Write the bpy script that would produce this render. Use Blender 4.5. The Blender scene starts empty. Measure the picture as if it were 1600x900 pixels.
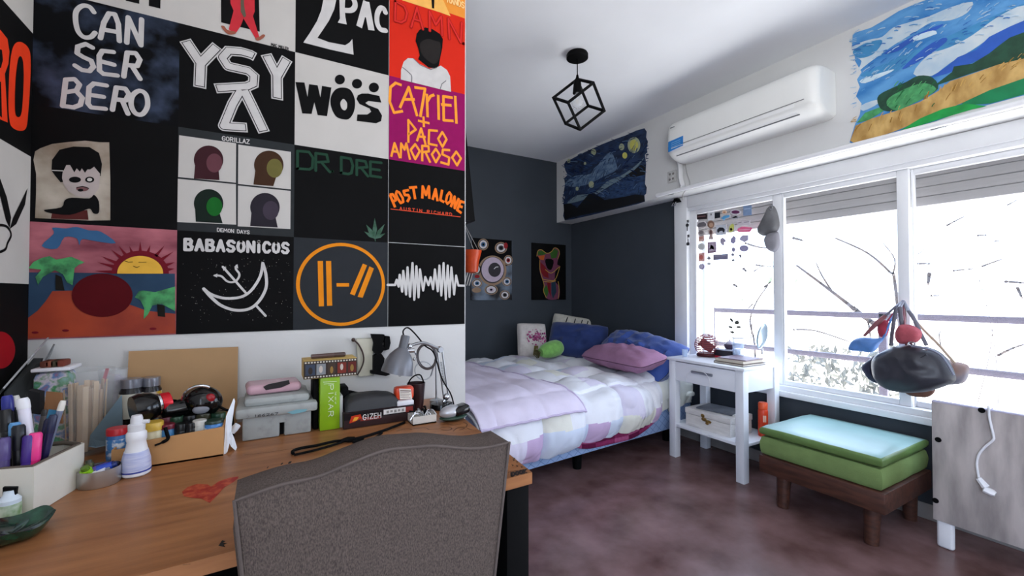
import bpy, bmesh, math, random
import numpy as np
from mathutils import Vector, Matrix

# ---------------------------------------------------------------- camera, light, exposure
SC = bpy.context.scene
COL = SC.collection
H = 1.10                      # eye height
FPX = 671.17                  # focal length in pixels of a 1600 px wide frame
YAW, PITCH = math.radians(29.744), math.radians(0.863)
SKY = 9.0                     # daylight strength
cam = bpy.data.objects.new('camera', bpy.data.cameras.new('camera'))
COL.objects.link(cam)
cam.location = (0, 0, H)
cam.rotation_euler = (math.pi / 2 + PITCH, 0, -YAW)
cam.data.sensor_width = 36
cam.data.lens = FPX / 1600 * 36
cam.data.clip_start = 0.02
SC.camera = cam
SC.view_settings.view_transform = 'Standard'
SC.view_settings.look = 'None'
SC.view_settings.exposure = 0.30
SC.view_settings.gamma = 1.0
SC.view_settings.use_curve_mapping = False
W = bpy.data.worlds.new('daylight')
SC.world = W
W.use_nodes = True
bg = W.node_tree.nodes['Background']
_g = W.node_tree.nodes
_tc = _g.new('ShaderNodeTexCoord'); _sx = _g.new('ShaderNodeSeparateXYZ'); _rp = _g.new('ShaderNodeValToRGB')
_mr = _g.new('ShaderNodeMapRange'); _mr.inputs[1].default_value = -1; _mr.inputs[2].default_value = 1
W.node_tree.links.new(_tc.outputs['Generated'], _sx.inputs[0]); W.node_tree.links.new(_sx.outputs[2], _mr.inputs[0])
W.node_tree.links.new(_mr.outputs[0], _rp.inputs[0]); W.node_tree.links.new(_rp.outputs[0], bg.inputs[0])
_rp.color_ramp.elements[0].color = (0.74, 0.75, 0.76, 1); _rp.color_ramp.elements[0].position = 0.42   # below the horizon, brightened to lift the ceiling
_rp.color_ramp.elements[1].color = (0.37, 0.455, 0.60, 1); _rp.color_ramp.elements[1].position = 0.56  # pale sky
bg.inputs[1].default_value = SKY
# room planes
YM = 1.40      # painted wall
XL = None      # side wall by the desk
XW = 2.827     # window wall
YB = 3.666     # far wall behind the bed
XB = 2.635     # face of the beam above the window
ZC = 2.484     # ceiling
ZB = 1.852     # underside of the beam
DZ = 0.75      # desk top
YR = -2.3      # rear of the room

def portal(loc, rot, sx, sy):
    l = bpy.data.lights.new('opening_portal', 'AREA')
    l.shape = 'RECTANGLE'; l.size = sx; l.size_y = sy
    l.cycles.is_portal = True
    o = bpy.data.objects.new('opening_portal', l)
    o.location = loc; o.rotation_euler = rot
    COL.objects.link(o)
portal((XW + 0.16, 1.17, 1.15), (0, math.radians(90), 0), 1.35, 2.3)
portal((-0.65, -1.15, 1.25), (0, math.radians(-90), 0), 1.9, 1.7)  # unseen opening in the side wall, added to let in fill light
portal((XW + 0.16, -1.3, 1.05), (0, math.radians(90), 0), 2.1, 1.3)  # second unseen opening, added beside the real window for more daylight

# ---------------------------------------------------------------- helpers
_f = np.array([math.sin(YAW) * math.cos(PITCH), math.cos(YAW) * math.cos(PITCH), math.sin(PITCH)])
_r = np.array([math.cos(YAW), -math.sin(YAW), 0.0])
_u = np.cross(_r, _f)
EYE = np.array([0, 0, H])

def ray(px, py):
    return _r * ((px - 800) / FPX) + _u * (-(py - 450) / FPX) + _f

def at(px, py, ax, val):
    """point on the plane ax = val that the photograph shows at px, py"""
    d = ray(px, py); k = 'xyz'.index(ax)
    return Vector(EYE + d * ((val - EYE[k]) / d[k]))

def K(s, ox, oy, *pts):
    return [(ox + x / s, oy + y / s) for x, y in pts]

def lin(c):
    return tuple(((v / 255) / 12.92 if v / 255 <= 0.04045 else ((v / 255 + 0.055) / 1.055) ** 2.4) for v in c)

XL = at(44.5, 372, 'y', YM).x
RND = random.Random(7)
MATS = {}

def mat(name, col, rough=0.6, metal=0.0, var=0.08, scale=20.0, bump=0.0, bscale=200.0, col2=None, spec=0.5, alpha=1.0,
        trans=0.0, ramp=(0.35, 0.65), coat=0.0, stretch=None, sheen=0.0, ior=1.45):
    if name in MATS:
        return MATS[name]
    m = bpy.data.materials.new(name)
    m.use_nodes = True
    nt = m.node_tree; n = nt.nodes; b = n['Principled BSDF']
    c = lin(col)
    tc = n.new('ShaderNodeTexCoord')
    src = tc.outputs['Object']
    if stretch:
        mp = n.new('ShaderNodeMapping'); mp.inputs['Scale'].default_value = stretch
        nt.links.new(src, mp.inputs[0]); src = mp.outputs[0]
    if var or col2:
        nz = n.new('ShaderNodeTexNoise'); nz.inputs['Scale'].default_value = scale
        nz.inputs['Detail'].default_value = 5
        nt.links.new(src, nz.inputs['Vector'])
        rp = n.new('ShaderNodeValToRGB')
        c2 = lin(col2) if col2 else tuple(min(1, v * (1 + var)) for v in c)
        c1 = c if col2 else tuple(v * (1 - var) for v in c)
        rp.color_ramp.elements[0].color = (*c1, 1); rp.color_ramp.elements[1].color = (*c2, 1)
        rp.color_ramp.elements[0].position, rp.color_ramp.elements[1].position = ramp
        nt.links.new(nz.outputs[0], rp.inputs[0]); nt.links.new(rp.outputs[0], b.inputs['Base Color'])
    else:
        b.inputs['Base Color'].default_value = (*c, 1)
    b.inputs['Roughness'].default_value = rough
    b.inputs['Metallic'].default_value = metal
    b.inputs['Specular IOR Level'].default_value = spec
    b.inputs['Alpha'].default_value = alpha
    b.inputs['Transmission Weight'].default_value = trans
    b.inputs['IOR'].default_value = ior
    b.inputs['Coat Weight'].default_value = coat
    if sheen:
        b.inputs['Sheen Weight'].default_value = sheen
    if bump:
        nb = n.new('ShaderNodeTexNoise'); nb.inputs['Scale'].default_value = bscale; nb.inputs['Detail'].default_value = 3
        nt.links.new(src, nb.inputs['Vector'])
        bp = n.new('ShaderNodeBump'); bp.inputs['Strength'].default_value = bump; bp.inputs['Distance'].default_value = 0.004
        nt.links.new(nb.outputs[0], bp.inputs['Height']); nt.links.new(bp.outputs[0], b.inputs['Normal'])
    MATS[name] = m
    return m

def paint(col, rough=0.7, var=0.05):
    return mat('paint_%d_%d_%d' % tuple(col), col, rough, var=var, scale=30, spec=0.15)

def plastic(col, rough=0.3):
    return mat('plastic_%d_%d_%d' % tuple(col), col, rough, var=0.04, scale=15)

def cloth(col, name=None):
    return mat(name or 'cloth_%d_%d_%d' % tuple(col), col, 0.9, var=0.1, scale=60, bump=0.3, bscale=350, spec=0.2)

class MB:
    """collects faces of one mesh, in world coordinates"""
    def __init__(s):
        s.v = []; s.f = []; s.mi = []; s.sm = []
    def add(s, vs, fs, mi=0, smooth=False):
        k = len(s.v)
        s.v += [tuple(p) for p in vs]
        for f in fs:
            s.f.append([i + k for i in f]); s.mi.append(mi); s.sm.append(smooth)
        return s
    def box(s, c, d, M=None, bev=0.0, mi=0, seg=2):
        bm = bmesh.new()
        bmesh.ops.create_cube(bm, size=1.0)
        for v in bm.verts:
            v.co = Vector((v.co.x * d[0], v.co.y * d[1], v.co.z * d[2]))
        if bev:
            bmesh.ops.bevel(bm, geom=bm.edges[:], offset=min(bev, min(d) * 0.45), segments=seg, affect='EDGES', profile=0.5)
        M = M if M is not None else Matrix.Identity(3)
        bm.verts.index_update()
        s.add([Vector(c) + M @ v.co for v in bm.verts], [[v.index for v in f.verts] for f in bm.faces], mi, bool(bev))
        bm.free()
        return s
    def box2(s, a, b, bev=0.0, mi=0):
        a, b = Vector(a), Vector(b)
        return s.box((a + b) / 2, [abs(b[i] - a[i]) for i in range(3)], None, bev, mi)
    def beam(s, p, q, w, t, up=(0, 0, 1), bev=0.0, mi=0):
        p, q = Vector(p), Vector(q); d = (q - p); L = d.length; d.normalize()
        up = Vector(up); sd = d.cross(up)
        if sd.length < 1e-4: sd = d.cross(Vector((1, 0, 0)))
        sd.normalize(); u2 = sd.cross(d)
        M = Matrix((d, sd, u2)).transposed()
        return s.box((p + q) / 2, (L, w, t), M, bev, mi)
    def tube(s, pts, r, n=8, mi=0, closed=False, flat=1.0):
        pts = [Vector(p) for p in pts]; N = len(pts)
        rs = r if isinstance(r, (list, tuple)) else [r] * N
        vs = []; prev = None
        for i, p in enumerate(pts):
            if closed: t = pts[(i + 1) % N] - pts[i - 1]
            else: t = pts[min(i + 1, N - 1)] - pts[max(i - 1, 0)]
            if t.length < 1e-9: t = Vector((0, 0, 1))
            t.normalize()
            if prev is None:
                a = t.cross(Vector((0, 0, 1)))
                if a.length < 1e-3: a = t.cross(Vector((1, 0, 0)))
            else:
                a = prev - t * prev.dot(t)
                if a.length < 1e-5: a = t.cross(Vector((1, 0, 0)))
            a.normalize(); prev = a; b = t.cross(a)
            for k in range(n):
                w = 2 * math.pi * k / n
                vs.append(p + a * (math.cos(w) * rs[i]) + b * (math.sin(w) * rs[i] * flat))
        fs = []
        for i in range(N if closed else N - 1):
            j = (i + 1) % N
            for k in range(n):
                l = (k + 1) % n
                fs.append([i * n + k, i * n + l, j * n + l, j * n + k])
        if not closed:
            fs.append(list(range(n))[::-1]); fs.append([(N - 1) * n + k for k in range(n)])
        return s.add(vs, fs, mi, True)
    def lathe(s, prof, c, n=28, M=None, mi=0, sx=1.0, sy=1.0):
        M = M if M is not None else Matrix.Identity(3)
        vs = []; fs = []
        for (r, z) in prof:
            r = max(r, 1e-5)
            for k in range(n):
                w = 2 * math.pi * k / n
                vs.append(Vector(c) + M @ Vector((r * math.cos(w) * sx, r * math.sin(w) * sy, z)))
        for i in range(len(prof) - 1):
            for k in range(n):
                l = (k + 1) % n
                fs.append([i * n + k, i * n + l, (i + 1) * n + l, (i + 1) * n + k])
        if prof[0][0] > 1e-4: fs.append(list(range(n))[::-1])
        if prof[-1][0] > 1e-4: fs.append([(len(prof) - 1) * n + k for k in range(n)])
        return s.add(vs, fs, mi, True)
    def ball(s, c, r, n=20, M=None, mi=0):
        r = r if isinstance(r, (list, tuple)) else (r, r, r)
        M = M if M is not None else Matrix.Identity(3)
        vs = []; fs = []; m = n // 2
        for i in range(m + 1):
            a = math.pi * i / m
            for k in range(n):
                w = 2 * math.pi * k / n
                vs.append(Vector(c) + M @ Vector((r[0] * math.sin(a) * math.cos(w), r[1] * math.sin(a) * math.sin(w), r[2] * math.cos(a))))
        for i in range(m):
            for k in range(n):
                l = (k + 1) % n
                fs.append([i * n + k, (i + 1) * n + k, (i + 1) * n + l, i * n + l])
        return s.add(vs, fs, mi, True)
    def prism(s, poly, d, mi=0, smooth=False):
        """closed 3-D outline pushed along d"""
        d = Vector(d); n = len(poly); vs = [Vector(p) for p in poly]; vs += [p + d for p in vs]
        fs = [list(range(n))[::-1], [n + i for i in range(n)]]
        s.add(vs, fs, mi, smooth)
        k = len(s.v) - 2 * n
        for i in range(n):
            j = (i + 1) % n
            s.f.append([k + i, k + j, k + n + j, k + n + i]); s.mi.append(mi); s.sm.append(smooth)
        return s
    def grid(s, fn, nu, nv, mi=None, thick=0.0, closed=False):
        """surface fn(i/nu, j/nv); mi(i, j) picks the material"""
        P = [[Vector(fn(i / nu, j / nv)) for j in range(nv + 1)] for i in range(nu + 1)]
        vs = [p for row in P for p in row]
        k = len(s.v); s.v += [tuple(p) for p in vs]
        for i in range(nu):
            for j in range(nv):
                a = i * (nv + 1) + j
                s.f.append([k + a, k + a + nv + 1, k + a + nv + 2, k + a + 1]); s.mi.append(mi(i, j) if mi else 0); s.sm.append(True)
        return s

def mesh_obj(name, mb, mats, parent=None, loc=None):
    mats = mats if isinstance(mats, (list, tuple)) else [mats]
    base = Vector((0, 0, 0))
    if parent is not None:
        p = parent
        while p is not None:
            base += p.location; p = p.parent
    elif loc is not None:
        base = Vector(loc)
    me = bpy.data.meshes.new(name)
    me.from_pydata([Vector(v) - base for v in mb.v], [], mb.f)
    for m in mats: me.materials.append(m)
    me.polygons.foreach_set('material_index', mb.mi)
    me.polygons.foreach_set('use_smooth', mb.sm)
    me.update()
    bm = bmesh.new(); bm.from_mesh(me)
    bmesh.ops.recalc_face_normals(bm, faces=bm.faces[:])
    bm.to_mesh(me); bm.free()
    if any(mb.sm):
        try: me.set_sharp_from_angle(angle=math.radians(40))
        except Exception: pass
    o = bpy.data.objects.new(name, me)
    if parent is not None: o.parent = parent
    elif loc is not None: o.location = loc
    COL.objects.link(o)
    return o

part = mesh_obj

def tag(o, label, cat, group=None, kind=None):
    o['label'] = label; o['category'] = cat
    if group: o['group'] = group
    if kind: o['kind'] = kind
    return o

def thing(name, label, cat, loc, group=None):
    o = bpy.data.objects.new(name, None)
    o.empty_display_size = 0.05
    o.location = loc
    COL.objects.link(o)
    return tag(o, label, cat, group)

def solo(name, mb, mats, label, cat, loc, group=None, kind=None):
    return tag(mesh_obj(name, mb, mats, None, loc), label, cat, group, kind)

def struct(name, mb, m, parent=None):
    o = mesh_obj(name, mb, m, parent)
    if parent is None: o['kind'] = 'structure'
    return o

def smooth_pts(pts, closed=False, n=6):
    """Catmull-Rom through the points (2-D or 3-D)"""
    P = [Vector(p if len(p) == 3 else (p[0], p[1], 0)) for p in pts]; d = len(pts[0]); N = len(P); out = []
    rng = range(N) if closed else range(N - 1)
    for i in rng:
        p0 = P[i - 1] if (closed or i > 0) else P[0]
        p1 = P[i]; p2 = P[(i + 1) % N]
        p3 = P[(i + 2) % N] if (closed or i + 2 < N) else P[-1]
        for k in range(n):
            t = k / n
            q = 0.5 * ((2 * p1) + (p2 - p0) * t + (2 * p0 - 5 * p1 + 4 * p2 - p3) * t * t + (3 * p1 - p0 - 3 * p2 + p3) * t ** 3)
            out.append(tuple(q[:d]))
    if not closed: out.append(tuple(P[-1][:d]))
    return out

def ell(cx, cy, rx, ry, n=36):
    return [(cx + rx * math.cos(2 * math.pi * k / n), cy + ry * math.sin(2 * math.pi * k / n)) for k in range(n)]

class Art:
    """flat paint on a plane: ax = 'x', 'y' or 'z'; points are given as the photograph shows them"""
    def __init__(s, ax, val, sign=-1, step=0.0006):
        s.ax, s.val, s.sign, s.step = ax, val, sign, step
        s.mb = MB(); s.k = 0
    def uv(s, px, py):
        p = at(px, py, s.ax, s.val)
        return {'y': (p.x, p.z), 'x': (p.y, p.z), 'z': (p.x, p.y)}[s.ax]
    def p3(s, u, v, lay):
        w = s.val + s.sign * s.step * lay
        return {'y': (u, w, v), 'x': (w, u, v), 'z': (u, v, w)}[s.ax]
    def fill(s, uvs, lay, mi=0):
        n = len(uvs)
        s.mb.add([s.p3(u, v, lay) for u, v in uvs], [list(range(n))], mi)
    def poly(s, pts, lay=1, mi=0, smooth=False, n=5):
        if smooth: pts = smooth_pts(pts, True, n)
        s.fill([s.uv(*p) for p in pts], s.lay(lay), mi)
        return s
    def stroke(s, pts, wpx, lay=1, mi=0, smooth=False, closed=False, ext=0.0, cap=True):
        if smooth: pts = smooth_pts(pts, closed)
        c = pts[len(pts) // 2]
        a = Vector(s.uv(c[0] - 0.5, c[1])); b = Vector(s.uv(c[0] + 0.5, c[1]))
        c1 = Vector(s.uv(c[0], c[1] - 0.5)); d1 = Vector(s.uv(c[0], c[1] + 0.5))
        k = ((a - b).length * (c1 - d1).length) ** 0.5 if s.ax != 'z' else (a - b).length
        return s.uvstroke([s.uv(*p) for p in pts], wpx * k, lay, mi, closed, ext * k, cap)
    def uvstroke(s, P, w, lay=1, mi=0, closed=False, ext=0.0, cap=True):
        """ribbon with mitred joints; sharp corners and ends get round dabs"""
        P = [Vector(p) for p in P]
        Q = [P[0]]
        for p in P[1:]:
            if (p - Q[-1]).length > 1e-5: Q.append(p)
        P = Q
        if closed and (P[0] - P[-1]).length < 1e-5: P.pop()
        if len(P) < 2:
            s.dab(P[0], w, s.lay(lay), mi); return s
        if closed: P.append(P[0])
        N = len(P)
        D = [(P[i + 1] - P[i]).normalized() for i in range(N - 1)]
        h = w / 2
        def nrm(d): return Vector((-d.y, d.x)) * h
        def joint(d0, d1):
            if d0.dot(d1) < 0.55: return None
            m = (d0 + d1).normalized()
            return Vector((-m.y, m.x)) * (h / max(0.5, m.dot(d0)))
        base = s.lay(lay); run = 0
        for i in range(N - 1):
            p, q = P[i].copy(), P[i + 1].copy()
            a = b = nrm(D[i])
            if i > 0 or closed:
                j = joint(D[i - 1], D[i])
                if j is not None: a = j
                else: run += 1; s.dab(P[i], w, base + 0.02 + 0.012 * (run % 4), mi)
            elif ext: p = p - D[i] * ext
            elif cap: s.dab(p, w, base + 0.015, mi)
            if i < N - 2 or closed:
                j = joint(D[i], D[(i + 1) % (N - 1)])
                if j is not None: b = j
            elif ext: q = q + D[i] * ext
            elif cap: s.dab(q, w, base + 0.015, mi)
            s.fill([p + a, p - a, q - b, q + b], base + 0.008 * (run % 2), mi)
        return s
    def dab(s, c, w, lay, mi):
        s.fill([(c.x + w / 2 * math.cos(2 * math.pi * k / 14), c.y + w / 2 * math.sin(2 * math.pi * k / 14)) for k in range(14)], lay, mi)
    def lay(s, l):
        s.k += 1
        return l + 0.07 * (s.k % 10)
    def text(s, t, p0, p1, hpx, wpx, lay=1, mi=0, vertical=None, gap=0.28):
        """stroke lettering from p0 to p1 (baseline), hpx high at p0"""
        A = Vector(s.uv(*p0)); B = Vector(s.uv(*p1))
        U = B - A
        Hh = (Vector(s.uv(p0[0], p0[1] - hpx)) - A).length
        if s.ax == 'z' and vertical is None:
            V = Vector(s.uv(p0[0], p0[1] - hpx)) - A
        elif vertical is not None:
            V = Vector(s.uv(*vertical)) - A
        else:
            V = Vector((-U.y, U.x)).normalized() * Hh
            if s.ax == 'x' and V.y < 0: V = -V
            V = Vector((0, Hh))
        tot = sum((FW.get(ch, 0.7) + gap) for ch in t) - gap
        x = 0; sc = U / tot
        wk = Hh / hpx * wpx
        for ch in t:
            for st in FONT.get(ch, []):
                s.uvstroke([A + sc * (x + q[0] * FW.get(ch, 0.7)) + V * q[1] for q in st], wk, lay, mi)
            x += FW.get(ch, 0.7) + gap
        return s
    def done(s, name, mats, parent):
        if not s.mb.f: return None
        return mesh_obj(name, s.mb, mats, parent)

FONT = {
 'A': [[(0, 0), (.5, 1), (1, 0)], [(.2, .36), (.8, .36)]],
 'B': [[(0, 0), (0, 1), (.7, 1), (.9, .85), (.8, .58), (0, .54)], [(.6, .54), (1, .32), (.9, .06), (.7, 0), (0, 0)]],
 'C': [[(1, .82), (.7, 1), (.3, 1), (0, .7), (0, .3), (.3, 0), (.7, 0), (1, .18)]],
 'D': [[(0, 0), (0, 1), (.6, 1), (1, .7), (1, .3), (.6, 0), (0, 0)]],
 'E': [[(1, 1), (0, 1), (0, 0), (1, 0)], [(0, .52), (.8, .52)]],
 'F': [[(1, 1), (0, 1), (0, 0)], [(0, .52), (.8, .52)]],
 'G': [[(1, .82), (.7, 1), (.3, 1), (0, .7), (0, .3), (.3, 0), (.7, 0), (1, .2), (1, .45), (.55, .45)]],
 'H': [[(0, 0), (0, 1)], [(1, 0), (1, 1)], [(0, .5), (1, .5)]],
 'I': [[(.5, 0), (.5, 1)]],
 'i': [[(.5, 0), (.5, .72)], [(.5, 1.02), (.5, 1.06)]],
 'K': [[(0, 0), (0, 1)], [(1, 1), (0, .45), (1, 0)]],
 'L': [[(0, 1), (0, 0), (1, 0)]],
 'M': [[(0, 0), (.08, 1), (.5, .35), (.92, 1), (1, 0)]],
 'N': [[(0, 0), (0, 1), (1, 0), (1, 1)]],
 'O': [[(.5, 1), (.85, .88), (1, .5), (.85, .12), (.5, 0), (.15, .12), (0, .5), (.15, .88), (.5, 1)]],
 'P': [[(0, 0), (0, 1), (.75, 1), (1, .8), (.95, .58), (.7, .45), (0, .45)]],
 'R': [[(0, 0), (0, 1), (.75, 1), (1, .8), (.9, .58), (.65, .5), (0, .5)], [(.5, .5), (1, 0)]],
 'S': [[(1, .85), (.7, 1), (.25, 1), (.02, .78), (.2, .56), (.8, .44), (1, .22), (.75, 0), (.25, 0), (0, .15)]],
 'T': [[(0, 1), (1, 1)], [(.5, 1), (.5, 0)]],
 'U': [[(0, 1), (0, .25), (.25, 0), (.75, 0), (1, .25), (1, 1)]],
 'X': [[(0, 0), (1, 1)], [(0, 1), (1, 0)]],
 'Y': [[(0, 1), (.5, .5), (1, 1)], [(.5, .5), (.5, 0)]],
 'Z': [[(0, 1), (1, 1), (0, 0), (1, 0)]],
 '1': [[(.2, .8), (.5, 1), (.5, 0)]],
 '2': [[(0, .8), (.3, 1), (.8, .95), (.95, .7), (0, 0), (1, 0)]],
 '6': [[(.9, .95), (.3, .8), (0, .3), (.3, 0), (.8, .05), (.95, .35), (.6, .5), (.05, .35)]],
 '7': [[(0, 1), (1, 1), (.4, 0)]],
 '.': [[(.3, 0), (.3, .03)]], ' ': [], '-': [[(0, .5), (1, .5)]],
}
FW = {'I': .3, 'i': .3, '.': .35, ' ': .5, '1': .4, 'M': .95, 'E': .6, 'L': .55}

def rot(rx=0, ry=0, rz=0):
    return (Matrix.Rotation(math.radians(rz), 3, 'Z') @ Matrix.Rotation(math.radians(ry), 3, 'Y') @ Matrix.Rotation(math.radians(rx), 3, 'X'))

def hull_noise(p, k=6.0, seed=0):
    from mathutils import noise
    return noise.noise(Vector(p) * k + Vector((seed * 7.3, seed * 3.1, 0)))

def cushion(mb, c, w, h, t, M, n=18, mi=0, seed=0, wr=0.012, p=4.0):
    """stuffed pillow: w x h face, t thick; M turns local (x across, y up, z out)"""
    for sgn in (1, -1):
        def fn(a, b):
            x, y = a * 2 - 1, b * 2 - 1
            f = max(0.0, (1 - abs(x) ** p) * (1 - abs(y) ** p)) ** 0.5
            pin = 1 - 0.07 * (1 - abs(x) ** 2) * abs(y) ** 3 - 0.0
            pin2 = 1 - 0.07 * (1 - abs(y) ** 2) * abs(x) ** 3
            z = sgn * (t / 2 * f + 0.002)
            z += wr * hull_noise((x * w * 1.3, y * h * 1.3, sgn), 7, seed) * f + wr * 0.4 * hull_noise((x * w * 3, y * h * 1.3, sgn), 11, seed + 3) * f
            q = 1 - 0.10 * abs(x * y) ** 3
            return Vector(c) + M @ Vector((x * w / 2 * pin2 * q, y * h / 2 * pin * q, z))
        mb.grid(fn, n, n, (lambda i, j: mi))
    return mb

# ---------------------------------------------------------------- materials shared
M_WHITE = mat('wall_white', (216, 216, 215), 0.75, var=0.02, scale=4, bump=0.08, bscale=60)
M_CEIL = mat('ceiling_white', (238, 240, 243), 0.85, var=0.015, scale=3)
M_DARK = mat('wall_charcoal', (62, 68, 75), 0.62, spec=0.3, var=0.05, scale=3, bump=0.06, bscale=50)
M_FRAME = mat('window_enamel', (235, 236, 238), 0.35, var=0.02, scale=8)
M_BLACK = mat('matt_black', (7, 7, 8), 0.65, var=0.1, scale=20, spec=0.12)
M_GLOSSBLACK = mat('gloss_black', (10, 10, 11), 0.15, var=0.1)
M_CHROME = mat('chrome', (200, 202, 206), 0.16, 1.0, var=0.05)
M_STEEL = mat('brushed_steel', (170, 172, 175), 0.35, 1.0, var=0.1, scale=40)
M_GLASS = mat('window_glass', (235, 242, 250), 0.03, var=0, alpha=0.06)
M_CLEAR = mat('clear_plastic', (225, 228, 230), 0.12, var=0, alpha=0.28)
M_WHITEP = mat('white_plastic', (236, 236, 240), 0.35, var=0.02)
M_BRASS = mat('brass', (190, 150, 80), 0.3, 1.0, var=0.1)

# ---------------------------------------------------------------- room shell
mb = MB().box2((XL - 0.3, YR - 0.1, -0.1), (XW + 0.15, YB + 0.15, 0.0))
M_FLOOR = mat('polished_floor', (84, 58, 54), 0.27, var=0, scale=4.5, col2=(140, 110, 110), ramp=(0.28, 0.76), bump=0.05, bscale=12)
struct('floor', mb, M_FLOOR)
mb = MB().box2((XL - 0.3, YR - 0.1, ZC), (XW + 0.15, YB + 0.15, ZC + 0.12))
struct('ceiling', mb, M_CEIL)
struct('wall_left', MB().box2((XL - 0.15, -0.3, 0), (XL, YB, ZC)).box2((XL - 0.15, YR, 0), (XL, -2.0, ZC)).box2((XL - 0.15, -2.0, 0), (XL, -0.3, 0.3)).box2((XL - 0.15, -2.0, 2.2), (XL, -0.3, ZC)), M_WHITE)  # gap behind the camera is an added opening for side fill
XE = at(727.3, 372, 'y', YM).x          # end of the painted partition
struct('wall_partition', MB().box2((XL, YM, 0), (XE, YM + 0.13, ZC)), mat('partition_white', (212, 211, 209), 0.75, var=0.02, scale=4, bump=0.08, bscale=60))
struct('wall_back', MB().box2((XL, YB, 0), (XW + 0.15, YB + 0.15, ZC)), M_DARK)
Y0, Y1 = 0.02, at(1058.5, 430, 'x', XW).y     # window opening
ZS = at(1214.7, 615, 'x', XW).z
ZP = at(1221, 593.4, 'x', XW).z
ZH = at(1086.3, 334.7, 'x', XW).z
mb = MB()
mb.box2((XW, YR, 0), (XW + 0.15, -1.95, ZB)).box2((XW, -0.65, 0), (XW + 0.15, Y0, ZB)).box2((XW, -1.95, 2.1), (XW + 0.15, -0.65, 2.2))  # leaves an unseen gap behind the camera, added for extra light
mb.box2((XW, Y0, 0), (XW + 0.15, Y1, ZS + 0.005)).box2((XW, Y1, 0), (XW + 0.15, YB, ZB))
struct('wall_right', mb, M_DARK)
struct('wall_right_beam', MB().box2((XB, YR, ZB), (XW + 0.15, YB, ZC)), M_WHITE)
mb = MB().box2((XL, YR - 0.12, 0), (XW, YR, ZC))
struct('wall_rear', mb, M_WHITE)
mb = MB().box2((XW - 0.014, -0.6, 0), (XW - 0.001, YB - 0.01, 0.075), bev=0.004)
struct('baseboard_right', mb, mat('skirting', (150, 146, 144), 0.5, var=0.08, scale=10))
# curtain rail along the lower edge of the beam
a0 = at(1072, 303, 'x', XB - 0.012); a1 = at(1200, 274, 'x', XB - 0.012)
t = thing('curtain_rail', 'white tubular curtain rail along the lower edge of the white beam', 'curtain rail', (XB - 0.012, 1.1, ZB + 0.012))
mb = MB().tube([(XB - 0.013, -0.6, ZB + 0.015), (XB - 0.013, Y1 + 0.02, ZB + 0.015)], 0.015, 14)
part('rail', mb, mat('rail_white', (240, 240, 242), 0.3, var=0.02), t)
mb = MB()
for y in (2.2, 0.72, -0.4): mb.box((XB - 0.006, y, ZB + 0.012), (0.012, 0.05, 0.034), bev=0.003)
part('bracket', mb, M_STEEL, t)

# ---------------------------------------------------------------- window
win = bpy.data.objects.new('window_1', None); win.location = (XW, (Y0 + Y1) / 2, ZS); COL.objects.link(win)
tag(win, 'wide white three pane sliding window overlooking bare trees', 'window', kind='structure')
ym = lambda px: at(px, 430, 'x', XW).y
m1a, m1b = ym(1208), ym(1222); m2a, m2b = ym(1402), ym(1421)
j0, j1 = ym(1078), ym(1088)
mb = MB()
mb.box2((XW - 0.035, j0, ZS), (XW + 0.1, Y1, ZB), bev=0.004)                      # jamb
mb.box2((XW - 0.035, Y0, ZH + 0.055), (XW + 0.1, j0, ZB - 0.001), bev=0.004)     # head
mb.box2((XW - 0.022, Y0, ZH + 0.03), (XW + 0.1, j0, ZH + 0.057), bev=0.003)
mb.box2((XW - 0.045, Y0, ZS - 0.004), (XW + 0.1, Y1, ZS + 0.03), bev=0.004)       # sill
mb.box2((XW - 0.025, Y0, ZS + 0.029), (XW + 0.1, j0, ZS + 0.062), bev=0.003)
struct('window_frame', mb, M_FRAME, win)
def sash(y0, y1, x, s0, s1):
    mb = MB()
    mb.box2((x, y0, ZP - 0.03), (x + 0.03, y0 + s0, ZH + 0.03), bev=0.004)
    mb.box2((x, y1 - s1, ZP - 0.03), (x + 0.03, y1, ZH + 0.03), bev=0.004)
    mb.box2((x, y0 + s0, ZH), (x + 0.03, y1 - s1, ZH + 0.03), bev=0.004)
    mb.box2((x, y0 + s0, ZP - 0.03), (x + 0.03, y1 - s1, ZP), bev=0.004)
    o = struct('window_sash', mb, M_FRAME, win)
    g = struct('glass_pane', MB().box2((x + 0.013, y0 + s0 * 0.8, ZP - 0.006), (x + 0.017, y1 - s1 * 0.8, ZH + 0.006)), M_GLASS, o)
sash(m1b, j0, XW, m1a - m1b, j0 - j1)
sash(m2b, m1b, XW + 0.002, m2a - m2b, 0.012)
sash(Y0, m2b, XW + 0.03, 0.03, 0.012)
# roller shutter, let down a little outside the panes
zt = at(1223, 352, 'x', XW + 0.12).z
t = thing('roller_shutter', 'grey slatted roller shutter lowered slightly behind the window panes', 'shutter', (XW + 0.12, 1.1, zt))
M_SH = mat('shutter_slat', (150, 145, 143), 0.7, var=0.08, scale=12, stretch=(1, 0.15, 3))
n = 6; hh = (ZB - zt) / n
for i in range(n):
    mb = MB().box2((XW + 0.112, Y0 + 0.004, zt + i * hh + 0.001), (XW + 0.127, Y1 - 0.004, min(ZB - 0.002, zt + (i + 1) * hh - 0.001)), bev=0.0065)
    part('slat', mb, M_SH, t)
part('backing', MB().box2((XW + 0.1225, Y0 + 0.006, zt + 0.004), (XW + 0.1255, Y1 - 0.006, ZB - 0.003)), mat('shutter_shadow', (70, 66, 66), 0.8), t)  # dark sheet behind the slats paints the shade in their joints

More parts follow.
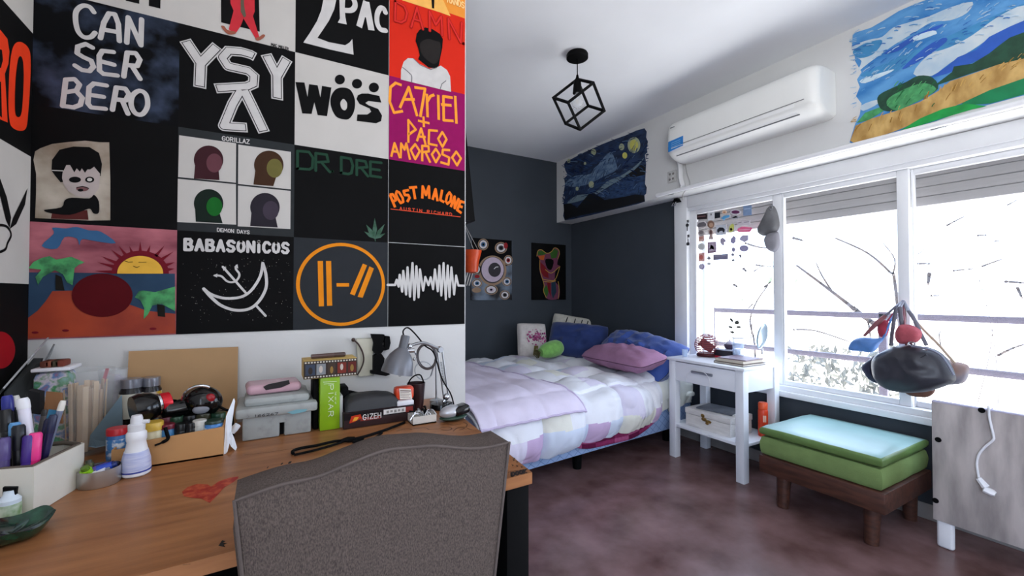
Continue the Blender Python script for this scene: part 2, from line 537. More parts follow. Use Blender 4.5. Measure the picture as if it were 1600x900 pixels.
# ---------------------------------------------------------------- outside
M_RAIL = mat('railing_paint', (84, 76, 88), 0.5, var=0.1)
XR = 4.0
t = thing('balcony_railing', 'grey metal balcony railing with two bars outside the window', 'railing', (XR, 1.5, 0))
zr1 = at(1300, 491, 'x', XR).z; zr2 = at(1240, 550, 'x', XR).z
part('top_bar', MB().box2((XR, -2.5, zr1 - 0.022), (XR + 0.04, at(1108, 484, 'x', XR).y, zr1 + 0.022), bev=0.006), M_RAIL, t)
part('lower_bar', MB().box2((XR, -2.5, zr2 - 0.022), (XR + 0.04, at(1108, 484, 'x', XR).y, zr2 + 0.022), bev=0.006), M_RAIL, t)
for y in (at(1111, 484, 'x', XR).y, 1.42, -1.4):
    part('post', MB().box2((XR, y - 0.025, -0.2), (XR + 0.04, y + 0.025, zr1 + 0.03), bev=0.005), M_RAIL, t)
p = at(1106, 460, 'x', 3.15)
solo('rain_pipe', MB().lathe([(0.045, -0.4), (0.045, 2.3)], (3.15, p.y, 0), 20), mat('pipe_white', (205, 206, 212), 0.5, var=0.03),
     'white vertical rain pipe just outside the first window pane', 'pipe', (3.15, p.y, 0))
M_TWIG = mat('bark', (58, 48, 46), 0.8, var=0.2, scale=30)
M_LEAF = mat('leaf_green', (150, 164, 130), 0.6, var=0.25, scale=12)
def branch_tree(name, label, strokes, x, leaves=(), root=None, group=None):
    p0 = at(*strokes[0][0][0], 'x', x)
    t = thing(name, label, 'tree', (x, p0.y, p0.z), group)
    for pts, w in strokes:
        P = [at(a, b, 'x', x + 0.10 * math.sin(i * 1.7)) for i, (a, b) in enumerate(smooth_pts(pts, False, 4))]
        n = len(P)
        k = (Vector(P[0]) - Vector(EYE)).length / FPX
        part('branch', MB().tube(P, [max(0.35, w * (1 - 0.6 * i / n)) * k / 2 for i in range(n)], 6), M_TWIG, t)
    if leaves:
        mb = MB()
        for a, b, r in leaves:
            c = at(a, b, 'x', x); k = (c - Vector(EYE)).length / FPX * r
            M = rot(RND.uniform(0, 180), RND.uniform(0, 180), RND.uniform(0, 180))
            mb.add([c + M @ Vector(q) * k for q in ((-1, 0, 0), (0, .5, .1), (1, 0, 0), (0, -.5, .1))], [[0, 1, 2, 3]])
        o = part('leaves', mb, M_LEAF, t); o['kind'] = 'stuff'
branch_tree('bare_tree', 'bare tree with crossing twigs outside the middle pane', [
    ([(1412, 640), (1410, 560), (1398, 440), (1390, 425), (1355, 395), (1305, 372)], 4),
    ([(1365, 505), (1340, 488), (1325, 475), (1283, 443), (1245, 415)], 6),
    ([(1300, 455), (1284, 430), (1275, 410)], 2.5), ([(1240, 515), (1275, 517), (1330, 535)], 2.5), ([(1395, 430), (1398, 405), (1380, 380)], 2),
    ([(1240, 372), (1255, 376)], 4), ([(1335, 480), (1355, 500), (1360, 530)], 3)], 5.2,
    [(1238, 445, 7), (1245, 440, 5), (1232, 451, 6), (1228, 438, 5), (1252, 430, 4), (1343, 478, 3), (1360, 485, 3)])
branch_tree('bare_tree', 'bare twiggy tree outside the pane above the grey heater', [
    ([(1560, 640), (1556, 560), (1540, 470), (1520, 420), (1470, 370), (1440, 345)], 0.7), ([(1545, 480), (1500, 455), (1455, 430), (1428, 400)], 0.6), ([(1540, 470), (1570, 430), (1585, 380), (1600, 330)], 0.6), ([(1530, 440), (1545, 400), (1540, 360), (1575, 320)], 0.6),
    ([(1520, 660), (1545, 560), (1555, 500), (1590, 470)], 0.8), ([(1425, 402), (1438, 395), (1445, 388)], 1.4), ([(1480, 352), (1495, 344), (1507, 338)], 2.2),
    ([(1432, 412), (1456, 412)], 2.8), ([(1452, 428), (1450, 445)], 3.9), ([(1455, 462), (1478, 462)], 2.2), ([(1490, 423), (1520, 420)], 2.2),
    ([(1535, 416), (1565, 405)], 2.2), ([(1572, 440), (1600, 442)], 3.3), ([(1590, 450), (1597, 466)], 2.8), ([(1528, 368), (1543, 367)], 2.2), ([(1555, 377), (1562, 376)], 1.7),
    ([(1560, 555), (1580, 545), (1600, 538)], 2.8), ([(1470, 540), (1468, 520), (1482, 512)], 1.4), ([(1575, 320), (1590, 312)], 1.7)], 5.6,
    [(1532, 452, 6), (1455, 530, 4), (1462, 525, 4)])
branch_tree('bare_tree', 'thin leafy sapling seen through the stickered pane', [
    ([(1180, 560), (1178, 530), (1172, 500), (1183, 470), (1200, 446)], 3), ([(1165, 380), (1185, 386), (1210, 388)], 3), ([(1182, 414), (1195, 416), (1212, 416)], 2.5),
    ([(1176, 475), (1168, 483)], 2), ([(1178, 424), (1190, 416)], 2), ([(1147, 445), (1152, 448)], 4), ([(1162, 420), (1166, 424)], 4), ([(1195, 448), (1205, 440)], 3),
    ([(1175, 505), (1173, 535)], 1.6)], 4.8,
    [(1203, 436, 8), (1206, 450, 7), (1200, 460, 6), (1197, 470, 5), (1120, 445, 4), (1118, 460, 4), (1160, 468, 3), (1205, 425, 5)])
mb = MB()
for i in range(900):
    a, b = RND.uniform(1215, 1420), RND.uniform(535, 640)
    if b < 535 + (RND.random() ** 2) * 60: continue
    c = at(a, b, 'x', 4.4 + RND.uniform(-0.25, 0.35)); k = RND.uniform(0.02, 0.06)
    M = rot(RND.uniform(0, 180), RND.uniform(0, 180), RND.uniform(0, 180))
    mb.add([c + M @ Vector(q) * k for q in ((-1, 0, 0), (0, .45, .15), (1, 0, 0), (0, -.45, .15))], [[0, 1, 2, 3]])
o = solo('foliage', mb, mat('pale_foliage', (112, 112, 104), 0.6, var=0.25, scale=9), 'pale dense foliage beyond the balcony railing', 'shrub', (4.4, 1.1, 0.3), kind='stuff')

# ---------------------------------------------------------------- painted squares on the partition wall
TH = 0.003
colx = [at(x, 372, 'y', YM).x for x in (44.5, 277, 459, 605.7, 725.6)]
rowz = [at(606, y, 'y', YM).z for y in (510.3, 379.3, 249, 118.3)]
rowz.append(2 * rowz[3] - rowz[2]); rowz.append(2 * rowz[4] - rowz[3])
YF = YM - TH

def panel(c, r, m, label):
    """one painted square; c column, r row counted up"""
    x0, x1, z0, z1 = colx[c], colx[c + 1], rowz[r], rowz[r + 1]
    if c == 3: x0 += 0.0025
    if c == 3 and r == 1: z0 += 0.0025
    if c == 0: x0 += 0.002
    z1 = min(z1, ZC - 0.002)
    o = solo('painted_square', MB().box2((x0, YM - TH, z0), (x1, YM - 0.0002, z1)), m, label, 'wall painting', ((x0 + x1) / 2, YM, (z0 + z1) / 2), 'painted squares on the partition wall')
    return o
def art(): return Art('y', YF)
PB = mat('paint_black', (11, 11, 12), 0.75, var=0.2, scale=6, spec=0.12)
PW = mat('paint_white', (192, 188, 183), 0.75, var=0.03, scale=8, spec=0.15)
PWL = paint((198, 195, 193))
ORANGE = paint((232, 128, 30)); ORANGE2 = paint((240, 150, 50))

# storm clouds with CAN SER BERO
o = panel(0, 2, mat('paint_storm', (8, 9, 12), 0.75, var=0, scale=9, col2=(70, 82, 106), ramp=(0.46, 0.72), spec=0.12), 'dark stormy cloud square with three lines of rounded white letters')
A = art(); k = lambda *p: K(3.215, 0, 0, *p)
for st in ([(472, 62), (450, 35), (415, 30), (385, 55), (380, 100), (392, 155), (420, 186), (455, 187), (478, 165)],):
    A.stroke(k(*st), 7.3, smooth=True)
for st in ([(505, 192), (522, 115), (548, 68), (577, 72), (595, 120), (600, 207)], [(525, 150), (598, 163)], [(637, 215), (645, 88), (708, 228), (712, 98)],
           [(465, 240), (432, 222), (392, 235), (388, 268), (420, 288), (458, 305), (470, 335), (450, 358), (412, 352), (378, 330)],
           [(570, 262), (515, 256), (499, 282), (500, 355), (520, 372), (590, 380)], [(505, 308), (573, 326)],
           [(622, 385), (640, 265), (682, 268), (703, 300), (690, 332), (642, 328)], [(665, 335), (704, 397)],
           [(315, 533), (331, 400), (375, 398), (400, 425), (385, 455), (335, 463)], [(385, 460), (414, 492), (404, 527), (370, 540), (315, 532)],
           [(535, 430), (472, 420), (448, 440), (442, 520), (458, 540), (530, 547)], [(452, 477), (520, 487)],
           [(565, 552), (585, 440), (630, 446), (649, 475), (632, 505), (582, 500)], [(615, 507), (643, 572)]):
    A.stroke(k(*st), 7.3)
A.stroke(k((700, 457), (733, 475), (742, 530), (717, 573), (682, 570), (660, 530), (666, 482)), 7.3, smooth=True, closed=True)
A.done('white_lettering', PWL, o)

# black square with outlined letters YSY A
o = panel(1, 2, PB, 'black square with tall white letters edged by a thin black line')
A = art(); k = lambda *p: K(5.295, 275, 50, *p)
L = [([(75, 68), (205, 262), (197, 462)], 95), ([(345, 118), (205, 262), (197, 462)], 95),
     ([(655, 208), (620, 188), (540, 165), (435, 158), (385, 215), (430, 285), (595, 322), (645, 365), (640, 430), (590, 452), (325, 468)], 85),
     ([(545, 470), (470, 600), (396, 780), (590, 792)], 88), ([(555, 470), (620, 600), (730, 832)], 95),
     ([(745, 185), (835, 360), (838, 560)], 90), ([(920, 220), (835, 370), (838, 560)], 90)]
for lay, dw, mi in ((1, 0, 0), (2, 20, 1), (3, 32, 0)):
    for pts, w in L:
        A.stroke(k(*pts), (w - dw) / 5.295, lay, mi, ext=-dw / 2 / 5.295, cap=False)
A.done('outlined_lettering', [PWL, PB], o)

# black square with the grey framed painted face
o = panel(0, 1, PB, 'black square with small beige portrait of dark haired pale face')
A = art(); k = lambda *p: K(6.0, 40, 200, *p)
pm = [mat('paint_parchment', (120, 104, 84), 0.6, var=0, scale=9, col2=(196, 186, 172), ramp=(0.35, 0.7)), PB, mat('paint_face', (176, 164, 160), 0.6, var=0.1, scale=18), paint((84, 36, 34)), paint((120, 84, 84)), paint((200, 195, 190))]
A.poly(k((75, 300), (90, 220), (140, 190), (250, 150), (420, 130), (560, 120), (700, 135), (785, 135), (795, 500), (795, 865), (600, 868), (220, 850), (90, 845), (100, 600), (100, 430)), 1, 0)
A.poly(k((250, 300), (320, 205), (450, 175), (600, 180), (690, 235), (718, 340), (705, 450), (600, 480), (330, 510), (280, 450), (245, 400)), 2, 1)
A.poly(k((345, 470), (350, 420), (385, 350), (420, 350), (460, 418), (482, 380), (512, 412), (530, 380), (560, 422), (582, 390), (610, 390), (645, 365), (700, 430), (692, 560), (640, 635), (580, 658), (480, 640), (400, 590), (360, 530)), 3, 2)
A.poly(k((240, 850), (250, 800), (580, 770), (592, 862)), 2, 3)
A.poly(k((180, 770), (340, 745), (370, 680), (440, 655), (600, 662), (645, 628), (690, 690), (690, 795), (640, 802), (610, 760), (560, 770), (420, 815), (240, 800)), 4, 1, True, 3)
A.poly(k(*ell(467, 487, 56, 28)), 4, 1); A.poly(k(*ell(605, 487, 42, 28)), 4, 1); A.poly(k(*ell(605, 487, 24, 16)), 5, 5)
A.poly(k(*ell(537, 572, 58, 24)), 4, 4); A.poly(k(*ell(520, 585, 26, 14)), 5, 1); A.stroke(k((485, 560), (540, 550), (595, 568)), 1.4, 5, 1)
A.stroke(k((255, 400), (355, 405)), 1.6, 5, 5)
A.done('portrait_paint', pm, o)

# beach at sunset
o = panel(0, 0, mat('paint_pink_sky', (120, 60, 72), 0.75, spec=0.15, var=0, scale=7, col2=(188, 112, 122), ramp=(0.35, 0.68), stretch=(1, 1, 2.4)), 'pink sunset beach square with yellow half sun and green palms')
A = art(); k = lambda *p: K(4.7375, 40, 340, *p)
pm = [mat('paint_sea', (44, 66, 90), 0.75, spec=0.15, var=0.15, scale=10), mat('paint_sand', (118, 26, 14), 0.6, var=0, scale=6, col2=(172, 64, 28), ramp=(0.35, 0.7)), paint((228, 176, 66)), paint((110, 20, 34)),
      mat('paint_palm', (34, 92, 56), 0.6, var=0, scale=45, col2=(70, 158, 92), ramp=(0.35, 0.6)), paint((26, 24, 20)), mat('paint_maroon', (82, 10, 18), 0.75, spec=0.15, var=0.08, scale=9), paint((56, 96, 136))]
A.poly(k((20, 405), (1106, 415), (1108, 720), (20, 745)), 1, 0)
A.poly(k((20, 742), (90, 690), (150, 620), (200, 545), (350, 540), (420, 620), (760, 640), (900, 690), (1108, 712), (1112, 856), (20, 895)), 2, 1)
A.poly(k(*[(850 + 212 * math.cos(a), 415 - 170 * math.sin(a)) for a in [math.pi * i / 24 for i in range(25)]]), 3, 3)
A.poly(k(*[(850 + 170 * math.cos(a), 415 - 131 * math.sin(a)) for a in [math.pi * i / 24 for i in range(25)]]), 4, 2)
for tx, ty in ((512, 395), (530, 330), (560, 285), (635, 237), (690, 207), (770, 212), (850, 175), (925, 203), (1030, 207), (1095, 252), (1106, 330), (1106, 378)):
    a = math.atan2(415 - ty, (tx - 850) * 0.8)
    b = (850 + 200 * math.cos(a), 415 - 158 * math.sin(a)); nx, ny = -(ty - b[1]), tx - b[0]; q = math.hypot(nx, ny) / 13
    A.poly(k((b[0] + nx / q, b[1] + ny / q), (tx, ty), (b[0] - nx / q, b[1] - ny / q)), 3, 3)
A.poly(k((25, 375), (60, 330), (120, 300), (180, 285), (230, 312), (340, 290), (440, 332), (395, 350), (365, 375), (350, 500), (310, 480), (280, 420), (220, 390), (130, 440), (95, 500), (75, 440), (120, 385)), 3, 4)
A.poly(k((810, 590), (840, 545), (870, 540), (960, 552), (1108, 510), (1108, 692), (1010, 640), (940, 650), (905, 720), (875, 752), (880, 670), (850, 610)), 3, 4)
A.poly(k((225, 420), (270, 440), (292, 540), (225, 535)), 4, 5); A.poly(k((975, 640), (1030, 650), (1035, 735), (980, 730)), 4, 5)
A.poly(k(*ell(570, 575, 225, 160)), 5, 6)
A.poly(k((120, 210), (210, 120), (200, 75), (300, 80), (380, 70), (470, 95), (560, 105), (670, 190), (520, 175), (420, 160), (400, 205), (380, 155), (290, 145), (235, 230)), 2, 7, True, 3)
for x, y in ((75, 850), (300, 835), (945, 822)): A.poly(k(*ell(x, y, 26, 9)), 5, 3)
A.stroke(k((740, 322), (765, 330), (795, 328)), 0.8, 6, 5); A.stroke(k((800, 360), (825, 370), (845, 362)), 0.8, 6, 5); A.stroke(k((840, 330), (865, 333), (895, 330)), 0.8, 6, 5)
A.done('beach_paint', pm, o)

# four white windows with plain busts
o = panel(1, 1, paint((43, 46, 48)), 'grey square with four white windows each holding a dark bust')
A = art(); k = lambda *p: K(5.0, 260, 200, *p)
for q in (((100, 57), (545, 120), (543, 428), (92, 383)), ((562, 130), (973, 187), (972, 480), (560, 437)), ((90, 397), (543, 440), (545, 755), (85, 735)), ((560, 450), (970, 492), (968, 790), (558, 768))):
    A.poly(k(*q), 1, 0)
for cx, cy, b, c1, c2, mi in ((330, 250, 408, 415, 215, 1), (800, 290, 455, 835, 680, 2), (330, 590, 745, 440, 230, 3), (770, 620, 778, 870, 655, 4)):
    A.poly(k(*ell(cx, cy, 115, 112)), 2, mi)
    A.poly(k((cx - 105, cy + 40), (cx + 75, cy + 40), (c1 if c1 > c2 else c2, b), (min(c1, c2), b - 12)), 2, mi)
    A.poly(k(*ell(cx + 45, cy + 25, 62, 74)), 3, mi + 4)
A.done('window_paint', [PW, paint((58, 28, 34)), paint((62, 40, 26)), paint((22, 34, 28)), paint((40, 36, 44)), paint((98, 58, 66)), paint((104, 98, 52)), paint((22, 96, 34)), paint((62, 54, 66))], o)
A = art(); A.text('GORILLAZ', (260 + 437 / 5, 200 + 97 / 5), (260 + 648 / 5, 200 + 124 / 5), 6.4, 1.25); A.done('white_lettering', PWL, o)
A = art(); A.text('DEMON DAYS', (260 + 398 / 5, 200 + 808 / 5), (260 + 648 / 5, 200 + 828 / 5), 5.2, 1.1)
A.done('white_lettering', PWL, o)

# starry black square with crescent and trident
o = panel(1, 0, PB, 'starry black square with white crescent, trident and a row of letters')
A = art(); k = lambda *p: K(5.457, 276, 360, *p)
A.stroke(k((232, 498), (285, 540), (365, 570), (440, 580), (540, 570), (610, 535), (665, 475), (715, 385), (735, 280)), 4.4, smooth=True)
A.stroke(k((232, 498), (290, 565), (380, 640), (500, 680), (620, 668), (705, 600), (762, 490), (762, 380), (735, 280)), 4.6, smooth=True)
A.stroke(k((395, 312), (592, 535)), 3.6); A.stroke(k((682, 645), (758, 728)), 3.6)
A.stroke(k((325, 385), (380, 390), (425, 430), (465, 442), (505, 435)), 3.2, smooth=True); A.stroke(k((512, 300), (505, 328), (533, 368), (530, 400), (505, 435)), 3.2, smooth=True)
A.poly(k((385, 300), (425, 318), (400, 345)), 2); A.poly(k((312, 385), (348, 368), (345, 402)), 2); A.poly(k((520, 288), (525, 325), (490, 312)), 2)
A.done('crescent_emblem', PWL, o)
A = art(); A.text('BABASONiCOS', (276 + 72 / 5.457, 360 + 165 / 5.457), (276 + 950 / 5.457, 360 + 192 / 5.457), 16.5, 4.6, gap=0.42)
A.done('white_lettering', PWL, o)
A = art()
for i in range(150):
    x, y = RND.uniform(283, 455), RND.uniform(402, 508)
    A.poly(ell(x, y, *(2 * (RND.choice((0.3, 0.4, 0.4, 0.65)),)), n=6), 1)
q = A.done('star_speckles', paint((140, 138, 132)), o); q['kind'] = 'stuff'

# white square with WOS
o = panel(2, 2, PW, 'white square with fat black three letter word and three dots')
A = art(); k = lambda *p: K(5.809, 455, 105, *p)
A.poly(k((38, 135), (120, 140), (148, 270), (162, 155), (240, 165), (265, 275), (280, 170), (365, 185), (325, 445), (240, 435), (210, 320), (185, 425), (100, 420)))
A.poly(k((470, 185), (540, 210), (578, 300), (570, 400), (530, 465), (480, 475), (410, 450), (365, 370), (358, 280), (400, 205)), 1, 0, True)
A.poly(k((480, 292), (505, 325), (505, 370), (485, 393), (457, 375), (445, 330), (460, 298)), 2, 1, True)
A.poly(k((640, 240), (700, 240), (800, 262), (818, 322), (700, 308), (672, 325), (700, 345), (790, 380), (825, 440), (815, 490), (770, 510), (595, 488), (600, 430), (690, 430), (725, 405), (710, 375), (620, 335), (592, 290), (605, 255)))
for x, y in ((441, 113), (597, 151), (750, 185)): A.poly(k(*ell(x, y, 46, 44)))
A.done('black_lettering', [PB, PW], o)

# black square with faint green letters and leaf
o = panel(2, 1, PB, 'black square with faint green lettering and a small green leaf')
A = art(); k = lambda *p: K(2.8125, 440, 220, *p)
for st in ([(70, 122), (70, 45), (120, 49), (138, 75), (135, 118), (122, 126), (70, 122)], [(150, 131), (150, 55), (198, 61), (205, 92), (160, 94)], [(175, 95), (212, 138)], [(222, 134), (224, 134)],
           [(262, 141), (262, 72), (303, 79), (313, 110), (306, 142), (292, 147), (262, 141)], [(330, 150), (330, 85), (368, 91), (376, 116), (338, 119)], [(348, 118), (379, 156)], [(438, 97), (390, 92), (390, 154), (436, 161)], [(392, 124), (430, 129)]):
    A.stroke(k(*st), 4.0)
A.done('green_lettering', paint((30, 62, 46)), o)
A = art(); k = lambda *p: K(15, 555, 330, *p)
for tx, ty, w in ((455, 155, 52), (255, 312, 55), (692, 298, 50), (205, 475, 42), (706, 520, 42)):
    d = Vector((tx - 465, ty - 640)); n = Vector((-d.y, d.x)).normalized() * w
    A.poly(k((465, 650), (465 + d.x * .45 + n.x, 640 + d.y * .45 + n.y), (tx, ty), (465 + d.x * .45 - n.x, 640 + d.y * .45 - n.y)), 1)
A.stroke(k((465, 650), (470, 700)), 1, 1)
A.done('leaf_emblem', mat('paint_leaf', (18, 66, 42), 0.6, var=0, scale=60, col2=(56, 92, 74)), o)

# grey square with orange ring
o = panel(2, 0, paint((41, 44, 48)), 'charcoal square with orange ring around slanted bars and dash')
A = art(); k = lambda *p: K(5.809, 455, 370, *p)
A.stroke(k(*ell(449, 432, 388, 362, 64)), 5.6, closed=True)
for q in (((240, 220), (288, 220), (297, 630), (250, 632)), ((315, 220), (362, 220), (372, 625), (325, 627)), ((410, 420), (525, 420), (525, 452), (412, 452)), ((650, 243), (688, 260), (575, 533), (533, 517)), ((710, 268), (750, 288), (648, 553), (602, 545))):
    A.poly(k(*q))
A.done('ring_emblem', paint((224, 134, 22)), o)

# black square with big white numeral and letters
o = panel(2, 3, PB, 'black square with large white numeral and serif letters')
A = art(); k = lambda *p: K(8.18, 455, 0, *p)
A.poly(k((430, -120), (600, -120), (575, 0), (550, 120), (480, 270), (400, 390), (335, 485), (480, 540), (690, 580), (745, 545), (780, 500), (797, 700), (500, 635), (155, 545), (240, 420), (330, 270), (385, 130), (410, 0)))
A.poly(k((615, -60), (690, -60), (685, 100), (690, 210), (710, 315), (595, 290), (622, 240)))
A.stroke(k((670, 132), (770, 132), (815, 80), (805, 10), (760, -40), (660, -60)), 7.6, smooth=True, cap=False)
A.stroke(k((957, 20), (868, 345)), 8.6, cap=False); A.stroke(k((957, 22), (1025, 388)), 9.6, cap=False); A.stroke(k((915, 196), (985, 208)), 5, cap=False)
A.stroke(k((1203, 160), (1180, 112), (1135, 110), (1098, 190), (1100, 300), (1140, 375), (1205, 392)), 7.4, smooth=True)
A.done('white_lettering', PWL, o)

# red square with the seated figure
o = panel(3, 3, mat('paint_red_orange', (206, 40, 22), 0.7, spec=0.15, var=0.06, scale=6), 'red square with dark headed figure in white shirt below red letters')
A = art(); k = lambda *p: K(6.207, 600, 0, *p)
SL = [[(110, 18), (105, 205), (165, 222), (205, 200), (222, 130), (195, 65), (110, 18)], [(262, 265), (318, 78), (375, 285)], [(285, 190), (352, 208)], [(442, 300), (440, 115), (500, 245), (555, 160), (562, 345)], [(632, 378), (622, 185), (742, 415), (752, 225)], [(768, 425), (769, 426)]]
for w, lay, mi in ((4.4, 3, 4), (2.6, 4, 5)):
    for st in SL: A.stroke(k(*st), w, lay, mi)
A.poly(k((163, 772), (165, 680), (190, 600), (230, 565), (280, 567), (340, 620), (440, 668), (510, 655), (550, 637), (610, 680), (640, 740), (650, 892)), 1, 0)
A.poly(k((345, 290), (400, 268), (470, 285), (540, 330), (570, 380), (565, 460), (545, 560), (530, 640), (500, 665), (430, 655), (330, 575), (345, 540), (330, 470), (305, 400), (315, 330)), 2, 1)
A.poly(k((350, 420), (420, 380), (500, 400), (545, 420), (545, 520), (520, 600), (470, 620), (390, 560), (355, 500)), 2.4, 2, True, 3)
A.stroke(k((285, 570), (350, 632), (450, 677), (512, 657)), 1.0, 2, 3)
A.stroke(k((180, 655), (240, 705), (268, 740), (266, 800)), 1.2, 2, 3, smooth=True); A.stroke(k((545, 862), (560, 815), (600, 785)), 1.0, 2, 3)
A.done('figure_paint', [PWL, PB, paint((36, 32, 31)), paint((105, 105, 108)), paint((158, 24, 20)), paint((206, 44, 40))], o)

# magenta square
o = panel(3, 2, paint((140, 12, 86)), 'magenta square filled with angular orange letters')
A = art(); k = lambda *p: K(6.207, 600, 130, *p)
for st in ([(165, 18), (112, -2), (62, 40), (55, 180), (97, 287), (178, 272)], [(155, 235), (240, 40), (320, 315)], [(190, 158), (292, 158)], [(300, 42), (398, 55), (352, 322)], [(415, 110), (422, 325)], [(424, 170), (450, 127), (482, 115)],
           [(525, 120), (530, 350)], [(660, 142), (575, 128), (578, 360), (668, 366)], [(558, 208), (648, 216)], [(690, 130), (702, 387)]):
    A.stroke(k(*st), 4.1, cap=False, ext=1)
for st in ([(335, 365), (435, 388)], [(382, 330), (386, 420)], [(236, 572), (236, 358), (308, 450), (245, 495)], [(320, 558), (360, 440), (402, 592)], [(335, 518), (398, 522)], [(515, 463), (437, 457), (432, 588), (512, 605)],
           [(70, 708), (102, 582), (152, 722)], [(85, 662), (130, 666)], [(160, 722), (166, 585), (198, 645), (216, 585), (250, 737)], [(370, 752), (370, 607), (430, 612), (435, 662), (382, 668)], [(402, 672), (446, 766)], [(635, 650), (570, 645), (565, 690), (632, 722), (625, 790), (552, 768)]):
    A.stroke(k(*st), 3.5, cap=False, ext=1)
for st in ([(565, 475), (606, 545), (566, 617), (524, 540)], [(302, 592), (347, 660), (302, 737), (258, 647)], [(502, 637), (542, 700), (502, 767), (463, 692)], [(700, 665), (745, 730), (707, 797), (660, 722)]):
    A.stroke(k(*st), 3.5, closed=True)
A.done('orange_lettering', ORANGE2, o)

# black square with arched orange name
o = panel(3, 1, PB, 'black square with arched orange lettering over a thin red line')
A = art(); k = lambda *p: K(11.25, 600, 270, *p)
for st in ([(108, 400), (190, 595)], [(112, 385), (150, 378), (190, 430), (208, 480), (170, 500)], [(425, 305), (345, 322), (365, 392), (425, 392), (448, 440), (412, 502)], [(452, 262), (568, 252)], [(512, 260), (545, 452)], [(672, 440), (680, 240), (735, 390), (788, 240), (795, 445)],
           [(855, 462), (905, 290), (938, 487)], [(872, 402), (930, 412)], [(1018, 312), (988, 478), (1045, 512)], [(1178, 590), (1240, 420), (1242, 620), (1312, 458)], [(1402, 520), (1345, 500), (1285, 655), (1350, 702)], [(1312, 580), (1368, 602)]):
    A.stroke(k(*st), 4.0, cap=False, ext=1.2)
A.stroke(k((225, 325), (265, 345), (325, 440), (338, 510), (290, 532), (240, 450), (208, 375)), 3.8, closed=True)
A.stroke(k((1150, 345), (1182, 395), (1168, 500), (1112, 545), (1088, 500), (1108, 400)), 3.8, closed=True)
A.done('arched_lettering', paint((236, 112, 26)), o)
A = art(); A.stroke(k((120, 638), (1340, 775)), 1.0)
A.text('AUSTIN RICHARD', (600 + 275 / 11.25, 270 + 652 / 11.25), (600 + 1190 / 11.25, 270 + 756 / 11.25), 4.6, 1.0, gap=0.6)
A.done('red_line_lettering', paint((214, 74, 46)), o)

# black square with wave form
o = panel(3, 0, PB, 'black square with white sound wave swelling twice')
A = art(); k = lambda *p: K(9.0, 600, 390, *p)
A.stroke(k((52, 497), (155, 497), (178, 425), (205, 520), (220, 355), (255, 590), (270, 300), (310, 630), (330, 250), (365, 660), (400, 190), (425, 705), (455, 235), (485, 670), (505, 280), (550, 575), (580, 385), (625, 500), (655, 390), (690, 555), (715, 280), (755, 585), (778, 225), (805, 645), (837, 190), (868, 700), (895, 225), (920, 665), (947, 250), (985, 630), (1013, 365), (1045, 505), (1128, 508)), 3.4)
A.done('wave_emblem', PWL, o)

# white square with walking red trousers
o = panel(1, 3, PW, 'white square with red trousered walking legs before a black panel')
A = art(); k = lambda *p: K(10.585, 330, 0, *p)
A.poly(k((160, -160), (790, -160), (790, 0), (803, 527), (165, 372)), 1, 1)
A.poly(k((310, -160), (715, -160), (720, 190), (690, 270), (795, 612), (735, 642), (535, 310), (485, 440), (400, 562), (290, 490), (370, 180), (320, 60)), 2, 0)
A.poly(k((485, -160), (535, -160), (545, 100), (578, 270), (545, 300), (490, 200)), 3, 2)
A.poly(k((165, 435), (220, 440), (270, 500), (400, 530), (400, 565), (290, 575), (210, 510)), 3, 3, True, 3); A.poly(k((730, 640), (800, 612), (860, 572), (892, 600), (820, 662), (760, 678)), 3, 3, True, 3)
A.done('figure_paint', [paint((196, 48, 58)), PB, paint((96, 88, 74)), paint((150, 88, 70))], o)
A = art(); A.text('MAC MILLER', (330 + 992 / 10.585, 758 / 10.585), (330 + 1275 / 10.585, 832 / 10.585), 4.2, 0.9); A.done('black_lettering', PB, o)
# white square, letters cut by the frame
o = panel(0, 3, PW, 'white square with thick black letter strokes above the storm square')
A = art(); k = lambda *p: K(3.215, 0, 0, *p)
A.poly(k((632, -120), (700, -110), (700, 20), (632, 4))); A.poly(k((750, -110), (808, -100), (806, 44), (748, 30))); A.poly(k((632, -60), (808, -40), (808, -90), (632, -110)))
A.done('black_lettering', PB, o)
# orange square near the ceiling
o = panel(3, 4, mat('paint_amber', (226, 140, 40), 0.6, var=0.06, scale=8), 'amber square with pale lettering and black stem above the red square')
A = art(); k = lambda *p: K(6.207, 600, 0, *p)
A.poly(k((175, 0), (150, -60), (545, -60), (600, 60), (645, 158), (540, 120), (180, 5)), 1, 0); A.poly(k((455, -60), (490, -60), (485, 85), (465, 80)), 2, 1)
A.text('RANDS', (600 + 615 / 6.207, 22 / 6.207), (600 + 775 / 6.207, 82 / 6.207), 9, 1.6, 2, 2)
A.done('amber_paint', [paint((236, 178, 92)), PB, paint((246, 206, 140))], o)

# ---------------------------------------------------------------- painted squares on the side wall
def panel_left(z0, z1, m, label):
    y0 = 2 * YM - YM - 0.272
    return solo('painted_square', MB().box2((XL + 0.0002, y0, z0), (XL + TH, YM - TH - 0.001, z1)), m, label, 'wall painting', (XL, y0 + 0.13, (z0 + z1) / 2), 'painted squares on the side wall')
XF = XL + TH
zl = [at(46, y, 'x', XL).z for y in (49, 245, 444)]
zl = [zl[0] + zl[0] - zl[1], *zl, 2 * zl[2] - zl[1]]
artl = lambda: Art('x', XF, 1)
panel_left(zl[1], min(zl[0], ZC - .01), PW, 'plain white square high on the side wall')
o = panel_left(zl[2], zl[1], PB, 'black side wall square with tall red orange letters')
A = artl(); k = lambda *p: K(3.215, 0, 0, *p)
A.poly(k((65, 232), (100, 210), (140, 240), (152, 300), (148, 450), (140, 560), (130, 640), (100, 657), (60, 640), (45, 600), (40, 500), (47, 330)), 1, 0, True)
A.poly(k((90, 290), (110, 300), (115, 400), (105, 560), (85, 587), (72, 550), (75, 400)), 2, 1, True)
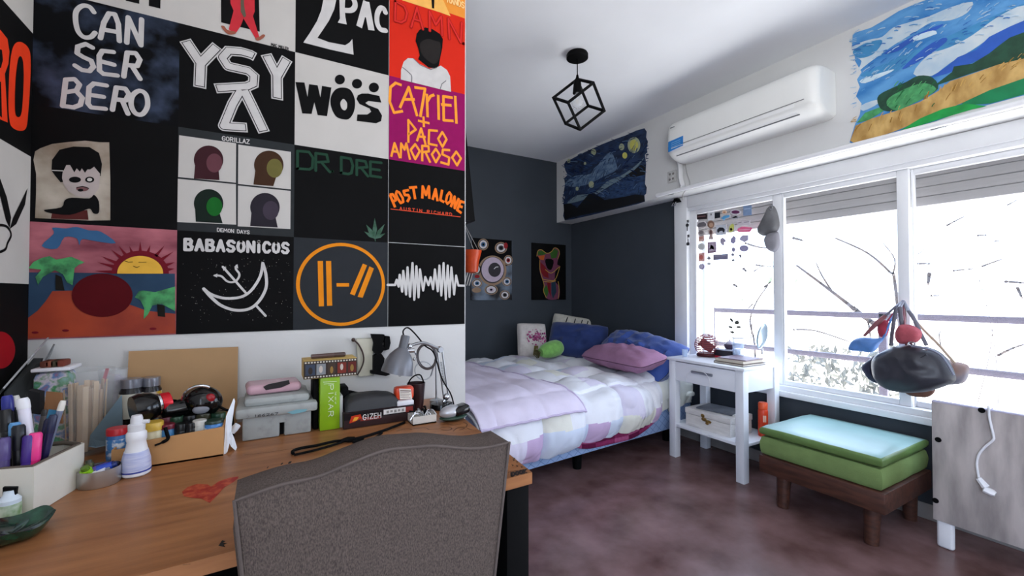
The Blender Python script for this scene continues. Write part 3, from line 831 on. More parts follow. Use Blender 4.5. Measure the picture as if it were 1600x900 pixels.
A.poly(k((-60, 120), (0, 150), (35, 195), (45, 260), (40, 320), (22, 370), (30, 500), (36, 615), (0, 600), (-60, 560)), 1, 0)
A.poly(k((-20, 240), (5, 250), (10, 300), (0, 340), (-20, 340)), 2, 1); A.poly(k((-30, 410), (0, 410), (5, 590), (-30, 560)), 2, 1)
A.done('red_lettering', [paint((232, 62, 28)), PB], o)
o = panel_left(zl[3], zl[2], PW, 'white side wall square with black curling horn drawing')
A = artl(); k = lambda *p: K(2.5, 0, 180, *p)
A.poly(k((-40, 180), (0, 250), (25, 320), (42, 400), (36, 440), (22, 410), (0, 320), (-40, 250)), 1); A.poly(k((106, 285), (96, 350), (62, 425), (36, 445), (50, 400)), 1)
A.stroke(k((-20, 430), (10, 430), (30, 440), (42, 468), (28, 500), (18, 525), (-20, 540)), 3, 1, smooth=True)
A.done('horn_drawing', PB, o)
o = panel_left(zl[4], zl[3], PB, 'black side wall square with crimson disc near the pens')
A = artl(); A.poly(ell(0, 547, 23, 29), 1); A.done('crimson_disc', paint((150, 8, 22)), o)

# ---------------------------------------------------------------- desk
M_WOOD = mat('desk_wood', (132, 84, 50), 0.38, var=0, scale=5, col2=(166, 112, 70), ramp=(0.3, 0.72), stretch=(1.2, 9, 9), bump=0.05, bscale=60)
dk = lambda px, py: at(px, py, 'z', DZ)
FR, FL = dk(831.5, 738), dk(345, 866)
fl = Vector((XL + 0.002, FL.y + (FL.y - FR.y) / (FL.x - FR.x) * (XL - FL.x), DZ))
RB = dk(728, 656); q = (YM - 0.003 - FR.y) / (RB.y - FR.y)
br = Vector((FR.x + (RB.x - FR.x) * q, YM - 0.003, DZ)); bl = Vector((XL + 0.002, YM - 0.003, DZ))
desk = thing('desk', 'long wooden desk covered in art supplies below the painted wall', 'desk', (0.05, 1.05, 0))
part('desk_top', MB().prism([fl, FR, br, bl], (0, 0, -0.022)), M_WOOD, desk)
for x0, x1 in ((FR.x - 0.05, FR.x), (XL + 0.01, XL + 0.05)):
    part('side_panel', MB().box2((x0, FR.y + 0.012, 0), (x1, YM - 0.02, DZ - 0.023), bev=0.002), M_BLACK, desk)
part('back_panel', MB().box2((XL + 0.05, YM - 0.035, 0.3), (FR.x - 0.05, YM - 0.02, DZ - 0.023)), M_BLACK, desk)
A = Art('z', DZ, 1, 0.0004)
A.poly(K(3.46, 280, 640, (15, 445), (45, 420), (95, 403), (155, 405), (172, 418), (215, 388), (270, 370), (322, 362), (318, 372), (290, 395), (240, 425), (210, 460), (165, 506), (118, 482), (70, 478), (25, 470)), 1)
o = A.done('painted_heart', mat('heart_red', (150, 34, 26), 0.5, var=0, scale=90, col2=(186, 84, 52), ramp=(0.45, 0.7)), desk); o['label'] = 'red painted heart on the desk top'
A = Art('z', DZ, 1, 0.0004)
k = lambda *p: K(3.46, 280, 640, *p)
A.poly(k((212, 738), (232, 708), (252, 712), (236, 722), (262, 724), (240, 732), (250, 745)), 1)
for x, y, w in ((552, 298, 2.4), (595, 291, 4), (475, 318, 1.5)): A.stroke(k((x, y), (x + 6, y - 8)), w, 1)
A.stroke(k((355, 247), (480, 232), (690, 200)), 0.8, 1); A.stroke(k((20, 842), (60, 838)), 0.8, 1)
k = lambda *p: K(5, 560, 500, *p)
for st in ([(430, 850), (520, 845), (560, 858), (640, 850)], [(640, 845), (700, 838), (730, 850), (700, 865), (650, 860)], [(740, 870), (780, 842), (830, 845), (790, 862)], [(820, 800), (850, 815), (840, 840)], [(850, 845), (880, 858), (920, 862)], [(300, 868), (380, 850), (420, 858)], [(690, 810), (740, 822), (800, 815)]):
    A.stroke(k(*st), 1.1, 1, smooth=True)
k = lambda *p: K(5.625, 700, 640, *p)
for x, y in ((570, 440), (600, 455), (560, 485), (600, 492), (575, 425), (640, 500)): A.stroke(k((x, y), (x + 14, y + 6), (x + 5, y + 12)), 1.3, 1)
A.text('DOOK', (700 + 560 / 5.625, 640 + 588 / 5.625), (700 + 690 / 5.625, 640 + 556 / 5.625), 5.6, 1.4)
A.stroke(k((530, 555), (600, 538), (700, 522)), 0.9, 1)
q = A.done('pen_doodles', mat('ink_black', (24, 18, 16), 0.6, var=0.1), desk); q['kind'] = 'stuff'

# ---------------------------------------------------------------- chair
YC = 0.655
M_LINEN = mat('taupe_linen', (66, 58, 55), 0.95, var=0, scale=600, col2=(102, 91, 85), ramp=(0.3, 0.7), bump=0.4, bscale=900, spec=0.1, stretch=(1, 1, 0.45))
k = lambda *p: K(3.077, 340, 640, *p)
seam = [(366, 782)] + k((300, 360), (480, 320), (640, 255), (800, 195), (950, 178), (1040, 172), (1200, 185), (1300, 178), (1400, 155))
topx = [at(x, y, 'y', YC) for x, y in seam]
gap_px = [30, 23, 26, 24.5, 19, 22, 24, 23.6, 25.5, 19]
cx0, cx1 = topx[0].x, topx[-1].x
cl, cr_ = at(379, 900, 'y', YC).x, at(772, 900, 'y', YC).x
zl9, zr9 = at(379, 900, 'y', YC).z, at(772, 900, 'y', YC).z
ch = thing('desk_chair', 'taupe linen upholstered chair with curved top pushed up to the wooden desk', 'chair', ((cx0 + cx1) / 2, YC + 0.1, 0))
TB = 0.07
def back_surface():
    mb = MB()
    prof = smooth_pts([(p.x, p.z) for p in topx], False, 5)
    n = len(prof) - 1
    def edge(i, f):                      # f 0 top .. 1 bottom of the back
        x, z = prof[i]
        u = i / n
        zb = 0.42
        xb = cl + (cr_ - cl) * u
        w = f * (z - zb) / max(0.01, z - (zl9 + (zr9 - zl9) * u))
        xx = x + (xb - x) * w
        return xx, z + (zb - z) * f
    m = 24
    # rear face, puffed slightly, rolled to the front over the top and sides
    rows = []
    for j in range(m + 1):
        rows.append([Vector((*edge(i, j / m)[:1], YC - 0.012 * math.sin(math.pi * i / n) ** 0.5 * min(1, j / 3), edge(i, j / m)[1])) for i in range(n + 1)])
    def add(rows, flip=False):
        k0 = len(mb.v); w = len(rows[0])
        mb.v += [tuple(p) for r in rows for p in r]
        for a in range(len(rows) - 1):
            for b in range(w - 1):
                mb.f.append([k0 + a * w + b, k0 + a * w + b + 1, k0 + (a + 1) * w + b + 1, k0 + (a + 1) * w + b]); mb.mi.append(0); mb.sm.append(True)
    add(rows)
    add([[p + Vector((0, TB - (p.y - YC) * 2, 0)) for p in r] for r in rows])
    # top roll
    add([[rows[0][i] + Vector((0, TB * h, 0.008 * math.sin(math.pi * h) * min(1, i / 4, (n - i) / 4))) for i in range(n + 1)] for h in [q / 6 for q in range(7)]])
    for i in (0, n):
        sgn = -1 if i == 0 else 1
        add([[rows[j][i] + Vector((sgn * 0.008 * math.sin(math.pi * h) * min(1, j / 3, (m - j) / 3), TB * h, 0)) for j in range(m + 1)] for h in [q / 6 for q in range(7)]])
    add([[rows[m][i] + Vector((0, TB * h, 0)) for i in range(n + 1)] for h in (0, 1)])
    return mb, rows
mb, rows = back_surface()
part('backrest', mb, M_LINEN, ch)
pip = MB().tube([p + Vector((0, -0.002, 0)) for p in [rows[j][0] for j in range(24, 0, -1)] + rows[0] + [rows[j][-1] for j in range(1, 25)]], 0.0024, 6)
part('piping', pip, mat('piping_linen', (88, 78, 74), 0.95, var=0.1), ch)
xm = (cx0 + cx1) / 2; hw = (cx1 - cx0) / 2 - 0.01
part('seat', MB().box((xm, YC + TB + 0.215, 0.435), (2 * hw, 0.43, 0.11), bev=0.03, seg=3), M_LINEN, ch)
M_LEGW = mat('dark_stained_leg', (52, 36, 28), 0.4, var=0.15)
for sx in (-1, 1):
    part('leg', MB().tube([(xm + sx * (hw - 0.03), YC + 0.43, 0.385), (xm + sx * (hw - 0.03), YC + 0.44, 0)], [0.024, 0.015], 8), M_LEGW, ch)
    part('leg', MB().tube([(xm + sx * (hw - 0.03), YC + 0.04, 0.43), (xm + sx * (hw - 0.03), YC - 0.03, 0)], [0.024, 0.015], 8), M_LEGW, ch)

# ---------------------------------------------------------------- bed
BA = math.radians(5.0); BU = Vector((math.cos(BA), math.sin(BA), 0)); BV = Vector((-math.sin(BA), math.cos(BA), 0))
BO = Vector((1.272, 2.007, 0)) - BU * 0.40
BL, BW, BZ0 = 1.90, 1.50, 0.1375
MBED = Matrix((BU, BV, Vector((0, 0, 1)))).transposed()
bp = lambda s, v, z: BO + BU * s + BV * v + Vector((0, 0, z))
def quilt_mat():
    m = mat('quilted_blue', (146, 172, 214), 0.7, var=0.05, scale=30, spec=0.2)
    nt = m.node_tree; n = nt.nodes; b = n['Principled BSDF']
    tc = n.new('ShaderNodeTexCoord'); sp = n.new('ShaderNodeSeparateXYZ'); nt.links.new(tc.outputs['Object'], sp.inputs[0])
    outs = []
    for sgn in (1, -1):
        a = n.new('ShaderNodeMath'); a.operation = 'MULTIPLY'; a.inputs[1].default_value = sgn * 1.25
        nt.links.new(sp.outputs[2], a.inputs[0])
        s = n.new('ShaderNodeMath'); s.operation = 'ADD'; nt.links.new(sp.outputs[0], s.inputs[0]); nt.links.new(a.outputs[0], s.inputs[1])
        p = n.new('ShaderNodeMath'); p.operation = 'PINGPONG'; p.inputs[1].default_value = 0.035; nt.links.new(s.outputs[0], p.inputs[0])
        outs.append(p)
    mn = n.new('ShaderNodeMath'); mn.operation = 'MINIMUM'; nt.links.new(outs[0].outputs[0], mn.inputs[0]); nt.links.new(outs[1].outputs[0], mn.inputs[1])
    rp = n.new('ShaderNodeValToRGB'); rp.color_ramp.elements[0].position = 0.0015; rp.color_ramp.elements[1].position = 0.004
    rp.color_ramp.elements[0].color = (*lin((92, 118, 176)), 1); rp.color_ramp.elements[1].color = (*lin((156, 182, 222)), 1)
    nt.links.new(mn.outputs[0], rp.inputs[0]); nt.links.new(rp.outputs[0], b.inputs['Base Color'])
    bm_ = n.new('ShaderNodeBump'); bm_.inputs['Strength'].default_value = 0.6; bm_.inputs['Distance'].default_value = 0.02
    nt.links.new(mn.outputs[0], bm_.inputs['Height']); nt.links.new(bm_.outputs[0], b.inputs['Normal'])
    return m
bed = thing('bed', 'blue quilted bed base on short black feet behind the desk', 'bed', bp(0.95, 0.75, 0))
part('base', MB().box(bp(BL / 2, BW / 2, (BZ0 + 0.30) / 2), (BL, BW, 0.30 - BZ0), MBED, 0.012), quilt_mat(), bed)
part('mattress', MB().box(bp(BL / 2, BW / 2, 0.385), (BL - 0.02, BW - 0.03, 0.17), MBED, 0.035, seg=3), mat('mattress_blue', (170, 182, 214), 0.8, var=0.05), bed)
for s in (0.12, 0.86, BL - 0.12):
    for v in (0.13, BW - 0.13):
        part('leg', MB().lathe([(0.028, 0), (0.034, BZ0 + 0.004)], bp(s, v, 0), 14), M_BLACK, bed)
# sheet showing under the duvet
def bed_side(px, py, off=-0.012):
    d = Vector(ray(px, py)); o = Vector(EYE); nrm = BV
    t = ((BO + BV * off) - o).dot(nrm) / d.dot(nrm)
    return o + d * t
low = smooth_pts(K(5.623, 800, 580, (420, 640), (540, 668), (680, 677), (900, 632), (1050, 587), (1170, 522), (1255, 436)), False, 4)
M_SH3 = [cloth((150, 52, 100), 'sheet_magenta'), cloth((184, 92, 138), 'sheet_pink'), cloth((112, 30, 72), 'sheet_plum')]
mb = MB()
P = [bed_side(*p) for p in low]
n = len(P)
def sheet(a, b):
    i = min(n - 1, int(round(a * (n - 1)))); p = P[i]
    z = p.z + (0.40 - p.z) * b
    return (p.x - BV.x * 0.012 * b, p.y - BV.y * 0.006 * (1 - b) + 0.004 * math.sin(a * 17) * (1 - b), z)
mb.grid(sheet, n - 1, 16, lambda i, j: ((i // 3) + (j // 2) * 2) % 3)
o = solo('checked_sheet', mb, M_SH3, 'magenta checked sheet hanging out below the duvet', 'sheet', bp(1.1, 0, 0.3))
o.modifiers.new('thickness', 'SOLIDIFY').thickness = 0.004

DW = 0.345
hem = [(0.0, 0.19), (0.30, 0.20), (0.52, 0.188), (0.62, 0.215), (0.8, 0.225), (1.0, 0.222), (1.2, 0.235), (1.4, 0.235), (1.6, 0.27), (1.75, 0.28), (1.9, 0.29)]
def hem_z(s):
    for (a, b), (c, d) in zip(hem, hem[1:]):
        if a <= s <= c: return b + (d - b) * (s - a) / (c - a)
    return hem[-1][1]
_hz = hem_z
def hem_z(s):
    return _hz(s) + 0.024 * (s < 1.6) + 0.022 * (abs(math.sin(math.pi * (s - 0.11) / 0.31)) - 0.5)
def tuck(s):
    q = min(1, max(0, (s - 1.30) / 0.26))
    return 1 - 0.8 * q * q * (3 - 2 * q)
def duvet_section(s):
    zb = hem_z(s)
    g = tuck(s)
    return smooth_pts([(-0.045 * g, zb), (-0.075 * g, zb + 0.07), (-0.078 * g, 0.36), (-0.055 * g, 0.45), (0.03, 0.50), (0.22, 0.515), (0.7, 0.515), (1.1, 0.51), (1.36, 0.505), (1.47, 0.47), (1.49, 0.40)], False, 10)
from mathutils import noise
def on_bed(s, w, lift=0.0, amp=1.0):
    """point of the bedding; w = 0 at the near hem .. 1 at the far edge"""
    sec = duvet_section(s)
    x = w * (len(sec) - 1); i = min(int(x), len(sec) - 2); f = x - i
    a, b = sec[i], sec[i + 1]
    v, z = a[0] + (b[0] - a[0]) * f, a[1] + (b[1] - a[1]) * f
    tv, tz = b[0] - a[0], b[1] - a[1]; L = math.hypot(tv, tz); nv, nz = -tz / L, tv / L
    cell = 0.31
    side = 1 if v < 0.03 else 0
    ph = (z - 0.50) if side else v
    puff = (abs(math.sin(math.pi * (s - 0.11) / cell)) * abs(math.sin(math.pi * (ph + 0.001) / (0.33 if side else cell)))) ** 0.5
    h = amp * ((0.06 * tuck(s) if side else 0.040) * puff) + lift
    h += amp * 0.022 * noise.noise(Vector((s * 5, v * 5, z * 5))) + 0.010 * amp * noise.noise(Vector((s * 15, v * 9, z * 9)))
    rg = 1 - abs(noise.noise(Vector((s * 8 + v * 3, v * 7 - z * 6, 3.0)))) * 2.2
    h -= 0.016 * amp * max(0, rg - 0.55) ** 1.5
    h += 0.004 * amp * math.sin((s * 70 + 30 * noise.noise(Vector((s * 4, v * 4, 2.0)))) ) * max(0, noise.noise(Vector((s * 3, v * 3 + z * 4, 9))))
    return bp(s, v + nv * h, z + nz * h)
DUV = [mat(nme, c, 0.85, var=0.025, scale=8, bump=0.2, bscale=160, spec=0.2) for c, nme in (((236, 237, 243), 'duvet_white'), ((224, 218, 236), 'duvet_lilac'), ((234, 233, 222), 'duvet_cream'), ((216, 226, 243), 'duvet_blue'), ((204, 178, 212), 'duvet_mauve'))]
RC = random.Random(21)
cells = {(i, j): RC.choice((0, 0, 0, 0, 0, 3, 2, 1, 0, 0)) for i in range(-2, 40) for j in range(60)}
fix = {(-1, 0): 1, (0, 0): 1, (1, 0): 4, (0, 1): 0, (1, 1): 0, (2, 0): 3, (3, 0): 3, (2, 1): 2, (3, 1): 0, (4, 0): 4, (5, 0): 3, (4, 1): 0, (5, 1): 0, (6, 0): 2, (7, 0): 2, (6, 1): 1, (7, 1): 0, (8, 0): 4, (9, 0): 2, (8, 1): 0, (9, 1): 2, (10, 1): 2, (10, 0): 2, (11, 0): 2, (11, 1): 2}
def duv_mat(i, j):
    s = i / 190 * BL; w = j / 180
    sec = duvet_section(s); v, z = sec[min(len(sec) - 1, int(w * (len(sec) - 1)))]
    row = int((z - 0.19) / 0.155) if v < 0.03 else 3 + int(v / 0.15)
    c = (int(math.floor((s - 0.11) / 0.155)), row)
    return fix.get(c, cells.get(c, 0))
mb = MB().grid(lambda a, b: on_bed(a * BL, b), 190, 180, duv_mat)
o = solo('duvet', mb, DUV, 'puffy white duvet with pastel patchwork squares spread over the bed', 'duvet', bp(0.95, 0.7, 0.5))
md = o.modifiers.new('thickness', 'SOLIDIFY'); md.thickness = 0.012; md.offset = -1
# lilac blanket
def blanket(a, b):
    s = 0.0 + a * (0.70 - 0.10 * b)
    w = 0.27 + b * 0.62
    p = on_bed(s, w, 0.034, 0.42)
    e = max(0.0, a - 0.86) / 0.14
    ridge = 0.03 * math.exp(-((a - 0.83 + 0.2 * b) / 0.05) ** 2) * b + 0.035 * math.exp(-((a - 0.45 - 0.3 * b) / 0.06) ** 2) * b * b
    return p + Vector((0, 0, ridge - 0.012 * e * e + 0.0022 * math.sin(a * 60 + 9 * b) * max(0, 0.2 - b) * 4))
M_BLK = mat('lilac_blanket', (226, 216, 234), 0.9, var=0.04, scale=12, bump=0.2, bscale=260, spec=0.15)
mb = MB().grid(blanket, 70, 70)
o = solo('blanket', mb, M_BLK, 'smooth lilac blanket folded over the duvet beside the painted partition', 'blanket', bp(0.35, 0.6, 0.52))
md = o.modifiers.new('thickness', 'SOLIDIFY'); md.thickness = 0.008; md.offset = 1
hemline = [blanket(a / 40, 0) + Vector((0, 0, 0.008)) - BV * 0.006 for a in range(41)] + [blanket(1, b / 40) + Vector((0, 0, 0.011)) for b in range(1, 41)]
part('hem', MB().tube(hemline, 0.006, 6), mat('hem_lilac', (208, 194, 222), 0.9, var=0.05), o)

# pillows
def pillow(name, label, c, w, h, t, M, m, p=4.0, seed=0, wr=0.012, group=None, mats=None):
    mb = cushion(MB(), c, w, h, t, M, 22, 0, seed, wr, p)
    return solo(name, mb, m, label, 'pillow' if name == 'pillow' else 'cushion', c, group)
def face(yaw, lean, roll=0):
    """local z looks along yaw (deg from +x), leaned back by lean"""
    return Matrix.Rotation(math.radians(yaw + 90), 3, 'Z') @ Matrix.Rotation(math.radians(90 - lean), 3, 'X') @ Matrix.Rotation(math.radians(roll), 3, 'Z')
c = at(831, 530, 'y', 3.40)
fp = pillow('cushion', 'white cushion with pink blossom print leaning on the charcoal wall', c + Vector((0, 0, -0.01)), 0.30, 0.34, 0.12, face(-105, 14, -2), mat('cushion_linen', (214, 206, 200), 0.9, var=0.06, scale=50, bump=0.2), seed=3)
c = at(898, 507, 'y', 3.42)
cp = pillow('cushion', 'cream cushion with black dashes tucked behind the blue pillow', c + Vector((0.02, 0.06, -0.06)), 0.46, 0.30, 0.12, face(-125, 14, -10), mat('cushion_cream', (212, 208, 196), 0.9, var=0.06, scale=40), seed=4)
M_BLUE = mat('navy_cotton', (40, 58, 112), 0.75, var=0.12, scale=9, bump=0.25, bscale=90, spec=0.3, sheen=0.3)
M_BLUE2 = mat('royal_cotton', (48, 76, 148), 0.6, var=0.15, scale=7, bump=0.3, bscale=60, spec=0.4, sheen=0.3)
c = at(902, 533, 'y', 3.16)
pillow('pillow', 'large navy pillow standing behind the green bolster', c, 0.58, 0.36, 0.24, face(-140, 24, -4), M_BLUE, seed=5, p=2.6, wr=0.03)
c = at(996, 551, 'x', 2.56)
pillow('pillow', 'long royal blue pillow slumped against the window frame', c + Vector((0, 0, -0.01)), 0.86, 0.40, 0.26, face(180, 52, -7), M_BLUE2, seed=6, p=2.4, wr=0.04)
c = at(972, 560, 'x', 2.28)
pillow('pillow', 'dusty pink pillow lying in front of the royal blue one', c + Vector((0, 0, 0.012)), 0.68, 0.30, 0.16, face(182, 80, -2), mat('rose_cotton', (160, 116, 146), 0.8, var=0.1, scale=9, bump=0.25, bscale=80), seed=8, p=2.4, wr=0.018)
# green bolster
c = at(861, 546, 'y', 3.12)
gb = thing('cushion', 'small lime green bolster cushion with dark stem fringe', 'cushion', c)
ax = Vector((1, 0.1, 0.14)).normalized()
prof = [(0.0, -0.125), (0.035, -0.12), (0.055, -0.09), (0.068, -0.04), (0.074, 0.02), (0.072, 0.07), (0.055, 0.105), (0.02, 0.125), (0, 0.127)]
Mx = ax.to_track_quat('Z', 'Y').to_matrix()
part('bolster', MB().lathe(prof, c, 24, Mx), mat('lime_plush', (128, 186, 92), 0.85, var=0.12, scale=30, bump=0.4, bscale=120, sheen=0.4), gb)
mb = MB()
for i in range(14):
    a = c - ax * 0.122; w = 2 * math.pi * i / 14; d = Mx @ Vector((math.cos(w) * 0.03, math.sin(w) * 0.03, -0.035))
    mb.tube([a, a + d * 0.6, a + d * 1.2 + Vector((0, 0, -0.006))], 0.004, 5)
part('stem_fringe', mb, mat('olive_felt', (82, 78, 44), 0.9, var=0.2), gb)
# blossom print and dashes lie on the cushion faces
def on_cushion(o, w, h, t, M, c, x, y, p=4.0):
    f = max(0.0, (1 - abs(x) ** p) * (1 - abs(y) ** p)) ** 0.55
    return Vector(c) + M @ Vector((x * w / 2, y * h / 2, t / 2 * f + 0.010))
M = face(-105, 14, -2); c = Vector(fp.location); mb = MB()
for i in range(150):
    g = min(1.0, abs(RND.gauss(0, .62))); a = RND.uniform(0, 6.28)
    x, y = 0.18 + g * math.cos(a) * 0.62, 0.12 + g * math.sin(a) * 0.42
    if abs(x) > .85 or abs(y) > .85: continue
    r = RND.uniform(0.003, 0.010); p = on_cushion(fp, 0.30, 0.34, 0.12, M, c, x, y)
    mb.add([p + M @ Vector((r * math.cos(q * 1.047), r * math.sin(q * 1.047), 0.001)) for q in range(6)], [list(range(6))], RND.choice((0, 0, 1, 2)))
q = part('blossom_print', mb, [paint((170, 74, 122)), paint((196, 122, 160)), paint((104, 50, 84))], fp); q['kind'] = 'stuff'
mb = MB()
for i in range(7):
    a = on_cushion(fp, 0.30, 0.34, 0.12, M, c, -0.05 + i * 0.05, -0.85); b = on_cushion(fp, 0.30, 0.34, 0.12, M, c, 0.02 + i * 0.035, -0.35)
    mb.tube([a, (a + b) / 2 + M @ Vector((0, 0, 0.004)), b], 0.003, 5)
part('stem_print', mb, paint((122, 110, 60)), fp)
M = face(-125, 14, -10); c = Vector(cp.location); mb = MB()
for x0 in (-0.35, 0.0, 0.3, 0.55):
    mb.tube([on_cushion(cp, 0.46, 0.30, 0.12, M, c, x0 + 0.04, 0.72), on_cushion(cp, 0.46, 0.30, 0.12, M, c, x0, 0.30)], 0.005, 6)
part('dash_print', mb, M_BLACK, cp)

# ---------------------------------------------------------------- pictures on the charcoal wall
def picture(px, label, m):
    P = [at(x, y, 'y', YB - 0.012) for x, y in px]
    x0, x1 = (P[0].x + P[3].x) / 2, (P[1].x + P[2].x) / 2; z1, z0 = (P[0].z + P[1].z) / 2, (P[2].z + P[3].z) / 2
    return solo('canvas_painting', MB().box2((x0, YB - 0.014, z0), (x1, YB, z1), bev=0.002), m, label, 'painting', ((x0 + x1) / 2, YB, (z0 + z1) / 2), 'paintings on the charcoal wall')
o = picture(((736, 372), (800, 376), (800, 469), (737, 469)), 'dark and grey canvas crowded with staring eyes', mat('canvas_grey', (26, 24, 26), 0.6, var=0, scale=5, col2=(120, 134, 150), ramp=(0.40, 0.62)))
A = Art('y', YB - 0.0145, -1, 0.0006); k = lambda *p: K(7.5, 720, 360, *p)
def eye(cx, cy, rx, ry, iris, white=1, ring=2, tilt=0):
    A.poly(k(*ell(cx, cy, rx, ry)), 1, ring); A.poly(k(*ell(cx, cy, rx * .84, ry * .84)), 2, 3); A.poly(k(*ell(cx, cy, rx * .72, ry * .72)), 3, white)
    A.poly(k(*ell(cx, cy, rx * .42, ry * .42)), 4, iris); A.poly(k(*ell(cx, cy, rx * .2, ry * .2)), 5, 0)
A.poly(k((128, 85), (598, 120), (598, 400), (520, 420), (430, 330), (330, 330), (240, 400), (180, 380), (128, 440)), 0.3, 0)
A.poly(k(*ell(370, 470, 165, 175)), 1, 2); A.poly(k(*ell(370, 465, 140, 155)), 2, 3); A.poly(k(*ell(372, 460, 130, 145)), 3, 4); A.poly(k(*ell(395, 462, 74, 84)), 4, 5); A.stroke(k((390, 450), (410, 430), (435, 428)), 1.2, 5, 1)
eye(262, 165, 62, 68, 6); eye(470, 205, 72, 68, 5); eye(555, 350, 52, 60, 7); eye(185, 455, 52, 62, 6); eye(190, 620, 60, 50, 6); eye(355, 695, 78, 58, 4); eye(540, 600, 54, 52, 6); eye(515, 757, 58, 54, 5)
A.poly(k(*ell(525, 180, 24, 36)), 4, 7); A.poly(k(*ell(190, 540, 30, 20)), 4, 7); A.poly(k(*ell(185, 700, 55, 30)), 1, 2)
A.done('eye_paint', [PB, paint((214, 210, 210)), paint((158, 132, 108)), paint((66, 62, 66)), paint((196, 180, 196)), paint((62, 60, 64)), paint((66, 104, 140)), paint((150, 40, 44))], o)
o = picture(((831, 379), (884, 383), (884, 469), (831, 468)), 'black canvas of two embracing figures in rainbow outlines', PB)
A = Art('y', YB - 0.0145, -1, 0.0006)
pm = [paint((120, 28, 34)), paint((54, 96, 40)), paint((190, 150, 70)), paint((40, 60, 76)), paint((190, 90, 40)), PB, paint((112, 60, 84))]
A.poly(k((890, 280), (905, 235), (945, 228), (1000, 265), (1060, 250), (1090, 205), (1130, 215), (1155, 260), (1140, 340), (1130, 400), (1165, 420), (1110, 470), (1105, 590), (1145, 650), (1160, 720), (1140, 800), (1030, 810), (985, 760), (968, 700), (975, 620), (940, 540), (920, 450), (925, 350)), 1, 6, True, 3)
A.poly(k((930, 370), (985, 420), (1020, 480), (1030, 560), (970, 540), (935, 480)), 2, 0); A.poly(k((895, 250), (945, 235), (1010, 270), (960, 290), (905, 290)), 2, 1); A.poly(k((1045, 270), (1095, 215), (1140, 240), (1120, 320), (1060, 330)), 2, 1)
A.poly(k((905, 300), (985, 290), (970, 350), (925, 340)), 2, 4); A.poly(k((990, 340), (1085, 350), (1060, 460), (1010, 440)), 3, 5, True, 3); A.poly(k((970, 690), (1000, 640), (1030, 700), (1010, 780), (980, 740)), 2, 1); A.poly(k((1010, 600), (1050, 600), (1055, 780), (1020, 700)), 2, 0)
A.poly(k((1060, 610), (1110, 600), (1120, 720), (1080, 800), (1060, 740)), 2, 3)
for st in ([(955, 570), (1030, 585), (1105, 575), (1160, 425)], [(965, 598), (1050, 605), (1110, 590)], [(890, 300), (905, 238), (945, 228), (1005, 268), (1060, 250), (1095, 206), (1140, 222), (1155, 270), (1135, 335)], [(925, 350), (925, 450), (950, 550), (975, 640), (968, 710), (1000, 790)], [(1140, 600), (1150, 690), (1140, 800)], [(990, 460), (1060, 500), (1150, 430)]):
    A.stroke(k(*st), 0.9, 4, 2, smooth=True)
A.done('figure_paint', pm, o)

# television on the end of the partition, seen edge on
z1, z0 = at(730, 179, 'y', YM + 0.06).z, at(732, 347, 'y', YM + 0.06).z
xe = at(733, 300, 'y', YM + 0.07).x
t = thing('television', 'thin black television mounted on the partition end, seen edge on', 'television', (XE + 0.005, YM + 0.5, z0))
part('screen', MB().prism([(XE + 0.002, YM + 0.03, z0), (xe + 0.006, YM + 0.03, z0), (XE + 0.006, YM + 0.03, z1), (XE + 0.002, YM + 0.03, z1)], (0, 0.09, 0)), M_BLACK, t)
part('chin', MB().box((XE + 0.012, YM + 0.06, z0 - 0.004), (0.02, 0.03, 0.01), bev=0.003), M_CHROME, t)
# orange hanging pot on cords
c = at(737, 404, 'y', 2.9)
t = thing('hanging_pot', 'bright orange pot hanging on pale cords beside the partition edge', 'hanging pot', c)
kk = 1 / 222
part('pot', MB().lathe([(0.005, -0.11), (0.045, -0.10), (0.055, -0.02), (0.075, 0.06), (0.07, 0.062), (0.045, 0.0), (0.0, -0.05)], c, 20), mat('orange_glaze', (214, 74, 26), 0.35, var=0.12, scale=14), t)
top = c + Vector((-0.075, 0, 0.28))
mb = MB()
for i in range(3):
    w = 0.3 + i * 2.09
    mb.tube([c + Vector((0.072 * math.cos(w), 0.072 * math.sin(w), 0.058)), top], 0.0022, 5)
mb.tube([top, (top.x, top.y, ZC)], 0.0022, 5)
part('cord', mb, mat('cord_white', (170, 168, 165), 0.8), t)
mb = MB()
for i in range(3): mb.tube([c + Vector((-0.03 + 0.02 * i, 0, -0.10)), c + Vector((-0.06 + 0.02 * i, 0, -0.2))], 0.004, 5)
part('tassel', mb, mat('tassel_white', (200, 196, 192), 0.8), t)

# ---------------------------------------------------------------- paintings on the beam
XBF = XB - 0.001
def patch(px, m, name, label):
    P = [at(x, y, 'x', XBF) for x, y in px]
    c = sum(P, Vector()) / len(P)
    return solo(name, MB().prism(P, (0.0008, 0, 0)), m, label, 'wall painting', c, 'paintings on the white beam')
k = lambda *p: K(5.626, 870, 195, *p)
out = [(62, 350), (80, 320), (130, 300), (200, 262), (300, 215), (400, 170), (500, 130), (600, 95), (700, 50), (770, 30), (790, 60), (785, 110), (800, 150), (790, 200), (795, 240), (775, 265), (785, 345), (775, 520), (790, 550), (785, 605), (770, 620), (775, 675), (700, 700), (500, 745), (300, 795), (140, 830), (70, 840), (55, 800), (65, 740), (58, 690), (70, 640), (60, 600), (72, 520), (65, 470), (95, 440), (75, 400)]
o = patch(k(*out), mat('night_blue', (22, 34, 58), 0.6, var=0, scale=9, col2=(44, 66, 104), ramp=(0.35, 0.65), stretch=(1, 1, 2.5)), 'beam_painting', 'dark blue night painting with yellow disc on white beam')
A = Art('x', XBF, -1, 0.0006)
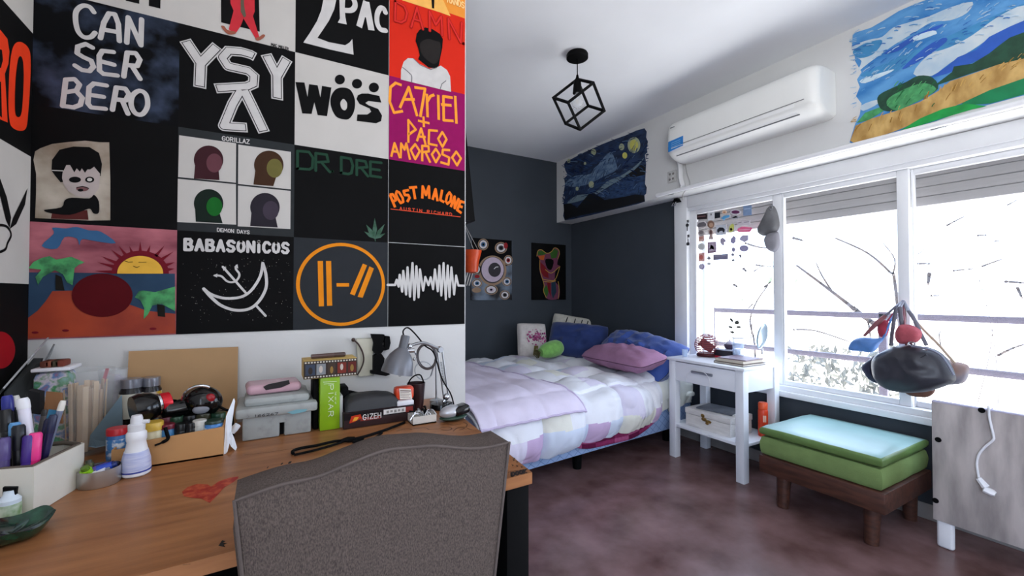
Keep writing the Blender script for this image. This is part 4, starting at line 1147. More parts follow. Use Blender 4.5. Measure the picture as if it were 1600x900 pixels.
pm = [mat('night_mist', (70, 98, 134), 0.6, var=0, scale=16, col2=(126, 152, 178), ramp=(0.35, 0.7), stretch=(1, 1, 2)), mat('night_ground', (8, 10, 14), 0.6, var=0.2, scale=20), paint((212, 208, 110)), paint((176, 184, 150)), mat('night_hill', (26, 44, 78), 0.6, var=0, scale=18, col2=(54, 82, 122), stretch=(1, 1, 2.5)), paint((120, 140, 150))]
A.poly(k((70, 520), (160, 450), (300, 430), (380, 330), (470, 240), (520, 330), (520, 400), (400, 460), (280, 520), (150, 545)), 1, 0, True, 3)
A.poly(k((90, 690), (180, 620), (330, 600), (440, 500), (560, 450), (680, 370), (770, 290), (690, 390), (580, 470), (460, 540), (340, 615), (200, 670)), 1.5, 5, True, 3)
A.poly(k((330, 640), (480, 540), (600, 470), (690, 390), (730, 352), (783, 346), (775, 520), (785, 600), (560, 640)), 2, 4)
A.poly(k((600, 450), (690, 392), (735, 354), (783, 348), (775, 440), (680, 460)), 2.5, 1)
A.poly(k((60, 700), (120, 690), (180, 730), (280, 610), (330, 600), (420, 660), (560, 640), (700, 610), (768, 622), (772, 672), (500, 740), (200, 800), (70, 832)), 3, 1)
for x, y, r, mi in ((680, 178, 62, 3), (680, 180, 42, 2), (572, 195, 26, 3), (600, 270, 24, 2), (325, 240, 24, 3), (305, 525, 26, 3), (180, 562, 15, 3), (108, 318, 16, 3), (250, 340, 12, 3)):
    A.poly(k(*ell(x, y, r * .9, r * 1.15)), 3.5 if mi == 3 else 4, mi)
A.done('night_paint', pm, o)
def inside(p, poly):
    c = False; j = len(poly) - 1
    for i in range(len(poly)):
        (xi, yi), (xj, yj) = poly[i], poly[j]
        if (yi > p[1]) != (yj > p[1]) and p[0] < (xj - xi) * (p[1] - yi) / (yj - yi) + xi: c = not c
        j = i
    return c
A = Art('x', XBF, -1, 0.0006)
for i in range(420):
    x, y = RND.uniform(60, 790), RND.uniform(40, 830)
    if not inside((x, y), out): continue
    low = y > 700 - 0.28 * x + (0 if x < 330 else 60)
    if low and RND.random() < .8: continue
    a = -0.42 + 0.9 * math.sin(x * 0.011 + y * 0.016); L = RND.uniform(14, 34)
    mi = 4 if low else RND.choice((0, 0, 1, 1, 2, 3))
    A.stroke(k((x - L * math.cos(a), y - L * math.sin(a)), (x, y - 4), (x + L * math.cos(a), y + L * math.sin(a))), RND.uniform(0.5, 1.0), 4.6, mi, cap=False)
for i in range(40):
    e = RND.choice((0, 1)); y = RND.uniform(120, 330) if e else RND.uniform(370, 700)
    x = 785 if e else 68
    A.stroke(k((x, y), (x + (RND.uniform(8, 26) if e else -RND.uniform(6, 20)), y - RND.uniform(2, 10))), 0.7, 4.6, RND.choice((0, 3)), cap=False)
q = A.done('brush_strokes', [paint((28, 42, 76)), paint((62, 88, 130)), paint((104, 130, 160)), paint((38, 58, 98)), paint((40, 48, 60))], o); q['kind'] = 'stuff'
k = lambda *p: K(3.46, 1300, 0, *p)
out = [(112, 190), (130, 175), (210, 150), (280, 110), (360, 60), (440, 25), (520, -5), (700, -90), (1300, -370), (1300, 420), (1038, 515), (870, 560), (700, 605), (560, 655), (390, 705), (260, 745), (130, 782), (95, 770), (110, 720), (125, 670), (150, 620), (160, 560), (130, 520), (150, 470), (135, 430), (160, 390), (125, 330), (120, 270), (108, 240)]
o = patch(k(*out), mat('sky_blue', (50, 122, 188), 0.6, var=0, scale=6, col2=(96, 160, 214), ramp=(0.35, 0.62), stretch=(1, 1, 2.2)), 'beam_painting', 'bright field and sky painting on white beam above the window')
A = Art('x', XBF, -1, 0.0006)
pm = [mat('cloud_white', (178, 200, 216), 0.6, var=0, scale=12, col2=(208, 218, 222)), mat('cobalt', (44, 92, 186), 0.6, var=0.12, scale=12), mat('ochre_field', (168, 128, 66), 0.6, var=0, scale=20, col2=(212, 174, 106), ramp=(0.35, 0.65), stretch=(1, 1, 0.5)), mat('grass_green', (22, 150, 66), 0.6, var=0.18, scale=16), mat('tree_green', (28, 70, 50), 0.6, var=0.25, scale=30), mat('bush_green', (70, 150, 92), 0.6, var=0.22, scale=40), paint((206, 226, 236)), mat('deep_green', (10, 122, 74), 0.6, var=0.15, scale=14), mat('azure', (66, 140, 190), 0.6, var=0.1, scale=12)]
for q, lay, mi in (([(115, 250), (200, 215), (270, 200), (330, 150), (420, 120), (520, 90), (640, 40), (760, 10), (730, 70), (640, 110), (540, 120), (440, 180), (340, 240), (270, 290), (200, 340), (140, 385), (160, 330), (120, 300)], 1, 0),
                   ([(120, 270), (180, 235), (262, 215), (268, 240), (220, 295), (150, 315), (118, 295)], 2, 8),
                   ([(160, 400), (270, 350), (400, 290), (540, 240), (640, 190), (800, 120), (1038, 20), (1038, 60), (820, 170), (600, 270), (420, 350), (300, 400), (180, 415)], 1.3, 8),
                   ([(280, 290), (380, 230), (470, 180), (600, 130), (560, 165), (440, 220), (360, 275)], 2, 1), ([(380, 370), (500, 260), (600, 205), (620, 225), (520, 300), (430, 355)], 2, 1),
                   ([(440, 400), (520, 300), (640, 255), (760, 190), (900, 90), (1038, 30), (1038, 120), (880, 190), (760, 270), (640, 340), (540, 410)], 1.6, 0),
                   ([(160, 570), (240, 540), (250, 560), (170, 600)], 2, 0), ([(160, 430), (330, 375), (300, 400), (180, 450)], 2, 6), ([(440, 200), (545, 165), (568, 180), (550, 190), (460, 220)], 2.5, 6)):
    A.poly(k(*q), lay, mi, True, 3)
A.poly(k((535, 420), (640, 345), (680, 310), (780, 270), (850, 200), (960, 145), (1038, 112), (1300, 0), (1300, 90), (1038, 190), (900, 270), (760, 340), (620, 400)), 3, 1)
A.poly(k((650, 390), (660, 360), (760, 345), (850, 290), (900, 250), (960, 205), (1038, 175), (1300, 60), (1300, 200), (1038, 320), (900, 350), (760, 395), (600, 450), (545, 470)), 4, 4)
A.poly(k((135, 665), (180, 610), (260, 580), (280, 600), (200, 650)), 4, 5)
A.poly(k((250, 560), (255, 515), (330, 475), (400, 445), (470, 410), (545, 420), (575, 480), (480, 540), (360, 595), (280, 598)), 5, 4, True, 3)
A.poly(k((300, 570), (310, 530), (400, 480), (500, 450), (565, 480), (520, 520), (420, 570), (350, 598)), 6, 5, True, 3)
A.poly(k((100, 762), (130, 680), (220, 640), (350, 600), (480, 550), (580, 490), (640, 440), (760, 400), (900, 350), (1038, 318), (1300, 220), (1300, 330), (1038, 430), (860, 490), (700, 560), (500, 640), (370, 700), (250, 742), (130, 778)), 5.5, 2)
A.poly(k((372, 706), (480, 640), (600, 590), (720, 560), (840, 575), (760, 592), (600, 640), (420, 697)), 6.5, 3)
A.poly(k((700, 560), (850, 490), (1038, 425), (1300, 330), (1300, 420), (1038, 512), (860, 560), (760, 568)), 6.2, 7)
A.done('field_paint', pm, o)
A = Art('x', XBF, -1, 0.0006)
for i in range(520):
    x = RND.uniform(120, 1180); y = RND.uniform(-60, 760)
    if not inside((x, y), out): continue
    s_ = 560 - 0.47 * (x - 150)
    f_ = 745 - 0.42 * (x - 130)
    a = -0.42 + 0.35 * math.sin(x * 0.013 + y * 0.02); L = RND.uniform(10, 26)
    if y < s_ - 60: mi = RND.choice((0, 1, 2, 2))
    elif abs(y - f_ + 40) < 34: mi = RND.choice((3, 4)); a -= 0.5
    elif 300 < x < 560 and 450 < y < 590: mi = RND.choice((5, 6)); a = -0.9
    else: continue
    A.stroke(k((x - L * math.cos(a), y - L * math.sin(a)), (x, y - 3), (x + L * math.cos(a), y + L * math.sin(a))), RND.uniform(0.8, 1.7), 8, mi, cap=False)
for i in range(26):
    y = RND.uniform(190, 700)
    A.stroke(k((135, y), (135 - RND.uniform(12, 40), y + RND.uniform(2, 12))), 0.9, 8, RND.choice((1, 2) if y < 620 else (3, 4)), cap=False)
q = A.done('brush_strokes', [paint((58, 112, 184)), paint((90, 152, 206)), paint((166, 196, 218)), paint((206, 166, 96)), paint((150, 112, 56)), paint((96, 172, 108)), paint((44, 108, 66))], o); q['kind'] = 'stuff'

# ---------------------------------------------------------------- air conditioner
XA = XB - 0.20
ya, yb = at(1042, 230, 'x', XA).y + 0.02, at(1276, 150, 'x', XA).y
zt_, zb_ = 2.312, 2.035
ac = thing('air_conditioner', 'white wall mounted air conditioner on the beam between the two beam paintings', 'air conditioner', (XB, (ya + yb) / 2, zb_))
prof = smooth_pts([(XB - 0.001, zt_ - 0.005), (XB - 0.09, zt_), (XB - 0.165, zt_ - 0.012), (XB - 0.192, zt_ - 0.05), (XB - 0.200, zt_ - 0.12), (XB - 0.197, zb_ + 0.075), (XB - 0.175, zb_ + 0.04), (XB - 0.12, zb_ + 0.012), (XB - 0.05, zb_), (XB - 0.001, zb_ + 0.004)], False, 4)
M_AC = mat('ac_shell', (238, 238, 234), 0.3, var=0.015, scale=6)
mb = MB(); n = len(prof); rows = []
L = ya - yb
for f in [0, 0.002, 0.006, 0.013, 0.024, 0.04, 0.06] + [0.06 + 0.88 * i / 10 for i in range(1, 10)] + [0.94, 0.96, 0.976, 0.987, 0.994, 0.998, 1.0]:
    e = min(f, 1 - f) / 0.06; sh = 1 if e >= 1 else (1 - (1 - e) ** 2) ** 0.5 * 0.2 + 0.8
    rows.append([Vector((XB - (XB - x) * (0.78 + 0.22 * (sh - 0.8) / 0.2), yb + L * f, zt_ - (zt_ - zb_) / 2 + (z - (zt_ + zb_) / 2) * sh)) for x, z in prof])
vs = [p for r in rows for p in r]; fs = []
for a in range(len(rows) - 1):
    for b in range(n - 1): fs.append([a * n + b, a * n + b + 1, (a + 1) * n + b + 1, (a + 1) * n + b])
fs.append(list(range(n))); fs.append([(len(rows) - 1) * n + i for i in range(n)])
mb.add(vs, fs, 0, True)
part('casing', mb, M_AC, ac)
M_SLOT = mat('slot_grey', (96, 98, 102), 0.6)
mb = MB().beam((XB - 0.199, yb + 0.06, zb_ + 0.088), (XB - 0.199, ya - 0.03, zb_ + 0.088), 0.004, 0.003)
mb.beam((XB - 0.16, yb + 0.10, zb_ + 0.030), (XB - 0.16, ya - 0.07, zb_ + 0.030), 0.008, 0.004)
part('panel_seam', mb, M_SLOT, ac)
mb = MB().prism([(XB - 0.202, yb + 0.11, zb_ + 0.082), (XB - 0.202, ya - 0.06, zb_ + 0.082), (XB - 0.168, ya - 0.06, zb_ + 0.034), (XB - 0.168, yb + 0.11, zb_ + 0.034)], (-0.003, 0, -0.002))
part('air_vane', mb, mat('vane_white', (244, 244, 242), 0.25, var=0.01), ac)
P = [at(*p, 'x', XB - 0.203) for p in ((1044, 222), (1067, 212), (1067, 227), (1044, 238))]
q = part('sticker', MB().prism(P, (0.002, 0, 0)), mat('sticker_blue', (36, 128, 206), 0.4, var=0.05), ac)
q['label'] = 'blue energy sticker'
A = Art('x', XB - 0.2035, -1)
for i in range(4):
    A.stroke([(1049, 224 + i * 3), (1063, 218 + i * 3)], 0.6, 1)
A.done('sticker_print', paint((150, 200, 236)), q)
mb = MB().box((XB - 0.203, ya - 0.07, zt_ - 0.055), (0.003, 0.035, 0.006), bev=0.001)
part('logo_badge', mb, M_SLOT, ac)
part('label_print', MB().box((XB - 0.11, ya - 0.17, zb_ + 0.012), (0.03, 0.07, 0.003), rot(0, 12, 0)), mat('label_grey', (150, 150, 154), 0.6, var=0.2, scale=60), ac)
# cable duct and wall socket below it
c0 = at(1058, 255, 'x', XB - 0.012); c1 = at(1066, 303, 'x', XB - 0.012)
mb = MB().tube(smooth_pts([tuple(at(*p, 'x', XB - 0.02)) for p in ((1060, 246), (1063, 262), (1064, 280), (1067, 292))], False, 5), 0.022, 10, flat=0.8)
solo('cable_sleeve', mb, mat('sleeve_white', (222, 222, 222), 0.6, var=0.03), 'white sleeve for cables dropping from the air conditioner end', 'cable sleeve', c0)
mb = MB().tube(smooth_pts([tuple(at(*p, 'x', XB - 0.008)) for p in ((1070, 250), (1073, 270), (1078, 288), (1071, 298), (1067, 304), (1067, 312))], False, 5), 0.003, 6)
solo('power_cable', mb, mat('cable_grey', (170, 168, 166), 0.5), 'thin grey cable looping beside the white sleeve to window corner', 'cable', c1)
c = at(1050, 276, 'x', XB - 0.006)
t = thing('wall_socket', 'pale scuffed wall socket under the air conditioner', 'socket', c)
pl_ = part('plate', MB().box(c, (0.012, 0.075, 0.085), bev=0.004), mat('socket_plate', (200, 199, 197), 0.5, var=0.12, scale=30), t)
for dy, dz in ((0.014, 0.02), (-0.016, 0.018), (0.015, -0.02), (-0.014, -0.018)):
    part('socket_hole', MB().lathe([(0.009, 0), (0.009, 0.002)], c + Vector((-0.006, dy, dz)), 12, rot(0, -90, 0)), mat('socket_grey', (128, 126, 124), 0.6), pl_)
c = at(1067, 311, 'x', XB + 0.03)
t = thing('bulldog_clip', 'black metal clip gripping the upper corner of the window frame', 'clip', (XW - 0.06, Y1 - 0.03, ZB - 0.02))
part('jaw', MB().prism([(XW - 0.07, Y1 - 0.01, ZB - 0.035), (XW - 0.07, Y1 - 0.075, ZB - 0.035), (XW - 0.07, Y1 - 0.055, ZB - 0.004), (XW - 0.07, Y1 - 0.03, ZB - 0.004)], (0.03, 0, 0)), M_BLACK, t)
part('lever', MB().tube([(XW - 0.075, Y1 - 0.03, ZB - 0.035), (XW - 0.08, Y1 - 0.015, ZB - 0.06), (XW - 0.075, Y1 - 0.045, ZB - 0.06), (XW - 0.075, Y1 - 0.05, ZB - 0.035)], 0.003, 6), M_CHROME, t)

# ---------------------------------------------------------------- pendant lamp
c0 = at(902, 84, 'z', ZC)
pd = thing('pendant_lamp', 'black open cube pendant lamp with bare bulb hanging from ceiling', 'lamp', c0)
part('canopy', MB().lathe([(0.058, 0.0), (0.062, -0.008), (0.062, -0.026), (0.056, -0.03), (0, -0.03)], c0 + Vector((0, 0, -0.0005)), 32), M_BLACK, pd)
dep = (c0 - Vector(EYE)).dot(Vector(_f)); ppm = FPX / dep
zs_ = at(903, 122, 'x', c0.x).z
part('cord', MB().tube([c0 + Vector((0, 0, -0.03)), (c0.x, c0.y, zs_)], 0.003, 6), M_BLACK, pd)
part('socket', MB().lathe([(0.006, 0.02), (0.010, 0.0), (0.020, -0.012), (0.027, -0.085), (0.0, -0.085)], (c0.x, c0.y, zs_), 20), M_BLACK, pd)
o = part('bulb', MB().lathe([(0.013, -0.082), (0.017, -0.095), (0.034, -0.125), (0.036, -0.145), (0.026, -0.168), (0, -0.178)], (c0.x, c0.y, zs_), 20), mat('clear_bulb', (235, 238, 240), 0.05, var=0, alpha=0.30), pd)
part('filament', MB().tube(smooth_pts([(c0.x - 0.012, c0.y, zs_ - 0.10), (c0.x, c0.y, zs_ - 0.14), (c0.x + 0.012, c0.y, zs_ - 0.10)], False, 5), 0.001, 5), M_BRASS, o)
edge = 0.1709 * dep / 2.42
def camv(v): return Vector(_r * v[0] - _u * v[1] + _f * v[2])
axs = [camv(v) for v in ((0.3858, 0.4930, -0.7799), (0.7887, -0.6148, 0.0016), (0.4787, 0.6157, 0.6260))]
dctr = Vector(EYE) + camv((0.3756, -1.0352, 2.42)) * (dep / 2.42)
for i in range(3):
    a, b, c_ = axs[i], axs[(i + 1) % 3], axs[(i + 2) % 3]
    for s1 in (-1, 1):
        for s2 in (-1, 1):
            q = dctr + (b * s1 + c_ * s2) * edge / 2
            part('frame_bar', MB().beam(q - a * (edge / 2 + 0.006), q + a * (edge / 2 + 0.006), 0.0125, 0.0125, up=b, bev=0.001), M_BLACK, pd)

# ---------------------------------------------------------------- nightstand
M_NS = mat('white_lacquer', (232, 234, 240), 0.32, var=0.015, scale=6)
nA = at(1055, 712, 'z', 0); nB = at(1155, 755, 'z', 0)
x0, x1 = (nA.x + nB.x) / 2 - 0.012, 2.775
y1, y0 = nA.y + 0.025, nB.y - 0.028
ZT = 0.672
ns = thing('nightstand', 'white nightstand with one drawer and a low shelf beside the bed', 'nightstand', ((x0 + x1) / 2, (y0 + y1) / 2, 0))
part('top', MB().box2((x0 - 0.012, y0 - 0.012, ZT - 0.018), (x1 + 0.01, y1 + 0.012, ZT), bev=0.003), M_NS, ns)
for xx in (x0, x1 - 0.05):
    for yy in (y0, y1 - 0.05):
        part('leg', MB().box2((xx, yy, 0), (xx + 0.05, yy + 0.05, ZT - 0.018), bev=0.002), M_NS, ns)
ZA = 0.522
mb = MB().box2((x0 + 0.05, y0 + 0.008, ZA), (x1 - 0.05, y0 + 0.026, ZT - 0.018)).box2((x0 + 0.05, y1 - 0.026, ZA), (x1 - 0.05, y1 - 0.008, ZT - 0.018)).box2((x1 - 0.03, y0 + 0.05, ZA), (x1 - 0.012, y1 - 0.05, ZT - 0.018))
part('apron', mb, M_NS, ns)
part('shelf', MB().box2((x0 + 0.004, y0 + 0.004, 0.208), (x1 - 0.004, y1 - 0.004, 0.226), bev=0.002), M_NS, ns)
dr = part('drawer', MB().box2((x0 + 0.004, y0 + 0.053, ZA), (x0 + 0.3, y1 - 0.053, ZT - 0.026), bev=0.002), M_NS, ns)
ym_ = at(1098, 592, 'x', x0).y
part('handle', MB().box2((x0 - 0.018, ym_ - 0.075, 0.592), (x0 - 0.006, ym_ + 0.075, 0.608), bev=0.003).box2((x0 - 0.008, ym_ - 0.06, 0.594), (x0 + 0.004, ym_ - 0.05, 0.606)).box2((x0 - 0.008, ym_ + 0.05, 0.594), (x0 + 0.004, ym_ + 0.06, 0.606)), mat('satin_nickel', (140, 142, 150), 0.35, 0.8, var=0.05), dr)
cab = smooth_pts([(x0 - 0.022, ym_ + 0.10, ZT - 0.09), (x0 - 0.024, ym_ + 0.05, 0.622), (x0 - 0.024, ym_ - 0.02, 0.615), (x0 - 0.026, ym_ - 0.06, 0.585), (x0 - 0.02, ym_ - 0.065, 0.54), (x0 - 0.018, ym_ - 0.055, 0.505)], False, 6)
solo('charging_cable', MB().tube([(x0 - 0.004, ym_ + 0.12, ZT - 0.14)] + cab, 0.002, 6), M_WHITEP, 'thin white cable looped through the nightstand drawer handle', 'cable', cab[0])
# things on the shelf
yb0, yb1 = at(1143, 690, 'x', x0 + 0.06).y, at(1073, 655, 'x', x0 + 0.06).y
bx0, bx1 = x0 + 0.05, x0 + 0.27
t = thing('keepsake_box', 'white wooden keepsake box with gold clasp on the nightstand shelf', 'box', ((bx0 + bx1) / 2, (yb0 + yb1) / 2, 0.2265))
M_BOX = mat('whitewashed_wood', (216, 212, 208), 0.6, var=0.08, scale=14, stretch=(6, 1, 6))
part('body', MB().box2((bx0, yb0, 0.2265), (bx1, yb1, 0.305), bev=0.003), M_BOX, t)
part('lid', MB().box2((bx0 - 0.004, yb0 - 0.004, 0.3065), (bx1 + 0.004, yb1 + 0.004, 0.345), bev=0.005), M_BOX, t)
yc = (yb0 + yb1) / 2
mb = MB()
mb.ball((bx0 - 0.004, yc + 0.028, 0.318), (0.004, 0.014, 0.012)).ball((bx0 - 0.004, yc + 0.018, 0.296), (0.004, 0.02, 0.012)).ball((bx0 - 0.005, yc - 0.012, 0.29), (0.004, 0.024, 0.009)).ball((bx0 - 0.006, yc - 0.005, 0.277), (0.005, 0.012, 0.01)).tube([(bx0 - 0.007, yc + 0.03, 0.31), (bx0 - 0.008, yc - 0.03, 0.282)], 0.003, 6)
part('clasp', mb, mat('aged_gold', (150, 122, 70), 0.4, 0.9, var=0.3, scale=60), t)
t = thing('notebook', 'grey covered notebook lying on the white keepsake box', 'notebook', ((bx0 + bx1) / 2, yc, 0.3455))
M9 = rot(0, 0, 8)
part('cover', MB().box((bx0 + 0.12, yc - 0.01, 0.3515), (0.17, 0.235, 0.011), M9, bev=0.003), mat('slate_cover', (96, 100, 108), 0.45, var=0.12, scale=16), t)
part('pages', MB().box((bx0 + 0.122, yc - 0.01, 0.3515), (0.166, 0.238, 0.006), M9), mat('page_white', (222, 220, 212), 0.8, var=0.04), t)
c = at(1196, 680, 'z', 0.2265)
c = Vector((x1 - 0.10, y0 + 0.045, 0.2265))
t = thing('spray_bottle', 'orange red cylindrical bottle standing on the nightstand shelf end', 'bottle', c)
part('body', MB().lathe([(0.026, 0), (0.028, 0.004), (0.028, 0.155), (0.024, 0.165), (0.02, 0.168)], c, 24), mat('bottle_orange', (222, 66, 32), 0.3, var=0.05), t)
part('cap', MB().lathe([(0.026, 0.166), (0.0265, 0.20), (0.022, 0.206), (0, 0.207)], c, 24), mat('cap_orange', (232, 88, 44), 0.35, var=0.04), t)
part('label_print', MB().box(c + Vector((-0.018, -0.020, 0.11)), (0.002, 0.018, 0.04), rot(0, 0, 48)), paint((240, 196, 176)), t)
# things on top
def bk(name, label, c, d, rz, cover, z):
    t = thing(name, label, 'book', (c[0], c[1], z), 'books on the nightstand')
    M = rot(0, 0, rz); h = d[2]
    part('cover', MB().box((c[0], c[1], z + 0.0012), (d[0], d[1], 0.0024), M).box((c[0], c[1], z + h - 0.0012), (d[0], d[1], 0.0024), M).box(Vector((c[0], c[1], z + h / 2)) + M @ Vector((0, d[1] / 2 - 0.0012, 0)), (d[0], 0.0024, h), M), cover, t)
    part('pages', MB().box((c[0], c[1], z + h / 2), (d[0] - 0.006, d[1] - 0.006, h - 0.005), M), mat('book_pages', (214, 206, 192), 0.85, var=0.06, scale=90, stretch=(1, 1, 8)), t)
bc = (x0 + 0.145, y0 + 0.115)
bk('book', 'thin dark backed book at the bottom of the nightstand pile', bc, (0.21, 0.20, 0.013), -3, mat('book_umber', (64, 52, 52), 0.5, var=0.1), ZT)
bk('book', 'cream book in the middle of the nightstand pile', (bc[0] + 0.004, bc[1] + 0.004), (0.20, 0.185, 0.016), -1, mat('book_cream', (196, 180, 160), 0.5, var=0.06), ZT + 0.0135)
bk('book', 'dusky mauve paperback topmost on the nightstand pile', (bc[0] + 0.012, bc[1] + 0.002), (0.19, 0.18, 0.006), 2, mat('book_mauve', (128, 108, 122), 0.5, var=0.1), ZT + 0.030)
zt2 = ZT + 0.0365
c = Vector((bc[0] + 0.09, bc[1] + 0.055, ZT + 0.0365))
tl = at(1155, 545, 'x', x0 + 0.235)
c = Vector((x0 + 0.275, y0 + 0.205, ZT))
t = thing('tumbler', 'tall clear glass tumbler behind the pile of books', 'glass', c)
M_TUMB = mat('tumbler_glass', (206, 224, 246), 0.04, var=0, alpha=0.38)
part('glass', MB().lathe([(0.001, 0.008), (0.028, 0.008), (0.033, 0.145), (0.036, 0.145), (0.031, 0.0), (0.0, 0.0)], c, 24), M_TUMB, t)
part('rim', MB().lathe([(0.0335, 0.143), (0.0368, 0.143), (0.0368, 0.147), (0.0335, 0.147)], c, 24), mat('rim_grey', (120, 124, 140), 0.2), t)
c = Vector((x0 + 0.10, y1 - 0.05, ZT))
solo('shot_glass', MB().lathe([(0.001, 0.005), (0.014, 0.005), (0.018, 0.05), (0.02, 0.05), (0.016, 0.0), (0.0, 0.0)], c, 20), mat('tumbler_glass', (206, 224, 246)), 'tiny clear shot glass on the nightstand corner by the bed', 'glass', c)
# standing oval mirror
c = Vector((x1 - 0.05, y0 + 0.075, ZT))
t = thing('table_mirror', 'oval standing mirror in a clear frame at the nightstand edge', 'mirror', c)
part('base', MB().lathe([(0.05, 0), (0.05, 0.006), (0.02, 0.012), (0.009, 0.02), (0.008, 0.05), (0, 0.05)], c, 24), M_CLEAR, t)
part('stem', MB().tube([c + Vector((0, 0, 0.05)), c + Vector((0, 0, 0.085))], 0.007, 10), M_CHROME, t)
mc = c + Vector((0, 0, 0.165)); Mm = rot(0, 0, 92) @ rot(0, 80, 0)
part('frame', MB().lathe([(0.054, -0.006), (0.060, 0), (0.054, 0.006)], mc, 36, Mm, sx=1.4), mat('mirror_frame', (150, 165, 176), 0.25, 0.6), t)
part('mirror_glass', MB().lathe([(0.0, -0.004), (0.055, -0.004), (0.055, 0.004), (0, 0.004)], mc, 36, Mm, sx=1.4), mat('mirror', (160, 176, 180), 0.06, 1.0, var=0), t)
# red wire basket
c = at(1105, 553, 'z', ZT); c = Vector((x0 + 0.25, y1 - 0.11, ZT))
t = thing('wire_basket', 'round red wire basket at the bed end of the nightstand top', 'basket', c)
M_RED = mat('red_wire', (128, 40, 44), 0.4, var=0.1)
for i in range(9):
    z = 0.022 + i * 0.0145; a = (z - 0.075) / 0.078; r = 0.075 * math.sqrt(max(0.1, 1 - a * a))
    part('ring', MB().tube([c + Vector((r * math.cos(w), r * math.sin(w), z)) for w in [2 * math.pi * q / 28 for q in range(28)]], 0.0028, 6, closed=True), M_RED, t)
mb = MB()
for q in range(3):
    w = q * 1.05 + .3
    mb.tube([c + Vector((0.078 * math.cos(v) * math.cos(w), 0.078 * math.cos(v) * math.sin(w), 0.078 + 0.075 * math.sin(v))) for v in [2 * math.pi * z / 24 for z in range(24)]], 0.002, 6, closed=True)
part('hoop', mb, M_RED, t)
part('base', MB().lathe([(0.062, 0), (0.066, 0.012), (0.06, 0.022), (0, 0.022)], c, 28), mat('base_maroon', (74, 24, 30), 0.5), t)
part('divider', MB().box(c + Vector((0.0, 0, 0.075)), (0.003, 0.10, 0.06), rot(35, 0, 30)), mat('divider_red', (128, 62, 68), 0.5, var=0.1), t)
# dark case with bowl
c = Vector((x0 + 0.30, y0 + 0.30, ZT))
t = thing('storage_case', 'low dark case with red base behind the glass tumbler', 'case', c)
part('body', MB().box(c + Vector((0, 0, 0.034)), (0.10, 0.13, 0.038), bev=0.004), mat('case_dark', (44, 40, 50), 0.5, var=0.1), t)
part('tray', MB().box(c + Vector((0, 0, 0.007)), (0.108, 0.14, 0.014), bev=0.003), mat('tray_red', (190, 40, 62), 0.5), t)
part('lid', MB().box(c + Vector((0, 0, 0.057)), (0.104, 0.135, 0.008), bev=0.003), mat('lid_pale', (190, 194, 210), 0.4), t)
cb = c + Vector((0.0, -0.02, 0.0615))
t = thing('bowl', 'small dark lidded bowl on top of the dark case', 'bowl', cb)
part('body', MB().lathe([(0.022, 0), (0.034, 0.012), (0.036, 0.032), (0.03, 0.034)], cb, 22), mat('bowl_plum', (72, 56, 76), 0.4, var=0.1), t)
part('lid', MB().lathe([(0.034, 0.034), (0.022, 0.046), (0.006, 0.058), (0.004, 0.066), (0, 0.067)], cb, 22), mat('bowl_lid', (176, 170, 190), 0.3, alpha=0.8), t)
# small plant sprig in the glass
tp = Vector((x0 + 0.275, y0 + 0.205, ZT))
t = thing('leaf_sprig', 'dark leafy sprig standing in the glass tumbler', 'plant', tp + Vector((0, 0, 0.012)))
top = at(1143, 498, 'x', tp.x)
P = smooth_pts([tuple(tp + Vector((0, 0, 0.012))), tuple(tp + Vector((0.0, 0.03, 0.12))), tuple(Vector((tp.x, top.y, top.z)))], False, 6)
part('stem', MB().tube(P, 0.0016, 5), mat('sprig_stem', (84, 80, 70), 0.7), t)
for px, py, a in ((1143, 500, 60), (1152, 505, -20), (1141, 511, 20), (1154, 511, -5), (1144, 519, 10), (1151, 503, -30)):
    q = at(px, py, 'x', tp.x); a = math.radians(a); d = Vector((0.2, -math.cos(a), -math.sin(a))).normalized(); n_ = Vector((1, 0.3, 0.2)).cross(d).normalized()
    part('leaf', MB().grid(lambda u, v: q + d * (u - .5) * 0.036 + n_ * (v - .5) * 0.017 * math.sin(math.pi * min(.98, max(.02, u))) + Vector((0.004 * math.sin(math.pi * v), 0, 0)), 8, 4), mat('sprig_leaf', (88, 90, 82), 0.6, var=0.1), t)
# loose papers
for rz in (12,):
    mb = MB()
    for q in range(4):
        mb.box((x1 - 0.105, y0 + 0.16, ZT + 0.004 + q * 0.007), (0.11, 0.12 - q * 0.01, 0.005), rot(3 * q, 0, rz - 5 * q), bev=0.002)
    solo('paper_pile', mb, mat('paper_white', (232, 236, 242), 0.7, var=0.04), 'small pile of folded white papers beside the standing mirror', 'papers', (x1 - 0.105, y0 + 0.16, ZT))

# ---------------------------------------------------------------- bench with green cushions
zb = 0.165
pN, pF, pR = at(1383, 807, 'z', zb), at(1186, 736, 'z', zb), at(1414, 770, 'z', zb)
bx = (pN.x + pF.x) / 2; by0, by1 = pN.y, pF.y; bx1 = 2.785
M_RUST = mat('walnut_brown', (58, 34, 26), 0.5, var=0, scale=9, col2=(84, 50, 38), stretch=(6, 1, 6))
bn = thing('bench', 'low brown wooden bench under the window holding green cushions', 'bench', ((bx + bx1) / 2, (by0 + by1) / 2, 0))
part('rail_frame', MB().box2((bx, by0, zb), (bx1, by1, 0.255), bev=0.006), M_RUST, bn)
for yy in (by0 + 0.07, by1 - 0.09):
    for xx in (bx + 0.07, bx1 - 0.05):
        part('leg', MB().tube([(xx, yy, zb + 0.004), (xx + (0.012 if xx > bx + .2 else -0.012), yy, 0)], [0.034, 0.026], 12), M_RUST, bn)
